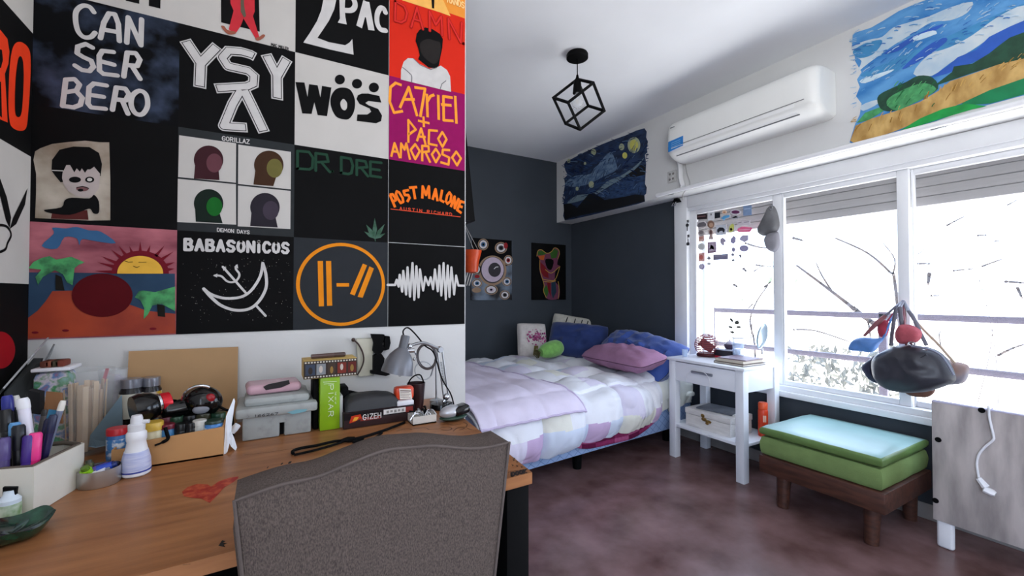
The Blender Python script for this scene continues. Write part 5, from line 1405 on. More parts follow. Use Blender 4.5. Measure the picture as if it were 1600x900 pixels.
def slab_cushion(name, label, z0, z1, inset, m, dx=0, tilt=0, mt=None):
    mb = MB()
    x0_, x1_, y0_, y1_ = bx + inset + dx, bx1 - inset * 0.5, by0 + inset * 1.2, by1 - inset * 0.4
    cx, cy = (x0_ + x1_) / 2, (y0_ + y1_) / 2
    bm = bmesh.new(); bmesh.ops.create_cube(bm, size=1.0)
    for v in bm.verts: v.co = Vector((v.co.x * (x1_ - x0_), v.co.y * (y1_ - y0_), v.co.z * (z1 - z0)))
    bmesh.ops.subdivide_edges(bm, edges=bm.edges[:], cuts=9, use_grid_fill=True)
    hx, hy, hz = (x1_ - x0_) / 2, (y1_ - y0_) / 2, (z1 - z0) / 2
    for v in bm.verts:
        a, b, c = v.co.x / hx, v.co.y / hy, v.co.z / hz
        r = 0.010
        # round the edges and let the faces swell a little
        q = Vector((max(-hx + r, min(hx - r, v.co.x)), max(-hy + r, min(hy - r, v.co.y)), max(-hz + r, min(hz - r, v.co.z))))
        d = v.co - q
        if d.length > r: v.co = q + d.normalized() * r
        v.co.x += 0.008 * a * (1 - c * c) + 0.003 * noise.noise(Vector((b * 5, c * 2, z0 * 40)))
        v.co.y += 0.008 * b * (1 - c * c) + 0.003 * noise.noise(Vector((a * 5, c * 2, z0 * 30)))
        if c > 0.5: v.co.z += 0.006 * (1 - a * a) * (1 - b ** 6) - 0.003 + 0.003 * noise.noise(Vector((a * 3, b * 4, z0 * 20)))
    bm.verts.index_update()
    mb.add([Vector((cx, cy, (z0 + z1) / 2)) + v.co for v in bm.verts], [[v.index for v in f.verts] for f in bm.faces], 0, True)
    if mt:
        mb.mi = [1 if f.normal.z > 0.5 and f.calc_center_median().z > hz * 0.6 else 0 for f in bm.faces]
    bm.free()
    return solo(name, mb, [m] + ([mt] if mt else []), label, 'cushion', (cx, cy, z0), 'green cushions on the bench')
M_GRN = mat('moss_cotton', (116, 138, 84), 0.85, var=0.08, scale=14, bump=0.25, bscale=200, spec=0.2)
M_GRN2 = mat('moss_satin', (98, 126, 70), 0.35, var=0.08, scale=14, bump=0.1, bscale=60, spec=0.5)
M_AQUA = mat('aqua_cover_glare', (146, 182, 180), 0.34, var=0.06, scale=7, bump=0.1, bscale=30, spec=0.6)  # pale top cover, its colour lightened for the window glare
slab_cushion('cushion', 'plain moss green cushion lying directly on the brown bench', 0.256, 0.356, 0.014, M_GRN)
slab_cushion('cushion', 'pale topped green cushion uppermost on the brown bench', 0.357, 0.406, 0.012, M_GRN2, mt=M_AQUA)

# ---------------------------------------------------------------- panel heater
xh = 2.545
hL = at(1457, 760, 'x', xh).y; zb1 = at(1470, 815, 'x', xh).z; zt1 = at(1461, 627, 'x', xh).z
ht = thing('panel_heater', 'large grey cement look panel heater on white feet below the window', 'heater', (xh, hL - 0.35, 0))
M_CEM = mat('cement_grey', (150, 142, 140), 0.8, var=0, scale=5, col2=(198, 188, 184), ramp=(0.34, 0.66), stretch=(1, 3.0, 0.7), bump=0.1, bscale=40)
part('panel', MB().box2((xh, hL - 0.72, zb1), (xh + 0.028, hL, zt1), bev=0.003), M_CEM, ht)
for yy in (hL - 0.035, hL - 0.66):
    part('foot', MB().box((xh + 0.022, yy, zb1 / 2 + 0.012), (0.028, 0.056, zb1 + 0.024), rot(0, 0, 0), bev=0.012, seg=3), M_WHITEP, ht)
mb = MB()
for px, py in ((1466, 687), (1462, 782), (1534, 641)):
    c = at(px, py, 'x', xh); mb = MB().lathe([(0.011, 0), (0.011, 0.002), (0, 0.002)], c + Vector((-0.0005, 0, 0)), 14, rot(0, -90, 0))
    part('screw_cap', mb, M_BLACK, ht)
part('top_edge', MB().box2((xh - 0.001, hL - 0.72, zt1 - 0.004), (xh + 0.029, hL, zt1 + 0.002), bev=0.001), mat('edge_lilac', (186, 180, 200), 0.6, var=0.1), ht)
k = lambda *p: K(3.333, 1440, 600, *p)
P = [tuple(at(*p, 'x', xh - 0.009)) for p in k((350, 118), (352, 165), (362, 215), (374, 268), (372, 292), (330, 328), (300, 365), (288, 410), (292, 455), (298, 488))]
p0 = Vector(P[0]); P = [(p0.x + 0.045, p0.y, zt1 - 0.04), (p0.x + 0.04, p0.y, zt1 + 0.004), (p0.x, p0.y, zt1 + 0.006)] + P
t = thing('heater_cord', 'white power cord with plug hung over the grey heater', 'cord', P[-1])
part('cable', MB().tube(smooth_pts(P, False, 6), 0.0042, 8), M_WHITEP, t)
a, b = [at(*p, 'x', xh - 0.014) for p in k((296, 490), (334, 536))]
mb = MB().tube([a, a + (b - a) * .5, b], [0.010, 0.012, 0.014], 8)
part('strain_relief', mb, M_WHITEP, t)
a, b = [at(*p, 'x', xh - 0.016) for p in k((322, 545), (385, 575))]
part('plug', MB().tube([a, a + (b - a) * .12, a + (b - a) * .75, b], [0.014, 0.022, 0.022, 0.015], 10, flat=0.6), M_WHITEP, t)

# ---------------------------------------------------------------- stickers on the first pane
XS = XW + 0.0115
k = lambda *p: K(7.5, 1080, 310, *p)
def sticker(label, polys, shape='sticker'):
    """polys: list of (points, colour); the first is the backing"""
    P = [at(*p, 'x', XS) for p in k(*polys[0][0])]
    c = sum(P, Vector()) / len(P)
    o = solo('sticker', MB().prism(P, (0.001, 0, 0)), polys[0][1], label, 'sticker', c, 'stickers on the window pane')
    for pts, m in polys[1:]:
        A = Art('x', XS, -1, 0.0006); A.poly(k(*pts), 1); A.done('print', m, o)
    return o
rc = lambda x0, y0, x1, y1: [(x0, y0 + 4), (x1, y0 - 6), (x1, y1 - 6), (x0, y1 + 4)]
G = lambda *c: paint(c)
sticker('dark brown rectangular sticker in the upper corner of the pane', [(rc(55, 185, 185, 245), G(48, 38, 42)), (rc(75, 205, 170, 218), G(120, 90, 90))])
sticker('tall white sticker with tiny black mark', [(rc(195, 160, 270, 255), G(222, 222, 226)), (ell(233, 188, 6, 14, 12), PB)])
sticker('small black square sticker beside the tall white one', [(rc(275, 165, 338, 232), G(40, 42, 50))])
sticker('peach round sticker above a blue bird shape', [(ell(390, 160, 28, 22), G(226, 196, 170)), (ell(388, 164, 15, 11), G(196, 150, 120))])
sticker('light blue bird shaped sticker', [([(345, 235), (380, 205), (430, 195), (455, 200), (440, 222), (400, 235), (380, 262), (370, 240)], G(92, 160, 206))])
sticker('plum oval sticker with pale border', [(ell(520, 160, 62, 30), G(206, 202, 210)), (ell(520, 160, 48, 20), G(96, 48, 84))])
sticker('small black scribble sticker under the plum oval', [([(460, 220), (520, 195), (570, 215), (545, 240), (470, 242)], G(170, 168, 176)), ([(475, 222), (525, 205), (550, 222), (500, 232)], PB)])
sticker('pale blue square sticker in the top row', [(rc(610, 85, 708, 200), G(128, 150, 184)), (rc(622, 115, 696, 130), G(160, 180, 208))])
sticker('grey car drawing sticker below the dark rectangle', [(ell(122, 305, 62, 44), G(206, 200, 200)), ([(72, 320), (90, 285), (150, 275), (178, 300), (170, 325), (85, 340)], G(112, 108, 112))])
sticker('round brown face sticker', [(ell(230, 305, 40, 46), G(140, 108, 92)), (ell(234, 312, 24, 26), G(196, 160, 136))])
sticker('pale square sticker with a black bear', [(rc(292, 310, 410, 430), G(206, 210, 220)), ([(305, 365), (330, 340), (375, 342), (395, 365), (390, 395), (375, 400), (365, 380), (335, 385), (320, 405), (305, 390)], G(44, 46, 54))])
sticker('green avocado sticker on grey backing', [(rc(425, 300, 508, 400), G(190, 186, 186)), ([(440, 380), (450, 325), (480, 295), (503, 310), (500, 370), (475, 398), (448, 395)], G(202, 206, 110)), (ell(468, 362, 16, 17, 16), G(140, 110, 80))])
sticker('bright pink lettered sticker beside the avocado', [([(545, 355), (600, 330), (700, 340), (720, 350), (690, 392), (560, 395), (540, 385)], G(238, 110, 150)), ([(560, 365), (690, 355), (690, 368), (560, 378)], G(248, 170, 196))])
sticker('white strip sticker with faint grey words above the pink one', [(rc(540, 265, 690, 320), G(214, 206, 212)), (rc(550, 278, 590, 290), G(150, 140, 150)), (rc(620, 272, 680, 284), G(160, 150, 160))])
sticker('grey dome shaped sticker near the pane edge', [(ell(118, 405, 38, 38), G(182, 174, 174)), (ell(118, 398, 26, 20), G(128, 120, 122))])
sticker('salmon square sticker below the grey dome', [(rc(85, 440, 150, 505), G(222, 186, 176)), (rc(98, 452, 138, 480), G(200, 140, 128))])
sticker('brown long figure sticker beneath the round face', [([(200, 380), (230, 355), (258, 390), (250, 440), (262, 480), (205, 478), (215, 430)], G(186, 164, 158)), (ell(230, 395, 16, 26), G(112, 84, 80))])
sticker('round white sticker below the salmon square', [(ell(118, 565, 42, 42), G(224, 224, 222)), (ell(118, 565, 28, 28), G(206, 208, 206))])
sticker('framed mauve sticker with dark figure', [(rc(193, 512, 292, 640), G(150, 120, 140)), (rc(204, 524, 280, 620), G(196, 180, 196)), ([(215, 600), (230, 540), (262, 560), (270, 600), (240, 590)], G(70, 62, 78))])
sticker('coral square sticker near the bottom of the column', [(rc(85, 640, 155, 740), G(226, 176, 168)), (ell(118, 690, 22, 28), G(206, 112, 104))])
sticker('small leaf outline sticker beside the coral one', [([(180, 700), (200, 690), (208, 665), (216, 690), (236, 698), (218, 712), (208, 725), (198, 712)], G(130, 130, 136))])
sticker('tiny grey oval sticker under the leaf outline', [(ell(208, 766, 20, 14), G(206, 206, 210))])
sticker('lilac oval sticker lowest in the column', [(ell(122, 800, 34, 34), G(172, 164, 190)), (ell(120, 795, 20, 20), G(206, 200, 216))])
sticker('long violet grey rectangular sticker', [(rc(258, 655, 432, 720), G(132, 128, 152)), (rc(275, 668, 415, 680), G(160, 156, 178))])
sticker('grey crescent shaped sticker', [([(370, 458), (395, 478), (410, 505), (385, 515), (388, 550), (360, 548), (338, 510), (342, 475)], G(176, 166, 186))])
sticker('lilac pear shaped sticker', [([(495, 435), (525, 460), (520, 510), (495, 535), (460, 515), (460, 480)], G(168, 162, 196))])
sticker('lilac angular sticker at the end of its row', [([(570, 460), (600, 430), (668, 428), (668, 490), (625, 515), (565, 485)], G(186, 180, 206))])
sticker('lilac oval sticker below the angular one', [(ell(618, 585, 54, 38), G(166, 160, 192))])
sticker('small lilac lamp shaped sticker', [([(470, 590), (490, 570), (520, 590), (510, 620), (495, 630), (480, 620)], G(166, 160, 190))])
sticker('small grey bow shaped sticker under the lamp shape', [([(460, 665), (485, 638), (512, 660), (490, 680)], G(150, 148, 166))])
sticker('little grey comma shaped sticker', [([(555, 665), (575, 655), (590, 672), (580, 710), (570, 690)], G(120, 120, 132))])
sticker('tiny dark scrap sticker lowest in the pane', [([(470, 725), (490, 708), (515, 722), (490, 742)], G(92, 92, 96))])
sticker('pale strip sticker on the window stile', [(rc(960, 720, 1010, 830), G(150, 206, 236))])

# hooks with keys on the window jamb
for px, py, lab in ((1075, 352, 'small key hanging on the upper jamb hook'), (1076, 375, 'small key hanging on the lower jamb hook')):
    c = at(px, py, 'x', XW - 0.036)
    t = thing('key', lab, 'key', c)
    part('hook', MB().box(c + Vector((-0.002, 0, 0.03)), (0.004, 0.018, 0.022), bev=0.002).tube(smooth_pts([(c.x - 0.004, c.y, c.z + 0.026), (c.x - 0.012, c.y, c.z + 0.018), (c.x - 0.006, c.y, c.z + 0.01)], False, 4), 0.002, 6), M_STEEL, t)
    part('key_bow', MB().lathe([(0.006, -0.002), (0.013, -0.002), (0.013, 0.002), (0.006, 0.002)], c + Vector((-0.008, 0, -0.03 if lab.count('lower') else 0.0)), 16, rot(0, 90, 0)), mat('key_grey', (96, 96, 100), 0.35, 0.8), t)
    part('key_blade', MB().box(c + Vector((-0.008, 0, -0.01 if lab.count('lower') else -0.025)), (0.003, 0.007, 0.036), bev=0.001), mat('key_grey', (96, 96, 100), 0.35, 0.8), t)

# grey cap hung on the first mullion
c = at(1203, 357, 'x', XW - 0.05)
t = thing('cap', 'grey felt cap hanging from the window mullion below the shutter', 'cap', c)
M_FELT = mat('grey_felt', (104, 104, 106), 0.9, var=0.12, scale=20, bump=0.3, bscale=150)
k2 = lambda *p: [at(x, y, 'x', XW - 0.055) for x, y in K(7.5, 1080, 310, *p)]
def blob(px, d0, d1, m, n=5, name='crown', rnd=0.35):
    """cloth lump: closed outline on a plane facing the room, pillowed to both sides"""
    O = k2(*px); O = [Vector(p) for p in smooth_pts([tuple(p) for p in O], True, n)]
    ctr = sum(O, Vector()) / len(O); mb = MB(); rings = 7; N = len(O); vs = []; fs = []
    for s in (1, -1):
        base = len(vs)
        for r in range(rings):
            f = r / (rings - 1); sc = 1 - f * 0.999
            x = (d0 if s == 1 else -d1) * math.sqrt(max(0, 1 - sc ** 2.2))
            for p in O:
                q = ctr + (p - ctr) * sc; vs.append(q + Vector((-x + 0.004 * noise.noise(q * 25), 0, 0)))
        for r in range(rings - 1):
            for i in range(N):
                j = (i + 1) % N; fs.append([base + r * N + i, base + r * N + j, base + (r + 1) * N + j, base + (r + 1) * N + i])
    mb.add(vs, fs, 0, True)
    return part(name, mb, m, t)
blob([(925, 85), (970, 90), (1005, 150), (1030, 240), (1035, 330), (1000, 390), (920, 410), (860, 440), (800, 420), (775, 380), (820, 290), (870, 190), (905, 110)], 0.045, 0.02, M_FELT, name='crown')
blob([(870, 440), (930, 400), (1010, 390), (1035, 450), (1035, 560), (990, 625), (930, 620), (880, 580), (855, 500)], 0.03, 0.015, mat('pale_felt', (140, 138, 144), 0.9, var=0.1, scale=20), name='brim')
e = at(1080 + 935 / 7.5, 310 + 112 / 7.5, 'x', XW - 0.09)
part('eyelet', MB().tube([e + Vector((0, 0.009 * math.cos(w), 0.011 * math.sin(w))) for w in [2 * math.pi * q / 16 for q in range(16)]], 0.0025, 6, closed=True), M_CHROME, t)

# ---------------------------------------------------------------- bags hanging from the second mullion
XG = XW - 0.14
k5 = lambda *p: K(5.0, 1320, 460, *p)
def lump(t, px, xg, d0, d1, m, name, n=4, wr=0.006, wk=22):
    O = [Vector(p) for p in smooth_pts([tuple(at(x, y, 'x', xg)) for x, y in k5(*px)], True, n)]
    ctr = sum(O, Vector()) / len(O); mb = MB(); rings = 10; N = len(O); vs = []; fs = []
    for s in (1, -1):
        base = len(vs)
        for r in range(rings):
            f = r / (rings - 1); sc = max(0.001, 1 - f)
            x = (d0 if s == 1 else -d1) * math.sqrt(max(0, 1 - sc ** 2.4))
            for p in O:
                q = ctr + (p - ctr) * sc; vs.append(q + Vector((-x + wr * noise.noise(q * wk) * (1 - sc ** 4), 0, 0)))
        for r in range(rings - 1):
            for i in range(N):
                j = (i + 1) % N; fs.append([base + r * N + i, base + r * N + j, base + (r + 1) * N + j, base + (r + 1) * N + i])
    mb.add(vs, fs, 0, True)
    return part(name, mb, m, t)
hook = at(1411, 470, 'x', XW - 0.02)
M_BAGD = mat('bag_charcoal', (46, 46, 54), 0.42, var=0.12, scale=12, bump=0.15, bscale=80, spec=0.6)
t = thing('handbag', 'big dark charcoal handbag hanging from the window mullion above the heater', 'bag', at(1420, 575, 'x', XG))
lump(t, [(250, 470), (350, 420), (420, 400), (560, 400), (680, 420), (760, 460), (820, 530), (865, 625), (860, 680), (780, 720), (640, 760), (480, 770), (350, 750), (260, 700), (215, 620), (205, 530)], XG - 0.02, 0.09, 0.035, M_BAGD, 'body', wr=0.014)
lump(t, [(205, 500), (230, 480), (225, 560), (240, 640), (265, 700), (190, 665), (150, 610), (130, 560)], XG + 0.0, 0.03, 0.03, mat('bag_navy', (42, 42, 66), 0.5, var=0.1), 'side_gusset')
part('piping', MB().tube(smooth_pts([tuple(at(x, y, 'x', XG - 0.055)) for x, y in k5((212, 520), (215, 580), (235, 650), (262, 700))], False, 6), 0.003, 6), mat('piping_pale', (170, 166, 160), 0.5), t)
for pts in (((400, 110), (385, 200), (370, 300), (360, 400)), ((430, 100), (440, 200), (470, 320), (520, 400)), ((500, 130), (545, 200), (590, 300), (640, 400))):
    part('strap', MB().tube([hook] + [tuple(v) for v in smooth_pts([tuple(at(x, y, 'x', XG - 0.01)) for x, y in k5(*pts)], False, 6)], 0.008, 8, flat=0.4), mat('strap_grey', (96, 94, 106), 0.45, var=0.1), t)
part('fold_highlight', MB().tube(smooth_pts([tuple(at(x, y, 'x', XG - 0.085)) for x, y in k5((520, 405), (640, 425), (740, 470), (800, 540), (850, 630))], False, 6), 0.0045, 8), mat('bag_sheen', (110, 112, 128), 0.3, var=0.1), t)  # lighter tube paints the sheen along the fold of the bag
part('flap_fold', MB().tube(smooth_pts([tuple(at(x, y, 'x', XG - 0.092)) for x, y in k5((300, 520), (420, 500), (560, 500), (640, 470))], False, 6), [0.004] * 10 + [0.002] * 9, 8), M_BAGD, t)
part('buckle', MB().tube([at(*k5((520, 385))[0], 'x', XG - 0.07) + Vector((0, 0.012 * math.cos(w), 0.008 * math.sin(w))) for w in [2 * math.pi * q / 14 for q in range(14)]], 0.003, 6, closed=True), M_CHROME, t)
part('buckle', MB().tube([at(*k5((632, 424))[0], 'x', XG - 0.07) + Vector((0, 0.012 * math.cos(w), 0.008 * math.sin(w))) for w in [2 * math.pi * q / 14 for q in range(14)]], 0.003, 6, closed=True), M_CHROME, t)
t = thing('shoulder_bag', 'tan and grey shoulder bag hanging behind the charcoal handbag', 'bag', at(1500, 585, 'x', XG + 0.06))
lump(t, [(740, 470), (830, 520), (900, 530), (970, 560), (965, 640), (930, 690), (860, 705), (780, 700), (720, 640)], XG + 0.075, 0.035, 0.035, mat('bag_tan', (150, 116, 98), 0.6, var=0, scale=7, col2=(120, 118, 128)), 'body')
part('strap', MB().tube([hook] + smooth_pts([tuple(at(x, y, 'x', XG + 0.04)) for x, y in k5((510, 150), (600, 260), (720, 380), (800, 470), (860, 540))], False, 6), 0.006, 8, flat=0.5), mat('strap_tan', (160, 140, 120), 0.5), t)
t = thing('pouch', 'brown pouch bulging out under the charcoal handbag', 'bag', at(1440, 615, 'x', XG + 0.05))
lump(t, [(470, 755), (600, 745), (700, 735), (695, 775), (640, 805), (560, 800), (500, 785)], XG + 0.06, 0.03, 0.035, mat('bag_brown', (104, 66, 52), 0.6, var=0.15), 'body')
part('strap', MB().tube([hook] + smooth_pts([tuple(at(x, y, 'x', XG + 0.06)) for x, y in k5((470, 150), (480, 400), (540, 600), (580, 750))], False, 6), 0.005, 6, flat=0.5), mat('strap_brown', (90, 60, 50), 0.6), t)
t = thing('knit_hat', 'rose red knitted hat stuffed above the charcoal handbag', 'hat', at(1425, 520, 'x', XG - 0.03))
lump(t, [(430, 240), (520, 240), (590, 280), (600, 330), (570, 370), (500, 385), (420, 380), (395, 310)], XG - 0.03, 0.05, 0.04, mat('rose_knit', (168, 78, 88), 0.9, var=0.12, scale=40, bump=0.5, bscale=220), 'crown', wr=0.01)
part('loop', MB().tube([hook, at(*k5((470, 240))[0], 'x', XG - 0.03)], 0.004, 6), mat('loop_rose', (140, 90, 98), 0.8), t)
t = thing('scarf', 'dark red scarf end hanging beside the clear straps', 'scarf', at(1382, 510, 'x', XG))
lump(t, [(275, 205), (330, 205), (350, 250), (330, 320), (280, 335), (258, 280)], XG + 0.01, 0.03, 0.02, mat('scarf_red', (150, 48, 66), 0.85, var=0.2, scale=14), 'fold')
part('loop', MB().tube([hook, at(*k5((330, 215))[0], 'x', XG + 0.01)], 0.005, 6), mat('scarf_red', (150, 48, 66)), t)
t = thing('umbrella', 'slim folded red umbrella with grey strap leaning out of the bags', 'umbrella', at(1355, 525, 'x', XG))
part('canopy', MB().tube([tuple(at(x, y, 'x', XG - 0.02)) for x, y in k5((150, 325), (250, 225), (320, 165))], [0.006, 0.012, 0.009], 10), mat('umbrella_red', (140, 88, 92), 0.6, var=0.2), t)
part('shaft', MB().tube([tuple(at(*k5((320, 165))[0], 'x', XG - 0.02)), tuple(at(*k5((395, 95))[0], 'x', XG)), hook], [0.006, 0.005, 0.004], 8), mat('umbrella_grey', (92, 92, 108), 0.4), t)
t = thing('folded_cloth', 'bright blue folded cloth bag sticking out of the bags', 'cloth', at(1350, 540, 'x', XG))
lump(t, [(25, 420), (60, 360), (130, 335), (220, 340), (300, 345), (270, 390), (250, 430), (200, 455), (110, 445), (50, 440)], XG - 0.01, 0.035, 0.02, mat('bag_blue', (86, 132, 196), 0.5, var=0.2, scale=10, bump=0.2, bscale=50), 'fold', wr=0.012)
part('loop', MB().tube([hook] + smooth_pts([tuple(at(x, y, 'x', XG - 0.005)) for x, y in k5((360, 200), (310, 320), (280, 370))], False, 5), 0.005, 6), mat('bag_blue', (86, 132, 196)), t)

# ---------------------------------------------------------------- things on the desk
yv = lambda px, py, y: at(px, py, 'y', y)
EPS = 0.0006
DT = DZ + EPS
# cream pen box with bevelled front corner
cN, cL = dk(52, 806), dk(2, 811)
cR = dk(131, 757)
hN = yv(51, 731, cN.y).z - DZ
yb_ = cR.y + 0.03
foot = [Vector((XL + 0.006, cL.y + (cL.y - cN.y) / (cL.x - cN.x) * (XL + 0.006 - cL.x), DT)), Vector((cN.x, cN.y, DT)), Vector((cR.x, cR.y, DT)), Vector((cR.x - 0.03, yb_, DT)), Vector((XL + 0.006, yb_, DT))]
ctr = sum(foot, Vector()) / 5
t = thing('pen_box', 'cream angular pen box crammed with markers in the desk corner', 'box', (ctr.x, ctr.y, DZ))
M_CREAM = mat('cream_card', (222, 218, 206), 0.6, var=0.04, scale=14)
mb = MB()
up = Vector((0, 0, hN))
inn = [p + (Vector((ctr.x, ctr.y, p.z)) - p).normalized() * 0.007 for p in foot]
n = 5
vs = [p for p in foot] + [p + up for p in foot] + [p + up for p in inn] + [p + Vector((0, 0, 0.006)) for p in inn]
fs = [[4, 3, 2, 1, 0]]
for i in range(n):
    j = (i + 1) % n
    fs += [[i, j, n + j, n + i], [n + i, n + j, 2 * n + j, 2 * n + i], [2 * n + i, 2 * n + j, 3 * n + j, 3 * n + i]]
fs.append([15, 16, 17, 18, 19])
mb.add(vs, fs)
part('body', mb, M_CREAM, t)
part('rim_lining', MB().tube([p + up * 0.985 + (Vector((ctr.x, ctr.y, p.z)) - p).normalized() * 0.007 for p in foot] , 0.004, 6, closed=True), mat('lining_taupe', (96, 86, 76), 0.8, var=0.1), t)
def pen(label, base, tip, r, body, cap, cap_at=0.72, name='marker_pen', group='pens in the cream box', clip=True):
    base, tip = Vector(base), Vector(tip); d = tip - base
    t = thing(name, label, 'pen', base, group)
    part('barrel', MB().tube([base, base + d * 0.02, base + d * cap_at], [r * 0.8, r * 0.92, r * 0.92], 14), body, t)
    part('cap', MB().tube([base + d * cap_at, base + d * (cap_at + 0.01), base + d * 0.97, tip], [r * 0.95, r, r * 0.97, r * 0.75], 14), cap, t)
def ipt(px, py, y): return yv(px, py, y)
def inbox(x, y): return Vector((x, y, DT + 0.008))
P_ = lambda *c: plastic(c)
y_a = cN.y + 0.035
pens = [
 ('thick white marker with pointed white cap', (44, 684), (35, 622), y_a + 0.03, 0.0085, P_(232, 228, 240), P_(238, 238, 242), 0.86),
 ('hot pink highlighter in the pen box', (52, 720), (56, 676), y_a, 0.0085, P_(230, 40, 120), P_(240, 60, 140), 0.5),
 ('violet marker beside the hot pink highlighter', (42, 722), (45, 680), y_a - 0.004, 0.0075, P_(84, 56, 150), P_(70, 44, 130), 0.5),
 ('black marker behind the violet one', (30, 720), (29, 664), y_a + 0.005, 0.0085, P_(20, 20, 24), P_(24, 26, 34), 0.6),
 ('black pen with sky blue band', (24, 722), (23, 660), y_a + 0.012, 0.0075, P_(22, 22, 26), P_(92, 150, 200), 0.8),
 ('dark purple pen at the frame edge', (3, 722), (4, 684), y_a - 0.01, 0.0095, P_(74, 60, 110), P_(90, 76, 130), 0.6),
 ('black felt pen leaning to the wall', (14, 718), (8, 640), y_a + 0.02, 0.008, P_(18, 18, 20), P_(16, 16, 18), 0.7),
 ('slim pen with royal blue cap', (16, 690), (11, 618), y_a + 0.05, 0.0075, P_(26, 28, 44), P_(44, 50, 140), 0.8),
 ('slim pen with ivory tip', (28, 680), (24, 618), y_a + 0.06, 0.0055, P_(30, 30, 32), P_(206, 204, 196), 0.85),
 ('navy pen slanting towards the jar of sticks', (72, 700), (84, 648), y_a + 0.03, 0.006, P_(40, 36, 80), P_(36, 40, 70), 0.7),
 ('blue grey brush with white tip slanting over the rim', (76, 696), (99, 626), y_a + 0.045, 0.0048, P_(120, 128, 150), P_(228, 224, 214), 0.86),
 ('indigo pen slanting beside the blue grey brush', (66, 702), (77, 654), y_a + 0.036, 0.006, P_(52, 46, 96), P_(40, 40, 70), 0.6),
 ('grey pencil at the back of the pen box', (60, 690), (70, 640), y_a + 0.07, 0.004, P_(96, 92, 90), P_(60, 56, 54), 0.9),
]
for lab, b, tp, y, r, c1, c2, ca in pens:
    b3, t3 = ipt(b[0], b[1], y), ipt(tp[0], tp[1], y)
    t3 = ipt(tp[0], tp[1], y + 0.10 * (t3 - b3).length)
    d = (t3 - b3).normalized()
    q = (DT + 0.012 - b3.z) / d.z
    if q < 0: b3 = b3 + d * q
    L = (t3 - b3).length
    pen(lab, b3, t3, r, c1, c2, 1 - (1 - ca) * 0.8)
# card scraps in the box
def slab(name, label, cat, px, y, th, m, group=None, dy=None):
    P = [yv(*p, y + (dy[i] if dy else 0)) for i, p in enumerate(px)]
    c = sum(P, Vector()) / len(P); c.z = min(p.z for p in P)
    return solo(name, MB().prism(P, (0, th, 0)), m, label, cat, c, group)
slab('card_scrap', 'brown cardboard scrap standing behind the pens', 'cardboard', [(66, 660), (98, 662), (97, 614), (72, 612)], y_a + 0.085, 0.004, mat('kraft_dark', (134, 92, 58), 0.8, var=0.08))
slab('paint_card', 'teal blue card among the slanting pens', 'card', [(68, 668), (86, 664), (90, 642), (76, 640)], y_a + 0.058, 0.003, paint((62, 122, 156)))
slab('sponge', 'black sponge block standing in the pen box', 'sponge', [(40, 645), (62, 648), (62, 614), (44, 610)], y_a + 0.09, 0.02, mat('sponge_black', (20, 20, 22), 0.9, var=0.2, scale=50))
# stack against the side wall: patterned pouch, white tray, paint cakes
y_p = YM - 0.07
x0p, x1p = yv(58, 620, y_p).x, yv(116, 620, y_p).x
zt_p, zb_p = yv(90, 574, y_p).z, DT
x0p = max(x0p, XL + 0.012)
t = thing('fabric_pouch', 'plump pouch in pink, blue and green print standing in the desk corner', 'pouch', ((x0p + x1p) / 2, y_p, DZ))
M_PR = mat('print_cloth', (150, 110, 140), 0.8, var=0, scale=34, col2=(110, 160, 150))
rp = M_PR.node_tree.nodes['Color Ramp'].color_ramp
for e, c in ((0.42, (90, 130, 180)), (0.5, (206, 196, 206)), (0.57, (70, 140, 84))):
    el = rp.elements.new(e); el.color = (*lin(c), 1)
part('body', MB().box2((x0p, y_p - 0.035, zb_p), (x1p, y_p + 0.03, zt_p - 0.004), bev=0.016), M_PR, t)
t = thing('paint_tray', 'thin white tray balanced on the printed pouch', 'tray', ((x0p + x1p) / 2, y_p, zt_p))
part('tray', MB().box2((x0p + 0.002, y_p - 0.04, zt_p - 0.0035), (x1p + 0.004, y_p + 0.03, zt_p + 0.004), bev=0.002), M_WHITEP, t)
for i, c in enumerate(((96, 56, 44), (140, 84, 66), (74, 66, 50), (118, 60, 48))):
    x = x0p + 0.02 + i * (x1p - x0p - 0.035) / 3.2
    part('paint_cake', MB().box2((x - 0.008, y_p - 0.03, zt_p + 0.0042), (x + 0.008, y_p + 0.01, zt_p + 0.018), bev=0.003), paint(c), t)
# silver ruler and clear set square leaning along the side wall
a, b = yv(6, 612, YM - 0.14), yv(72, 532, YM - 0.012)
solo('ruler', MB().beam(Vector((XL + 0.012, a.y, a.z)), Vector((max(XL + 0.03, b.x), b.y, b.z)), 0.003, 0.022, up=(0.6, 0, 1)), mat('ruler_silver', (190, 194, 198), 0.25, 0.7, var=0.1, scale=30), 'silver grey ruler leaning up into the corner of both painted walls', 'ruler', (a.x, a.y, a.z))
a, b = yv(58, 590, YM - 0.09), yv(82, 545, YM - 0.012)
solo('set_square', MB().beam(a, b, 0.003, 0.03, up=(0.3, 0, 1)), mat('smoked_plastic', (96, 100, 104), 0.2, var=0.1, alpha=0.7), 'smoky clear drawing ruler beside the silver one', 'ruler', a)
slab('sketch_board', 'dark sketch board tilted behind the pens against the side wall', 'board', [(6, 650), (40, 640), (66, 560), (52, 560), (6, 614)], YM - 0.10, 0.006, mat('board_grey', (56, 58, 58), 0.6, var=0.2, scale=12), dy=[-.03, 0, .06, .06, -.03])
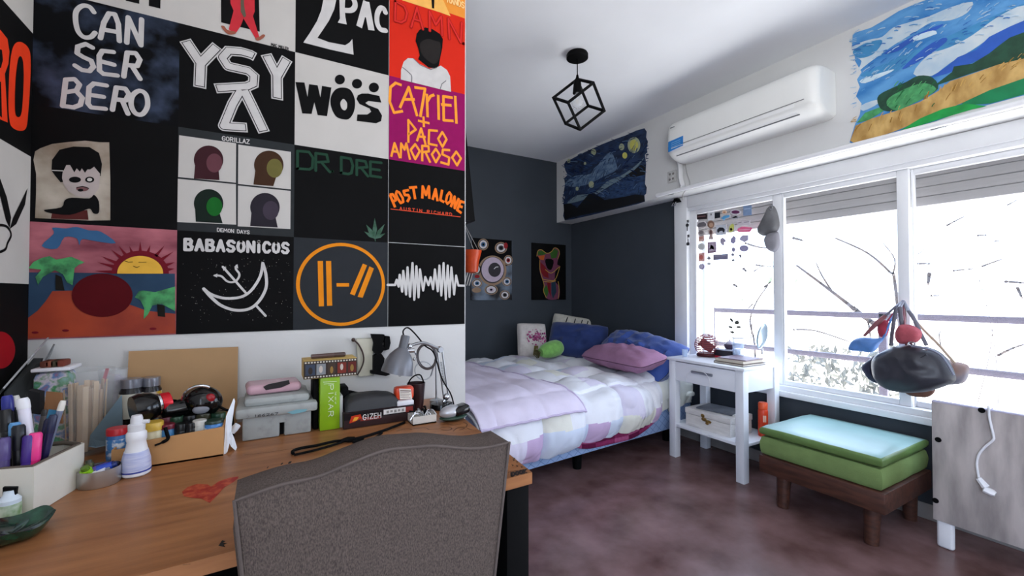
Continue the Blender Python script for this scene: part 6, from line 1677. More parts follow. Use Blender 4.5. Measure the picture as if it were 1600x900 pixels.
# jar of wooden sticks
yj = YM - 0.10
cj = yv(135, 668, yj); cj = Vector((cj.x, yj, DT))
px_m = FPX / ((cj - Vector(EYE)).dot(Vector(_f)))
rj = 33 / px_m; hj = yv(135, 577, yj).z - DT
t = thing('jar', 'clear plastic jar packed with flat wooden craft sticks', 'jar', cj)
part('jar_wall', MB().lathe([(rj * 0.80, 0.0), (rj * 0.84, 0.003), (rj, hj), (rj * 0.97, hj), (rj * 0.80, 0.006), (0, 0.006)], cj, 30), mat('jar_plastic', (230, 232, 234), 0.1, var=0, alpha=0.14), t)
for i in range(26):
    w = i * 2.399; rr = rj * 0.66 * math.sqrt((i + .5) / 26)
    bx_, by_ = cj.x + rr * math.cos(w), cj.y + rr * math.sin(w)
    hh_ = hj * RND.uniform(0.70, 0.84)
    solo('craft_stick', MB().beam((bx_, by_, DT + 0.008), (cj.x + rr * 1.15 * math.cos(w), cj.y + rr * 1.15 * math.sin(w), DT + 0.008 + hh_), 0.0095, 0.0022, up=(math.cos(w), math.sin(w), 0), bev=0.0008),
         mat('craft_wood%d' % (i % 3), ((206, 176, 138), (190, 156, 118), (220, 194, 160))[i % 3], 0.7, var=0.08, scale=30), 'flat pale wooden craft stick standing in the clear jar', 'craft stick', (bx_, by_, DT + 0.008), 'craft sticks in the clear jar')
# clear cup behind
yk = YM - 0.045
ck = yv(176, 650, yk); ck = Vector((ck.x, yk, DT))
hk = yv(176, 577, yk).z - DT
t = thing('plastic_cup', 'clear ribbed cup of purple bits beside the jar of sticks', 'cup', ck)
part('cup_wall', MB().lathe([(0.022, 0), (0.026, hk * 0.96), (0.0275, hk), (0.025, hk), (0.021, 0.003), (0, 0.003)], ck, 24), M_CLEAR, t)
part('filling', MB().lathe([(0.019, 0.004), (0.0235, hk * 0.86), (0.012, hk * 0.92), (0, hk * 0.90)], ck, 18), mat('purple_bits', (128, 112, 150), 0.6, var=0, scale=70, col2=(200, 196, 206)), t)
solo('ribbon', MB().beam(yv(157, 612, yk - 0.035), yv(168, 576, yk - 0.03), 0.006, 0.003, up=(0, 1, 0)), paint((160, 40, 62)), 'crimson ribbon strip standing between jar and clear cup', 'ribbon', yv(157, 612, yk - 0.035))
# grey blue board leaning between the jar and the tray
P = [(138, 698), (141, 680), (190, 617), (192, 690), (150, 700)]
slab('folder', 'grey blue folder leaning between jar of sticks and cardboard tray', 'folder', P, YM - 0.16, 0.004, mat('folder_blue', (96, 112, 120), 0.35, var=0, scale=6, col2=(124, 148, 164)), dy=[0, 0, .04, .04, 0])

# cardboard tray with jars
FRT = dk(349, 712); tx1 = FRT.x; ty0 = FRT.y; tx0 = dk(160, 742).x; ty1 = ty0 + 0.165
th_ = yv(349, 667, ty0).z - DT
tx0 = -0.262
t = thing('cardboard_tray', 'open brown cardboard tray of paint jars on the desk', 'box', ((tx0 + tx1) / 2, (ty0 + ty1) / 2, DZ))
M_KR = mat('kraft_card', (190, 142, 92), 0.8, var=0.06, scale=10)
part('base', MB().box2((tx0, ty0, DT), (tx1, ty1, DT + 0.003)), M_KR, t)
mb = MB().prism([(tx0, ty0, DT), (tx1, ty0, DT), (tx1, ty0, DT + th_), (tx0 + 0.04, ty0, DT + th_ * 0.86), (tx0 + 0.038, ty0, DT + th_ * 0.72), (tx0, ty0, DT + th_ * 0.70)], (0, 0.003, 0))
part('front_wall', mb, M_KR, t)
mb = MB().box2((tx0, ty0 + 0.003, DT), (tx0 + 0.003, ty1, DT + th_ * 0.7)).box2((tx1 - 0.003, ty0 + 0.003, DT), (tx1, ty1, DT + th_)).box2((tx0, ty1 - 0.003, DT), (tx1, ty1, DT + th_))
part('side_wall', mb, M_KR, t)
def jar(label, px, py_top, y, r, h, glass, lid, lidh=0.012, lab=None):
    c = yv(px, py_top, y); c = Vector((c.x, y, DT + 0.0035)); h = h or (yv(px, py_top, y).z - c.z)
    t = thing('paint_jar', label, 'jar', c, 'paint jars in the cardboard tray')
    part('jar_body', MB().lathe([(r * 0.94, 0), (r, 0.003), (r, h - lidh - 0.004), (r * 0.9, h - lidh), (0, h - lidh)], c, 22), glass, t)
    part('lid', MB().lathe([(r * 1.02, h - lidh), (r * 1.03, h - 0.002), (r * 0.98, h), (0, h)], c, 22), lid, t)
    if lab: part('label_band', MB().lathe([(r * 1.01, 0.016), (r * 1.01, h - lidh - 0.008)], c, 22), lab, t)
jy = ty0 + 0.028
jar('squat jar with red lid and blue label', 184, 668, jy + 0.012, 0.0175, None, plastic((60, 110, 170)), plastic((196, 40, 50)), 0.013, mat('label_blue', (70, 130, 190), 0.5, var=0, scale=80, col2=(220, 224, 230), ramp=(.5, .6)))
jar('jar with broad mustard yellow lid', 238, 659, jy, 0.0185, None, plastic((216, 206, 170)), plastic((214, 176, 70)), 0.016)
jar('small jar with dark red lid over green and blue body', 262, 662, jy + 0.002, 0.0125, None, plastic((70, 130, 180)), plastic((112, 30, 46)), 0.010)
jar('black jar in the front row beside the dark red lid', 284, 661, jy + 0.004, 0.013, None, P_(20, 20, 22), P_(14, 14, 16), 0.014)
jar('slim black jar in front row beside the pale grey pot', 299, 660, jy - 0.004, 0.009, None, P_(24, 24, 26), P_(20, 20, 22))
jar('pale grey pot with plain lid', 312, 656, jy, 0.0125, None, P_(190, 188, 180), P_(204, 202, 194), 0.010)
jar('blue pot with white label at the tray end', 334, 656, jy, 0.0175, None, P_(70, 130, 196), P_(40, 60, 50), 0.006, mat('label_white', (110, 160, 210), 0.5, var=0, scale=60, col2=(236, 238, 240), ramp=(.45, .55)))
j2 = ty0 + 0.075
for lab, px, py, c1, c2 in (('maroon lidded jar in the second row', 258, 651, (40, 30, 34), (96, 26, 40)), ('green lidded jar in the second row', 276, 650, (30, 44, 36), (40, 70, 50)), ('black lidded jar in the second row near the middle', 297, 648, (24, 24, 26), (22, 22, 24)),
                            ('dark olive lidded jar in the second row', 318, 645, (40, 40, 34), (62, 60, 40)), ('deep green lidded jar in the second row at the tray end', 341, 645, (26, 44, 34), (28, 62, 44)), ('charcoal lidded jar in the second row near the bottle', 240, 652, (34, 34, 36), (50, 50, 54))):
    jar(lab, px, py, j2, 0.0145, None, plastic(c1), plastic(c2), 0.012)
for lab, px, c1 in (('black jar at the back of the tray under the dryer handle', 262, (22, 22, 24)), ('black jar at the back of the tray under the dryer hood', 300, (20, 20, 26)), ('dark grey jar at the back of the tray end', 338, (44, 44, 46))):
    jar(lab, px, 640, ty0 + 0.125, 0.016, None, plastic(c1), plastic((30, 30, 34)), 0.012)
part('cord_end', MB().tube(smooth_pts([tuple(yv(*p, ty0 - 0.004)) for p in ((258, 668), (261, 678), (262, 686), (252, 692), (242, 696))], False, 5), [0.0035] * 15 + [0.002] * 6, 6), M_BLACK, t)
# dark bottles with silver caps
yd = ty1 + 0.03
def dark_bottle(px, top, y, r, lab, m):
    c = yv(px, top, y); h = c.z - DT; c = Vector((c.x, y, DT))
    t = thing('bottle', lab, 'bottle', c, 'dark bottles behind the cardboard tray')
    part('body', MB().lathe([(r * 0.9, 0), (r, 0.004), (r, h * 0.80), (r * 0.8, h * 0.86), (r * 0.78, h * 0.88), (0, h * .88)], c, 24), mat('bottle_dark', (24, 22, 26), 0.2, var=0.1), t)
    part('cap', MB().lathe([(r * 0.88, h * 0.86), (r * 0.9, h * 0.99), (r * 0.82, h), (0, h)], c, 24), mat('cap_silver', (160, 162, 172), 0.3, 0.8, var=0.06), t)
    if m: part('label_band', MB().lathe([(r * 1.012, h * 0.40), (r * 1.012, h * 0.775)], c, 24), m, t)
dark_bottle(206, 591, yd + 0.01, 0.0225, 'dark bottle with silver cap and cream label', mat('label_cream', (206, 204, 190), 0.6, var=0.08, scale=20))
dark_bottle(236, 589, yd + 0.025, 0.021, 'dark bottle with silver cap and yellow white label', mat('label_yellow', (206, 200, 190), 0.6, var=0, scale=26, col2=(206, 164, 40), ramp=(.48, .56)))
dark_bottle(222, 592, yd + 0.062, 0.018, 'dark bottle half hidden behind the two labelled ones', None)
# hair dryer lying on the jars
yy = ty0 + 0.085
t = thing('hair_dryer', 'black hair dryer with chrome and red trim lying on the paint jars', 'hair dryer', yv(280, 655, yy))
a, b = yv(212, 636, yy - 0.02), yv(345, 625, yy)
r1 = (yv(330, 603, yy).z - yv(330, 650, yy).z) / 2
q0, q1 = yv(207, 642, yy - 0.03), yv(238, 634, yy - 0.015)
ax_ = (q1 - q0).normalized()
Md = ax_.to_track_quat('Z', 'Y').to_matrix()
part('nozzle', MB().lathe([(0.030, 0), (0.033, 0.012), (0.030, 0.032), (0.022, 0.044), (0, 0.044)], q0, 26, Md), M_GLOSSBLACK, t)
part('chrome_ring', MB().lathe([(0.021, 0.038), (0.0235, 0.041), (0.0235, 0.046), (0.02, 0.048)], q0, 26, Md), M_CHROME, t)
part('red_ring', MB().lathe([(0.022, 0.0475), (0.0225, 0.05), (0.0215, 0.064), (0.017, 0.066)], q0, 26, Md), mat('ring_red', (206, 24, 40), 0.25, 0.3, var=0.05), t)
part('barrel', MB().tube([q0 + ax_ * 0.06, yv(262, 640, yy - 0.01), yv(290, 636, yy), yv(300, 630, yy)], [0.018, 0.020, 0.021, 0.024], 20), M_GLOSSBLACK, t)
cd = yv(318, 627, yy)
part('hood', MB().ball(cd, (r1 * 1.08, r1 * 0.95, r1 * 0.98), 28, rot(0, 20, 0)), M_GLOSSBLACK, t)
part('chrome_trim', MB().tube([cd + Vector((r1 * 1.06 * math.cos(w) * math.cos(.5) - 0.004, -r1 * 0.5 - r1 * .42 * math.sin(w), r1 * 1.0 * math.sin(w) + r1 * 0.2)) for w in [1.0 + 2.0 * i / 10 for i in range(11)]], 0.0035, 8), M_CHROME, t)
part('red_vent', MB().ball(cd + Vector((r1 * 0.42, -r1 * 0.72, r1 * 0.32)), (0.010, 0.006, 0.010), 14), mat('vent_red', (150, 20, 30), 0.3, var=0.1), t)
part('grey_grille', MB().ball(cd + Vector((-r1 * 0.05, -r1 * 0.82, -r1 * 0.35)), (0.016, 0.006, 0.010), 14), mat('grille_grey', (120, 122, 130), 0.4, var=0.1), t)
part('power_cord', MB().tube(smooth_pts([tuple(yv(*p, yy)) for p in ((340, 634), (352, 640), (362, 646))] + [(tx1 + 0.012, yy + 0.02, DT + 0.01)], False, 5), 0.003, 6), M_BLACK, t)
# white papers stuck between tray and toolbox
M_PAP = mat('paper_white', (232, 236, 242), 0.7, var=0.04)
k = lambda *p: K(3.462, 180, 500, *p)
def sheet(lab, px, y, dys, m=M_PAP):
    P = [yv(*p, y + d) for p, d in zip(k(*px), dys)]
    c = sum(P, Vector()) / len(P); c.z = min(p.z for p in P)
    return solo('paper_sheet', MB().prism(P, (0.0012, 0.001, 0)), m, lab, 'paper', c, 'papers beside the cardboard tray')
sheet('tall white paper sheet standing at the end of the cardboard tray', [(585, 735), (600, 520), (640, 425), (645, 440), (628, 560), (622, 640), (603, 715)], ty0 + 0.01, [0, .01, .03, .03, .02, .01, 0])
sheet('curled white paper slip in front of the toolbox end', [(612, 650), (626, 606), (640, 640), (655, 690), (650, 706), (626, 684)], ty0 + 0.02, [0, 0, .004, .008, .006, 0])
P = [yv(*p, ty0 + 0.06) for p in k((630, 606), (646, 588), (664, 566))]
solo('paper_roll', MB().tube(P, [0.007, 0.008, 0.007], 12), M_PAP, 'rolled grey white paper scrap behind the curled slip', 'paper', P[0], 'papers beside the cardboard tray')
# pump bottle
c = dk(210, 745); c.z = DT; c.y += 0.012
hp = yv(211, 649, c.y).z - DT; s = hp / 0.118
t = thing('pump_bottle', 'small white pump bottle standing in front of the cardboard tray', 'bottle', c)
part('body', MB().lathe([(0.0205 * s, 0), (0.0235 * s, 0.003 * s), (0.0225 * s, 0.03 * s), (0.0175 * s, 0.052 * s), (0.0150 * s, 0.066 * s), (0.0165 * s, 0.07 * s), (0.0165 * s, 0.083 * s), (0.013 * s, 0.088 * s), (0, .088 * s)], c, 28), M_WHITEP, t)
part('label_band', MB().lathe([(0.0238 * s, 0.012 * s), (0.0231 * s, 0.03 * s), (0.0192 * s, 0.048 * s)], c, 28), mat('label_lavender', (206, 210, 236), 0.4, var=0, scale=120, col2=(176, 184, 224), stretch=(.3, .3, 3)), t)
part('label_stripe', MB().lathe([(0.0240 * s, 0.008 * s), (0.0240 * s, 0.011 * s)], c, 28), paint((70, 80, 160)), t)
part('pump', MB().lathe([(0.0135 * s, 0.086 * s), (0.014 * s, 0.1 * s), (0.010 * s, 0.102 * s), (0.0098 * s, 0.112 * s), (0.008 * s, 0.118 * s), (0, 0.118 * s)], c, 24), mat('pump_white', (222, 222, 226), 0.4, var=0.03), t)
part('nozzle', MB().tube([c + Vector((0.006, 0, 0.104)) * s, c + Vector((0.02, -0.003, 0.104)) * s], 0.004 * s, 10), mat('pump_white', (222, 222, 226)), t)
# metal tin with tubes
cA, cB = dk(125, 757), dk(188, 752)
rt = (cB - cA).length / 2 * 0.96
c = (cA + cB) / 2; c.z = DT; c.y -= 0.004
htin = 0.030
t = thing('tin', 'shiny round tin filled with colourful small tubes', 'tin', c)
part('tin_wall', MB().lathe([(rt * 0.96, 0), (rt * .98, 0.001), (rt, htin), (rt * 0.97, htin), (rt * 0.95, 0.003), (0, 0.003)], c, 36), mat('tin_metal', (190, 190, 188), 0.32, 0.85, var=0.05), t)
for lab, dx, dy, dz, d, r, col, L in (('lime green tube end in the round tin', -0.014, -0.010, 0.024, (-.2, -.3, .9), 0.009, (150, 206, 40), 0.03), ('violet striped tube lying in the round tin', 0.002, 0.0, 0.028, (1, .2, .25), 0.007, (90, 70, 160), 0.035), ('royal blue tube lying in the round tin', 0.010, -0.006, 0.030, (1, .1, .2), 0.0075, (36, 70, 180), 0.03),
                                ('olive glass stopper in the round tin', -0.016, 0.006, 0.030, (-.1, .1, 1), 0.007, (90, 96, 60), 0.028), ('white tube in the round tin', 0.004, -0.012, 0.024, (1, -.1, .3), 0.006, (224, 224, 236), 0.028), ('dark blue tube at the back of the round tin', 0.006, 0.012, 0.026, (1, .1, .1), 0.008, (34, 40, 90), 0.036)):
    p = c + Vector((dx, dy, dz)); d = Vector(d).normalized()
    tt = thing('paint_tube', lab, 'tube', p, 'tubes in the round tin')
    part('tube_body', MB().tube([p - d * L * .4, p + d * L * .3], [r, r * 0.95], 12), plastic(col, 0.25), tt)
    part('cap', MB().tube([p + d * L * .3, p + d * L * .5], [r * 0.7, r * 0.65], 12), plastic(tuple(int(v * .6) for v in col), 0.3), tt)
# green dish and what stands by it
c = dk(18, 842); c.z = DT
tipd = (dk(79, 812) - c); tipd.z = 0; Ld = tipd.length; e1 = tipd.normalized(); e2 = Vector((-e1.y, e1.x, 0))
t = thing('resin_dish', 'glossy dark green leaf shaped resin dish at the desk edge', 'dish', c)
def dish(a, b):
    w = 2 * math.pi * a; rr = b
    x = math.cos(w); y = math.sin(w)
    lx = Ld * (abs(x) ** 0.9) * (1 if x > 0 else -1); ly = 0.040 * y * (1 - 0.35 * abs(x) ** 2)
    z = 0.006 + 0.014 * rr ** 3 + 0.003 * math.sin(5 * w) * rr
    return c + e1 * lx * rr + e2 * ly * rr + Vector((0, 0, z))
def dish_u(a, b):
    p = dish(a, b); return Vector((c.x + (p.x - c.x) * .985, c.y + (p.y - c.y) * .985, max(DT, p.z - 0.008 * (1 - b ** 8) - 0.0005)))
mb = MB().grid(dish, 60, 10).grid(dish_u, 60, 10)
part('dish_body', mb, mat('marbled_resin', (8, 14, 18), 0.14, var=0, scale=30, col2=(34, 92, 66), ramp=(0.48, 0.78), coat=0.3), t)
cb = dk(3, 826); cb = Vector((cb.x, cb.y + 0.02, DT)); 
hb = yv(3, 768, cb.y).z - DT
t = thing('bottle', 'small bottle with white and green picture label by the resin dish', 'bottle', cb)
part('body', MB().lathe([(0.011, 0), (0.013, 0.002), (0.013, hb * .72), (0.007, hb * .86), (0.006, hb), (0, hb)], cb, 20), mat('bottle_milk', (214, 226, 236), 0.3, var=0.05), t)
part('label_band', MB().lathe([(0.0134, hb * .12), (0.0134, hb * .6)], cb, 20), mat('label_green', (196, 208, 190), 0.5, var=0, scale=60, col2=(92, 140, 60)), t)
P = [(6, 818), (26, 818), (24, 778), (26, 762), (4, 762), (4, 774), (12, 776)]
yk = cN.y - 0.012
slab('black_bracket', 'black angular bracket leaning on the cream pen box', 'bracket', P, yk, 0.006, M_BLACK)
# cardboard sheet against the wall
P = [yv(201, 549, YM - 0.012), yv(372, 542, YM - 0.012)]
x0_, x1_ = P[0].x, P[1].x
mb = MB().prism([(x0_, YM - 0.034, DT), (x1_, YM - 0.034, DT), (x1_, YM - 0.012, P[1].z), (x0_, YM - 0.012, P[0].z)], (0, 0.004, 0.0))
solo('cardboard_sheet', mb, mat('kraft_sheet', (176, 140, 100), 0.85, var=0.04, scale=8), 'big plain brown cardboard sheet propped against the white wall', 'cardboard', ((x0_ + x1_) / 2, YM - 0.03, DT))

# grey toolbox
yt = dk(377, 691).y
xa, xb = dk(378, 691).x, dk(486, 677).x
xb = max(xb, yv(486, 677, yt).x)
zr0, zr1, zl1 = yv(363, 656, yt).z, yv(363, 640, yt).z, yv(383, 622, yt + 0.012).z
dt_ = 0.135
t = thing('toolbox', 'paint spattered pale grey plastic toolbox with lid', 'toolbox', ((xa + xb) / 2, yt + dt_ / 2, DZ))
M_TB = mat('spattered_grey', (148, 151, 149), 0.5, var=0, scale=55, col2=(160, 164, 162), ramp=(.3, .5))
rpx = M_TB.node_tree.nodes['Color Ramp'].color_ramp; e_ = rpx.elements.new(0.255); e_.color = (*lin((92, 96, 96)), 1); 
xn0, xn1 = yv(437, 670, yt).x, yv(444, 670, yt).x
zn = yv(440, 660, yt).z
mb = MB().box2((xa, yt, DT), (xn0, yt + dt_, zr1 - 0.004), bev=0.004).box2((xn1, yt, DT), (xb, yt + dt_, zr1 - 0.004), bev=0.004).box2((xn0 - 0.003, yt + 0.02, DT), (xn1 + 0.003, yt + dt_, zr1 - 0.004)).box2((xn0 - .003, yt, zn), (xn1 + .003, yt + .03, zr1 - 0.004))
part('body', mb, M_TB, t)
part('notch', MB().box2((xn0, yt + 0.0155, DT + 0.001), (xn1, yt + 0.0195, zn)), M_BLACK, t)
part('rim', MB().box2((xa - 0.014, yt - 0.012, zr0), (xb + 0.014, yt + dt_ + 0.008, zr1), bev=0.006), M_TB, t)
part('lid', MB().box2((xa + 0.002, yt + 0.004, zr1 - 0.002), (xb - 0.002, yt + dt_ - 0.006, zl1), bev=0.012), M_TB, t)
A = Art('y', yt - 0.0125); k = lambda *p: K(3.462, 180, 500, *p)
A.text('166267', k((755, 525))[0], k((880, 512))[0], 3.6, 0.8)
A.done('stamped_digits', paint((70, 72, 74)), t)
A = Art('y', yt - 0.0125); A.poly(k((930, 500), (980, 485), (1040, 480), (1030, 495), (960, 510)), 1)
A.done('paint_smear', paint((120, 166, 176)), t)
# pink pouch on the toolbox
yq = yt + 0.07
xq0, xq1 = yv(384, 612, yq).x, yv(468, 605, yq).x
t = thing('pencil_case', 'translucent pink pencil case lying on the grey toolbox lid', 'pencil case', ((xq0 + xq1) / 2, yq, zl1))
part('pouch', MB().box(((xq0 + xq1) / 2, yq, zl1 + 0.013), (xq1 - xq0, 0.09, 0.024), rot(0, 0, 4), bev=0.011, seg=4), mat('pink_vinyl', (206, 166, 178), 0.25, var=0.08, alpha=0.85), t)
mb = MB().prism([yv(*p, yq - 0.047) for p in k((800, 362), (828, 348), (940, 325), (945, 345), (900, 365), (815, 380))], (0, 0.004, 0))
part('dark_patch', mb, mat('patch_black', (24, 14, 20), 0.4), t)
# green book on end
yg = dk(515, 672).y
xg0, xg1 = yv(500, 640, yg).x, yv(531, 640, yg).x
zg = yv(515, 590, yg).z
t = thing('book', 'bright green boxed book standing upright with white spine letters', 'book', ((xg0 + xg1) / 2, yg + .06, DZ))
part('cover', MB().box2((xg0, yg, DT), (xg1, yg + 0.11, zg), bev=0.0015), mat('lime_cover', (136, 178, 26), 0.4, var=0.06, scale=8), t)
part('page_edge', MB().box2((xg1 + 0.0003, yg + 0.006, DT), (xg1 + 0.008, yg + 0.112, DT + (zg - DT) * 0.62), bev=0.001), mat('page_grey', (190, 192, 190), 0.7, var=0.05), t)
A = Art('y', yg - 0.0004)
# spine letters read downwards
def spine(word, x0, x1, z1, z0, wd):
    tot = sum(FW.get(c, .7) + .35 for c in word) - .35; pos = 0
    for ch in word:
        for st in FONT[ch]:
            A.uvstroke([(x0 + (x1 - x0) * q[1], z1 - (z1 - z0) * (pos + q[0] * FW.get(ch, .7)) / tot) for q in st], wd, 1)
        pos += FW.get(ch, .7) + .35
wg = xg1 - xg0
spine('PIXAR', xg0 + wg * .42, xg0 + wg * .66, zg - (zg - DT) * .14, DT + (zg - DT) * .26, 0.0016)
spine('THE ART OF', xg0 + wg * .74, xg0 + wg * .80, zg - (zg - DT) * .28, DT + (zg - DT) * .48, 0.0006)
A.stroke([(505, 597), (526, 596)], 0.7, 1); A.stroke([(506, 600), (522, 599)], 0.5, 1)
A.done('spine_lettering', paint((220, 232, 196)), t)
# dark case between toolbox and book
xk0, xk1 = xb + 0.017, xg0 - 0.002
xk0 = min(xk0, xk1 - 0.012)
solo('black_case', MB().box2((xk0, yg + 0.02, DT), (xk1, yg + 0.10, zg - 0.001), bev=0.003), M_BLACK, 'narrow black case standing between the grey toolbox and green book', 'case', ((xk0 + xk1) / 2, yg + .06, DZ))
solo('black_case', MB().box2((xg1 + 0.010, yg + 0.055, DT), (xg1 + 0.03, yg + 0.115, zg - 0.04), bev=0.003), M_BLACK, 'black case standing behind the dark pouch beside the green book', 'case', (xg1 + .02, yg + .08, DZ))
# film strip box across the top
yf = yg - 0.002
C_ = [yv(*p, yf) for p in ((474.5, 564.5), (557.8, 559), (559, 585.5), (474.5, 594.0))]
zf0 = zg + 0.0006; zf1 = zf0 + ((C_[0].z - C_[3].z) + (C_[1].z - C_[2].z)) / 2
xf0, xf1 = C_[0].x, C_[1].x
t = thing('box', 'yellow box with film strip side lying across the green book', 'box', ((xf0 + xf1) / 2, yf + 0.04, zf0))
part('body', MB().box2((xf0, yf, zf0), (xf1, yf + 0.075, zf1), bev=0.001), mat('box_yellow', (196, 166, 96), 0.6, var=0.06, scale=12), t)
A = Art('y', yf - 0.0004)
def rect(u0, v0, u1, v1, lay, mi):
    X = lambda u: xf0 + (xf1 - xf0) * u; Z = lambda v: zf0 + (zf1 - zf0) * v
    A.fill([(X(u0), Z(v0)), (X(u1), Z(v0)), (X(u1), Z(v1)), (X(u0), Z(v1))], lay, mi)
rect(0.0, 0.02, 1, 0.98, 1, 0)
for i in range(18):
    for v in (0.06, 0.86): rect(0.02 + i * 0.0545, v, 0.052 + i * 0.0545, v + 0.08, 2, 1)
for u0, u1, mi in ((.03, .21, 2), (.23, .40, 3), (.44, .58, 4), (.62, .79, 5), (.82, .98, 6)): rect(u0, 0.2, u1, 0.8, 2, mi)
def el_(u, v, ru, rv, lay, mi):
    A.fill([(xf0 + (xf1 - xf0) * (u + ru * math.cos(w)), zf0 + (zf1 - zf0) * (v + rv * math.sin(w))) for w in [2 * math.pi * q / 16 for q in range(16)]], lay, mi)
el_(.31, .5, .035, .2, 3, 7); el_(.12, .45, .04, .2, 3, 0); el_(.70, .55, .03, .18, 3, 7); el_(.51, .42, .03, .2, 3, 8); el_(.90, .45, .035, .2, 3, 8)
A.done('film_strip', [paint((58, 50, 46)), paint((196, 190, 178)), paint((62, 70, 86)), paint((130, 134, 138)), paint((70, 58, 50)), paint((120, 52, 44)), paint((96, 44, 40)), paint((190, 178, 168)), paint((140, 110, 60))], t)
a, b = yv(486, 552.5, yf + 0.03), yv(540, 549.5, yf + 0.03)
zz = zf1 + 0.0068
pen('brown felt marker lying on the yellow film strip box', (a.x, yf + 0.03, zz), (b.x, yf + 0.036, zz), 0.0062, P_(82, 62, 58), P_(70, 52, 48), 0.66, group=None)
# sleeve and black holder fixed to the wall
yw = YM - 0.0008
P = [yv(*p, YM - 0.006) for p in ((556, 529), (582, 528), (583, 586), (560, 588))]
t = thing('plastic_sleeve', 'cream translucent sleeve fixed to the wall above the dark pouch', 'sleeve', (P[0].x, YM, P[3].z))
part('sleeve', MB().prism([Vector((p.x, YM - 0.010, p.z)) for p in P], (0, 0.0095, 0)), mat('cream_film', (206, 202, 184), 0.35, var=0.08, scale=18), t)
part('sleeve_edge', MB().tube([Vector((p.x, YM - 0.011, p.z)) for p in P], 0.0015, 6, closed=True), mat('film_edge', (170, 168, 156), 0.3), t)
P = smooth_pts([tuple(yv(*p, YM - 0.016)) for p in ((552, 531), (560, 538), (567, 552), (568, 565), (563, 578), (558, 586))], False, 6)
solo('brown_cord', MB().tube(P, 0.0024, 8).ball(P[0], 0.006, 12), mat('cord_brown', (62, 44, 40), 0.6, var=0.1), 'dark brown cord curving over the cream sleeve on the wall', 'cord', P[0])
k = lambda *p: K(5, 560, 500, *p)
t = thing('wall_holder', 'black plastic holder clipped on the wall behind the desk lamp', 'holder', yv(592, 560, YM))
part('clip_body', MB().prism([yv(*p, YM - 0.022) for p in k((105, 112), (205, 115), (200, 150), (190, 190), (210, 225), (180, 260), (150, 275), (130, 260), (112, 240), (120, 180), (108, 130))], (0, 0.0215, 0)), M_BLACK, t)
part('lower_grip', MB().prism([yv(*p, YM - 0.030) for p in k((120, 280), (180, 262), (205, 300), (195, 380), (250, 425), (215, 438), (100, 420), (100, 400), (120, 395))], (0, 0.0295, 0)), M_BLACK, t)
part('spare_clip', MB().prism([yv(*p, YM - 0.018) for p in k((212, 125), (245, 128), (252, 180), (240, 230), (205, 240), (205, 160))], (0, 0.0175, 0)), M_BLACK, t)

# rolling paper box, pouch, red pack
yz = dk(537, 672).y
xz0, xz1 = yv(537, 660, yz).x, yv(648, 648, yz).x
zz1 = yv(537, 647, yz).z
hz = (zz1 - DT)
t = thing('flat_box', 'flat dark box with red flame and white lettering along its side', 'box', ((xz0 + xz1) / 2, yz + .05, DZ))
part('body', MB().box2((xz0, yz, DT), (xz1, yz + 0.105, DT + hz), bev=0.0015), mat('box_maroon', (50, 34, 36), 0.4, var=0.1), t)
A = Art('y', yz - 0.0004)
X = lambda u: xz0 + (xz1 - xz0) * u
Zz = lambda v: DT + hz * v
def rz_(u0, v0, u1, v1, lay, mi): A.fill([(X(u0), Zz(v0)), (X(u1), Zz(v0)), (X(u1), Zz(v1)), (X(u0), Zz(v1))], lay, mi)
rz_(.0, .56, 1, 1, 1, 4); rz_(.54, .62, .86, .95, 2, 1); rz_(.86, .58, .97, .95, 2, 3)
A.fill([(X(.07), Zz(.36)), (X(.10), Zz(.8)), (X(.22), Zz(.86)), (X(.24), Zz(.6)), (X(.14), Zz(.42))], 2, 2); A.fill([(X(.11), Zz(.45)), (X(.14), Zz(.72)), (X(.2), Zz(.7)), (X(.17), Zz(.5))], 3, 5)
rz_(.22, .40, .50, .60, 2, 3)
def flat_text(word, u0, u1, v0, v1, wd, lay, mi):
    tot = sum(FW.get(c, .7) + .3 for c in word) - .3; pos = 0
    for ch in word:
        for st in FONT[ch]: A.uvstroke([(X(u0 + (u1 - u0) * (pos + q[0] * FW.get(ch, .7)) / tot), Zz(v0 + (v1 - v0) * q[1])) for q in st], wd, lay, mi)
        pos += FW.get(ch, .7) + .3
flat_text('GIZEH', .255, .50, .48, .80, 0.0021, 4, 1)
for i in range(5): rz_(.58 + i * .055, .68 + .04 * (i % 2), .615 + i * .055, .86, 3, 0)
A.done('side_print', [paint((150, 146, 142)), paint((226, 222, 218)), paint((200, 60, 34)), paint((140, 56, 50)), paint((30, 24, 26)), paint((236, 170, 60))], t)
x0_, x1_ = yv(538, 640, yz + .03).x, yv(622, 630, yz + .03).x
ztp = yv(585, 612, yz + 0.05).z
t = thing('leather_pouch', 'soft black pouch resting on the flat maroon box', 'pouch', ((x0_ + x1_) / 2, yz + .05, DT + hz))
M_LEA = mat('soft_leather', (46, 47, 50), 0.55, var=0.15, scale=10, bump=0.3, bscale=60)
mb = MB()
z0_ = DT + hz + 0.0008
def pch(a, b):
    x, y = 2 * a - 1, 2 * b - 1
    f = max(0, (1 - abs(x) ** 6) * (1 - abs(y) ** 4)) ** .4
    return (x0_ + (x1_ - x0_) * a, yz + 0.008 + 0.088 * b, z0_ + (ztp - z0_) * f * (0.88 + .12 * math.sin(3 * a + b)) + 0.003 * noise.noise(Vector((a * 4, b * 4, 1))) * f)
mb.grid(pch, 30, 16)
mb.add([(x0_, yz + .008, z0_), (x1_, yz + .008, z0_), (x1_, yz + .096, z0_), (x0_, yz + .096, z0_)], [[3, 2, 1, 0]])
part('body', mb, M_LEA, t)
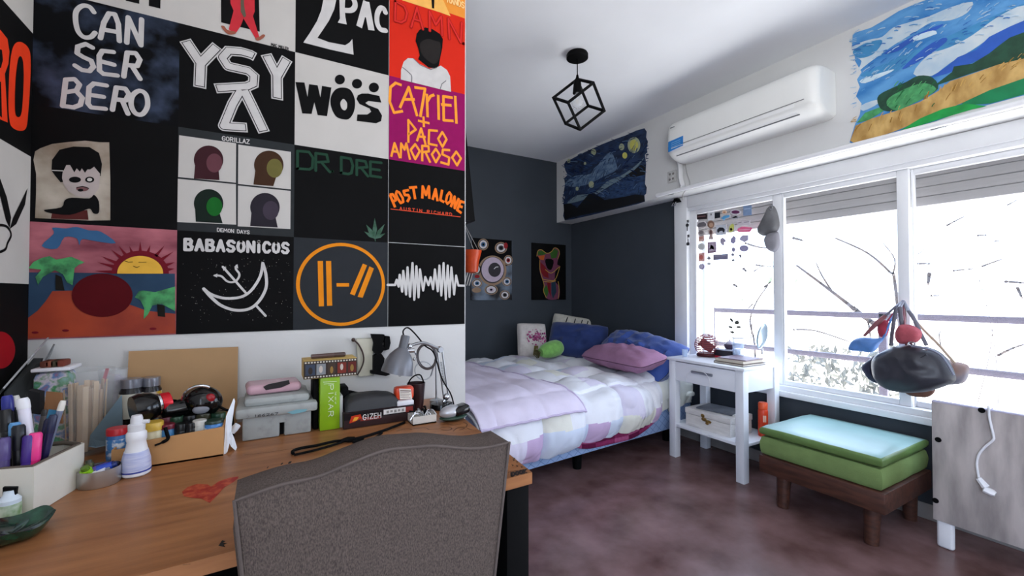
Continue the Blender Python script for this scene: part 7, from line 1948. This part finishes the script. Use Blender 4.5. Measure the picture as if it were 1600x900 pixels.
part('flap', MB().prism([yv(*p, yz + 0.10) for p in K(4.5, 460, 500, (328, 490), (345, 485), (480, 515), (480, 600), (328, 640))], (0, 0.005, 0)), M_BLACK, t)
xr0, xr1 = yv(618, 620, yz + .02).x, yv(647, 620, yz + .02).x
zs0 = DT + hz + 0.0006
solo('white_case', MB().box2((xr0 + 0.001, yz + 0.004, zs0), (xz1 - 0.001, yz + 0.07, zs0 + 0.012), bev=0.002), M_WHITEP, 'thin white case on the flat maroon box under the red pack', 'case', ((xr0 + xr1) / 2, yz + .03, zs0))
zr_ = yv(632, 604.5, yz + 0.02).z; zs1 = zs0 + 0.0126
t = thing('red_pack', 'orange red pack with white printed label standing on the white case', 'pack', ((xr0 + xr1) / 2, yz + 0.03, zs1))
part('body', MB().box2((xr0, yz + 0.016, zs1), (xr1, yz + 0.05, zr_), bev=0.008), mat('pack_red', (214, 70, 36), 0.35, var=0.12, scale=40), t)
A = Art('y', yz + 0.0154)
A.poly(K(5, 560, 500, (318, 535), (410, 540), (420, 615), (325, 620)), 1, 0)
for i in range(5): A.stroke(K(5, 560, 500, (328, 552 + i * 13), (405 - 10 * (i % 2), 554 + i * 13)), 1.4 if i == 0 else .6, 2, 1)
A.done('label', [paint((226, 216, 206)), paint((96, 70, 66))], t)
# cup with handle
yc_ = yz + 0.085
cc = yv(650, 632, yc_); cc = Vector((yv(650, 620, yc_).x, yc_, DT))
hc = yv(650, 598, yc_).z - DT; sc_ = 14.5 / (FPX / (cc - Vector(EYE)).dot(Vector(_f)))
t = thing('bucket', 'little dark bucket with arched wire handle behind the red pack', 'bucket', cc)
part('body', MB().lathe([(sc_ * .72, 0), (sc_ * .74, 0.002), (sc_ * .98, hc), (sc_ * .92, hc), (sc_ * .68, 0.004), (0, 0.004)], cc, 26), mat('bucket_dark', (44, 24, 26), 0.3, var=0.1), t)
part('handle', MB().tube(smooth_pts([tuple(cc + Vector(q)) for q in ((-sc_ * .9, 0, hc * .96), (-sc_ * .6, 0, hc + .012), (-sc_ * .1, 0, hc + .022), (sc_ * .45, 0, hc + .022), (sc_ * .7, 0, hc + .01), (sc_ * .9, 0, hc * .94))], False, 5), 0.0022, 8), M_BLACK, t)
# desk lamp with magnifiers
lb = dk(690, 638); lb.z = DT
yl = lb.y
t = thing('desk_lamp', 'grey dome desk lamp on jointed arm with round base by the partition edge', 'lamp', lb)
part('base', MB().lathe([(0.034, 0), (0.036, 0.004), (0.033, 0.016), (0.02, 0.02), (0, 0.02)], lb, 30), M_GLOSSBLACK, t)
j0_ = yv(697, 620, yl); j1_ = yv(687, 546, yl + 0.0); 
part('base_joint', MB().tube([lb + Vector((0.006, 0, 0.018)), Vector((j0_.x, yl, j0_.z - 0.004))], 0.006, 10).ball(j0_, 0.011, 14), M_CHROME, t)
off = Vector((0.0075, 0, 0.0))
mb = MB().tube([j0_ - off, j1_ - off], 0.0028, 8).tube([j0_ + off, j1_ + off], 0.0028, 8)
part('lower_arm', mb, M_STEEL, t)
part('arm_spring', MB().tube([j0_ + (j1_ - j0_) * (0.25 + 0.5 * i / 90) + Vector((0.0042 * math.cos(i * 1.05), 0.0042 * math.sin(i * 1.05), 0)) for i in range(91)], 0.001, 5), M_STEEL, t)
part('elbow', MB().ball(j1_, (0.010, 0.008, 0.010), 14).lathe([(0.008, -0.012), (0.008, 0.012)], j1_, 14, rot(90, 0, 0)), M_CHROME, t)
h0_ = yv(641, 540, yl - 0.03)
mid = yv(662, 536, yl - 0.015)
part('upper_arm', MB().tube(smooth_pts([tuple(j1_), tuple(mid), tuple(h0_)], False, 5), 0.0045, 8), M_STEEL, t)
part('head_joint', MB().ball(yv(640, 541, yl - 0.03), 0.008, 12).lathe([(0.006, -0.012), (0.006, 0.012)], yv(641, 548, yl - 0.03), 10, rot(0, 90, 0)), M_CHROME, t)
hd0 = yv(634, 524, yl - 0.035); hd1 = yv(620, 583, yl - 0.035)
axl = (hd1 - hd0).normalized(); Ml = axl.to_track_quat('Z', 'Y').to_matrix(); Lh = (hd1 - hd0).length
rsh = 24.5 / (FPX / (hd1 - Vector(EYE)).dot(Vector(_f)))
part('neck', MB().lathe([(0.011, 0), (0.0125, 0.004), (0.0125, Lh * .4), (0.0, Lh * .4)], hd0, 20, Ml), mat('neck_grey', (96, 97, 102), 0.4, 0.3), t)
part('shade', MB().lathe([(0.013, Lh * .34), (rsh * .48, Lh * .42), (rsh * .72, Lh * .54), (rsh * .88, Lh * .70), (rsh * .97, Lh * .88), (rsh, Lh), (rsh * .97, Lh), (rsh * .93, Lh * .86), (rsh * .68, Lh * .56), (0.011, Lh * .36)], hd0, 32, Ml), mat('shade_grey', (112, 113, 119), 0.38, 0.4, var=0.05), t)
part('bulb', MB().ball(hd0 + axl * Lh * .84, 0.017, 16), mat('opal_bulb', (226, 226, 222), 0.3, var=0.02), t)
part('power_cord', MB().tube(smooth_pts([tuple(yv(*p, y)) for p, y in (((631, 525), yl - .035), ((630, 517), yl - .035), ((637, 512), yl - .03), ((648, 521), yl - .02), ((664, 540), yl - .01), ((678, 552), yl), ((690, 590), yl - .004), ((704, 615), yl), ((709, 632), yl + .005))], False, 6), 0.0022, 6), M_BLACK, t)
# magnifier with two lenses
ymg = yl + 0.03
t = thing('magnifier_stand', 'helping hands stand with two round magnifying lenses beside the lamp arm', 'magnifier', (lb.x - 0.02, ymg, DZ))
def ring3(px, rx, ry, y, r, m, nm, tilt=0):
    c = yv(*px, y); kx = (yv(px[0] + 1, px[1], y) - c).length
    a, b = Vector((rx * kx, 0, 0)), Vector((0, rx * kx * .4, ry * kx * .97))
    rr_ = part(nm, MB().tube([c + a * math.cos(w) + b * math.sin(w) for w in [2 * math.pi * q / 30 for q in range(30)]], r, 8, closed=True), m, t)
    return c, a, b, rr_
c1, a1, b1, r1_ = ring3((667, 557), 14.5, 18, ymg, 0.0042, mat('lens_rim', (76, 70, 70), 0.3, 0.5, var=0.1), 'lens_rim')
part('lens', MB().grid(lambda u, v: c1 + (a1 * math.cos(6.2832 * u) + b1 * math.sin(6.2832 * u)) * v * .97, 24, 3), mat('lens_glass', (225, 232, 238), 0.03, var=0, alpha=0.12), r1_)
c2, a2, b2, r2_ = ring3((662, 579), 13.5, 13, ymg + 0.012, 0.0018, mat('lens_clear_rim', (190, 194, 198), 0.15, var=0, alpha=.7), 'lens_rim')
part('lens', MB().grid(lambda u, v: c2 + (a2 * math.cos(6.2832 * u) + b2 * math.sin(6.2832 * u)) * v * .97, 24, 3), mat('lens_glass', (225, 232, 238)), r2_)
g0 = yv(681, 563, ymg)
part('stand_arm', MB().tube([c1 + a1, g0, Vector((lb.x - 0.004, ymg + .006, DT + 0.02))], 0.003, 8).tube([c2 + a2 * .7 - b2 * .7, g0], 0.002, 8), M_STEEL, t)
part('stand_base', MB().lathe([(0.02, 0), (0.02, 0.018), (0.006, 0.022), (0, 0.022)], (lb.x - 0.004, ymg + .008, DT), 18), M_STEEL, t)
part('wing_nut', MB().ball(yv(646, 547, ymg), 0.005, 10).ball(yv(647, 561, ymg), 0.005, 10).ball(g0, 0.006, 10).tube([yv(646, 547, ymg), c1 - a1], 0.002, 6), M_CHROME, t)
part('crystal_bead', MB().ball(yv(625, 586, yl - .03), 0.005, 10), mat('crystal', (226, 230, 234), 0.05, var=0, alpha=.5), t)
# open white box of trinkets
c0_ = dk(650, 665); c1_ = dk(682, 662)
wx = yv(682, 662, c0_.y).x
wd_, hd_ = 0.05, 0.022
t = thing('trinket_box', 'small open white box heaped with silver trinkets at desk edge', 'box', ((c0_.x + wx) / 2, c0_.y + wd_ / 2, DZ))
M_TR = mat('box_ivory', (214, 210, 202), 0.6, var=0.05)
x0_, x1_, y0_ = c0_.x - 0.008, wx, c0_.y
mb = MB().box2((x0_, y0_, DT), (x1_, y0_ + wd_, DT + .003))
for q in (((x0_, y0_), (x1_, y0_ + .002)), ((x0_, y0_ + wd_ - .002), (x1_, y0_ + wd_)), ((x0_, y0_ + .002), (x0_ + .002, y0_ + wd_ - .002)), ((x1_ - .002, y0_ + .002), (x1_, y0_ + wd_ - .002))):
    mb.box2((*q[0], DT), (*q[1], DT + hd_))
part('body', mb, M_TR, t)
labs = ['bent silver link', 'short steel rod', 'dark metal clip', 'silver ring', 'steel hinge piece', 'black plastic clip', 'silver hook', 'pale metal tab', 'steel key blank', 'round steel washer']
for i, lb_ in enumerate(labs):
    p = Vector((x0_ + .008 + (i % 5) * (x1_ - x0_ - .016) / 4, y0_ + .012 + (i // 5) * .024, DT + hd_ * .85 + .005 * (i % 3)))
    m = (M_CHROME, M_STEEL, M_BLACK)[i % 3]
    d = Vector((math.cos(i * 2.1), math.sin(i * 2.1) * .6, .5 + .3 * math.sin(i))).normalized() * .013
    if i in (3, 9): mb = MB().tube([p + Vector((.008 * math.cos(w), .005 * math.sin(w), .007 * math.sin(w))) for w in [2 * math.pi * q / 16 for q in range(16)]], .002, 6, closed=True)
    elif i % 2: mb = MB().beam(p - d, p + d, .007, .004, bev=.001)
    else: mb = MB().tube(smooth_pts([tuple(p - d), tuple(p + Vector((0, 0, .008))), tuple(p + d)], False, 4), .0028, 7)
    solo('trinket', mb, m, lb_ + ' in the open white trinket box', 'trinket', p, 'trinkets in the white box')
# silver and black shaver
a, b = dk(688, 660), dk(728, 652)
cs_ = (a + b) / 2; cs_.z = DT
L_ = (b - a).length
Ms = rot(0, 0, math.degrees(math.atan2(b.y - a.y, b.x - a.x)))
t = thing('shaver', 'silver and black electric shaver on green foot by the partition edge', 'shaver', cs_)
part('foot', MB().ball(cs_ + Vector((0, 0, 0.008)), (L_ * .52, 0.026, 0.008), 24, Ms), mat('foot_green', (40, 62, 50), 0.3, var=0.1), t)
part('body', MB().ball(cs_ + Ms @ Vector((-L_ * .12, 0, 0.024)), (L_ * .40, 0.023, 0.017), 24, Ms @ rot(0, -6, 0)), mat('shaver_silver', (196, 198, 204), 0.28, 0.5, var=0.04), t)
part('head', MB().box(cs_ + Ms @ Vector((L_ * .22, -0.004, 0.026)), (L_ * .62, 0.042, 0.024), Ms @ rot(0, -10, 0), bev=0.009, seg=3), M_GLOSSBLACK, t)
# cables on the desk
P = [tuple(dk(*p) + Vector((0, 0, 0.0045))) for p in K(3.077, 340, 640, (365, 222), (360, 210), (400, 195), (475, 182), (560, 162), (620, 156), (700, 140), (800, 108), (860, 85), (900, 68))]
solo('cable', MB().tube(smooth_pts(P, False, 6), 0.0032, 7), M_BLACK, 'black cable trailing across the desk in front of the flat box', 'cable', P[0])
P = [tuple(dk(*p) + Vector((0, 0, 0.004))) for p in K(3.077, 340, 640, (368, 226), (420, 215), (500, 195), (580, 170), (640, 148), (620, 160), (660, 158), (700, 148), (650, 165), (740, 150), (790, 118), (740, 125))]
solo('cable', MB().tube(smooth_pts(P, False, 6), 0.0026, 7), M_BLACK, 'thin tangled dark cable looping beside the longer black one', 'cable', P[0])
P = [tuple(dk(*p) + Vector((0, 0, 0.006))) for p in K(3.077, 340, 640, (590, 164), (625, 155), (660, 150))]
solo('cable_tie', MB().tube(P, [0.004, 0.0062, 0.004], 8), M_BLACK, 'dark knot of tape holding the desk cables together', 'cable tie', P[1])
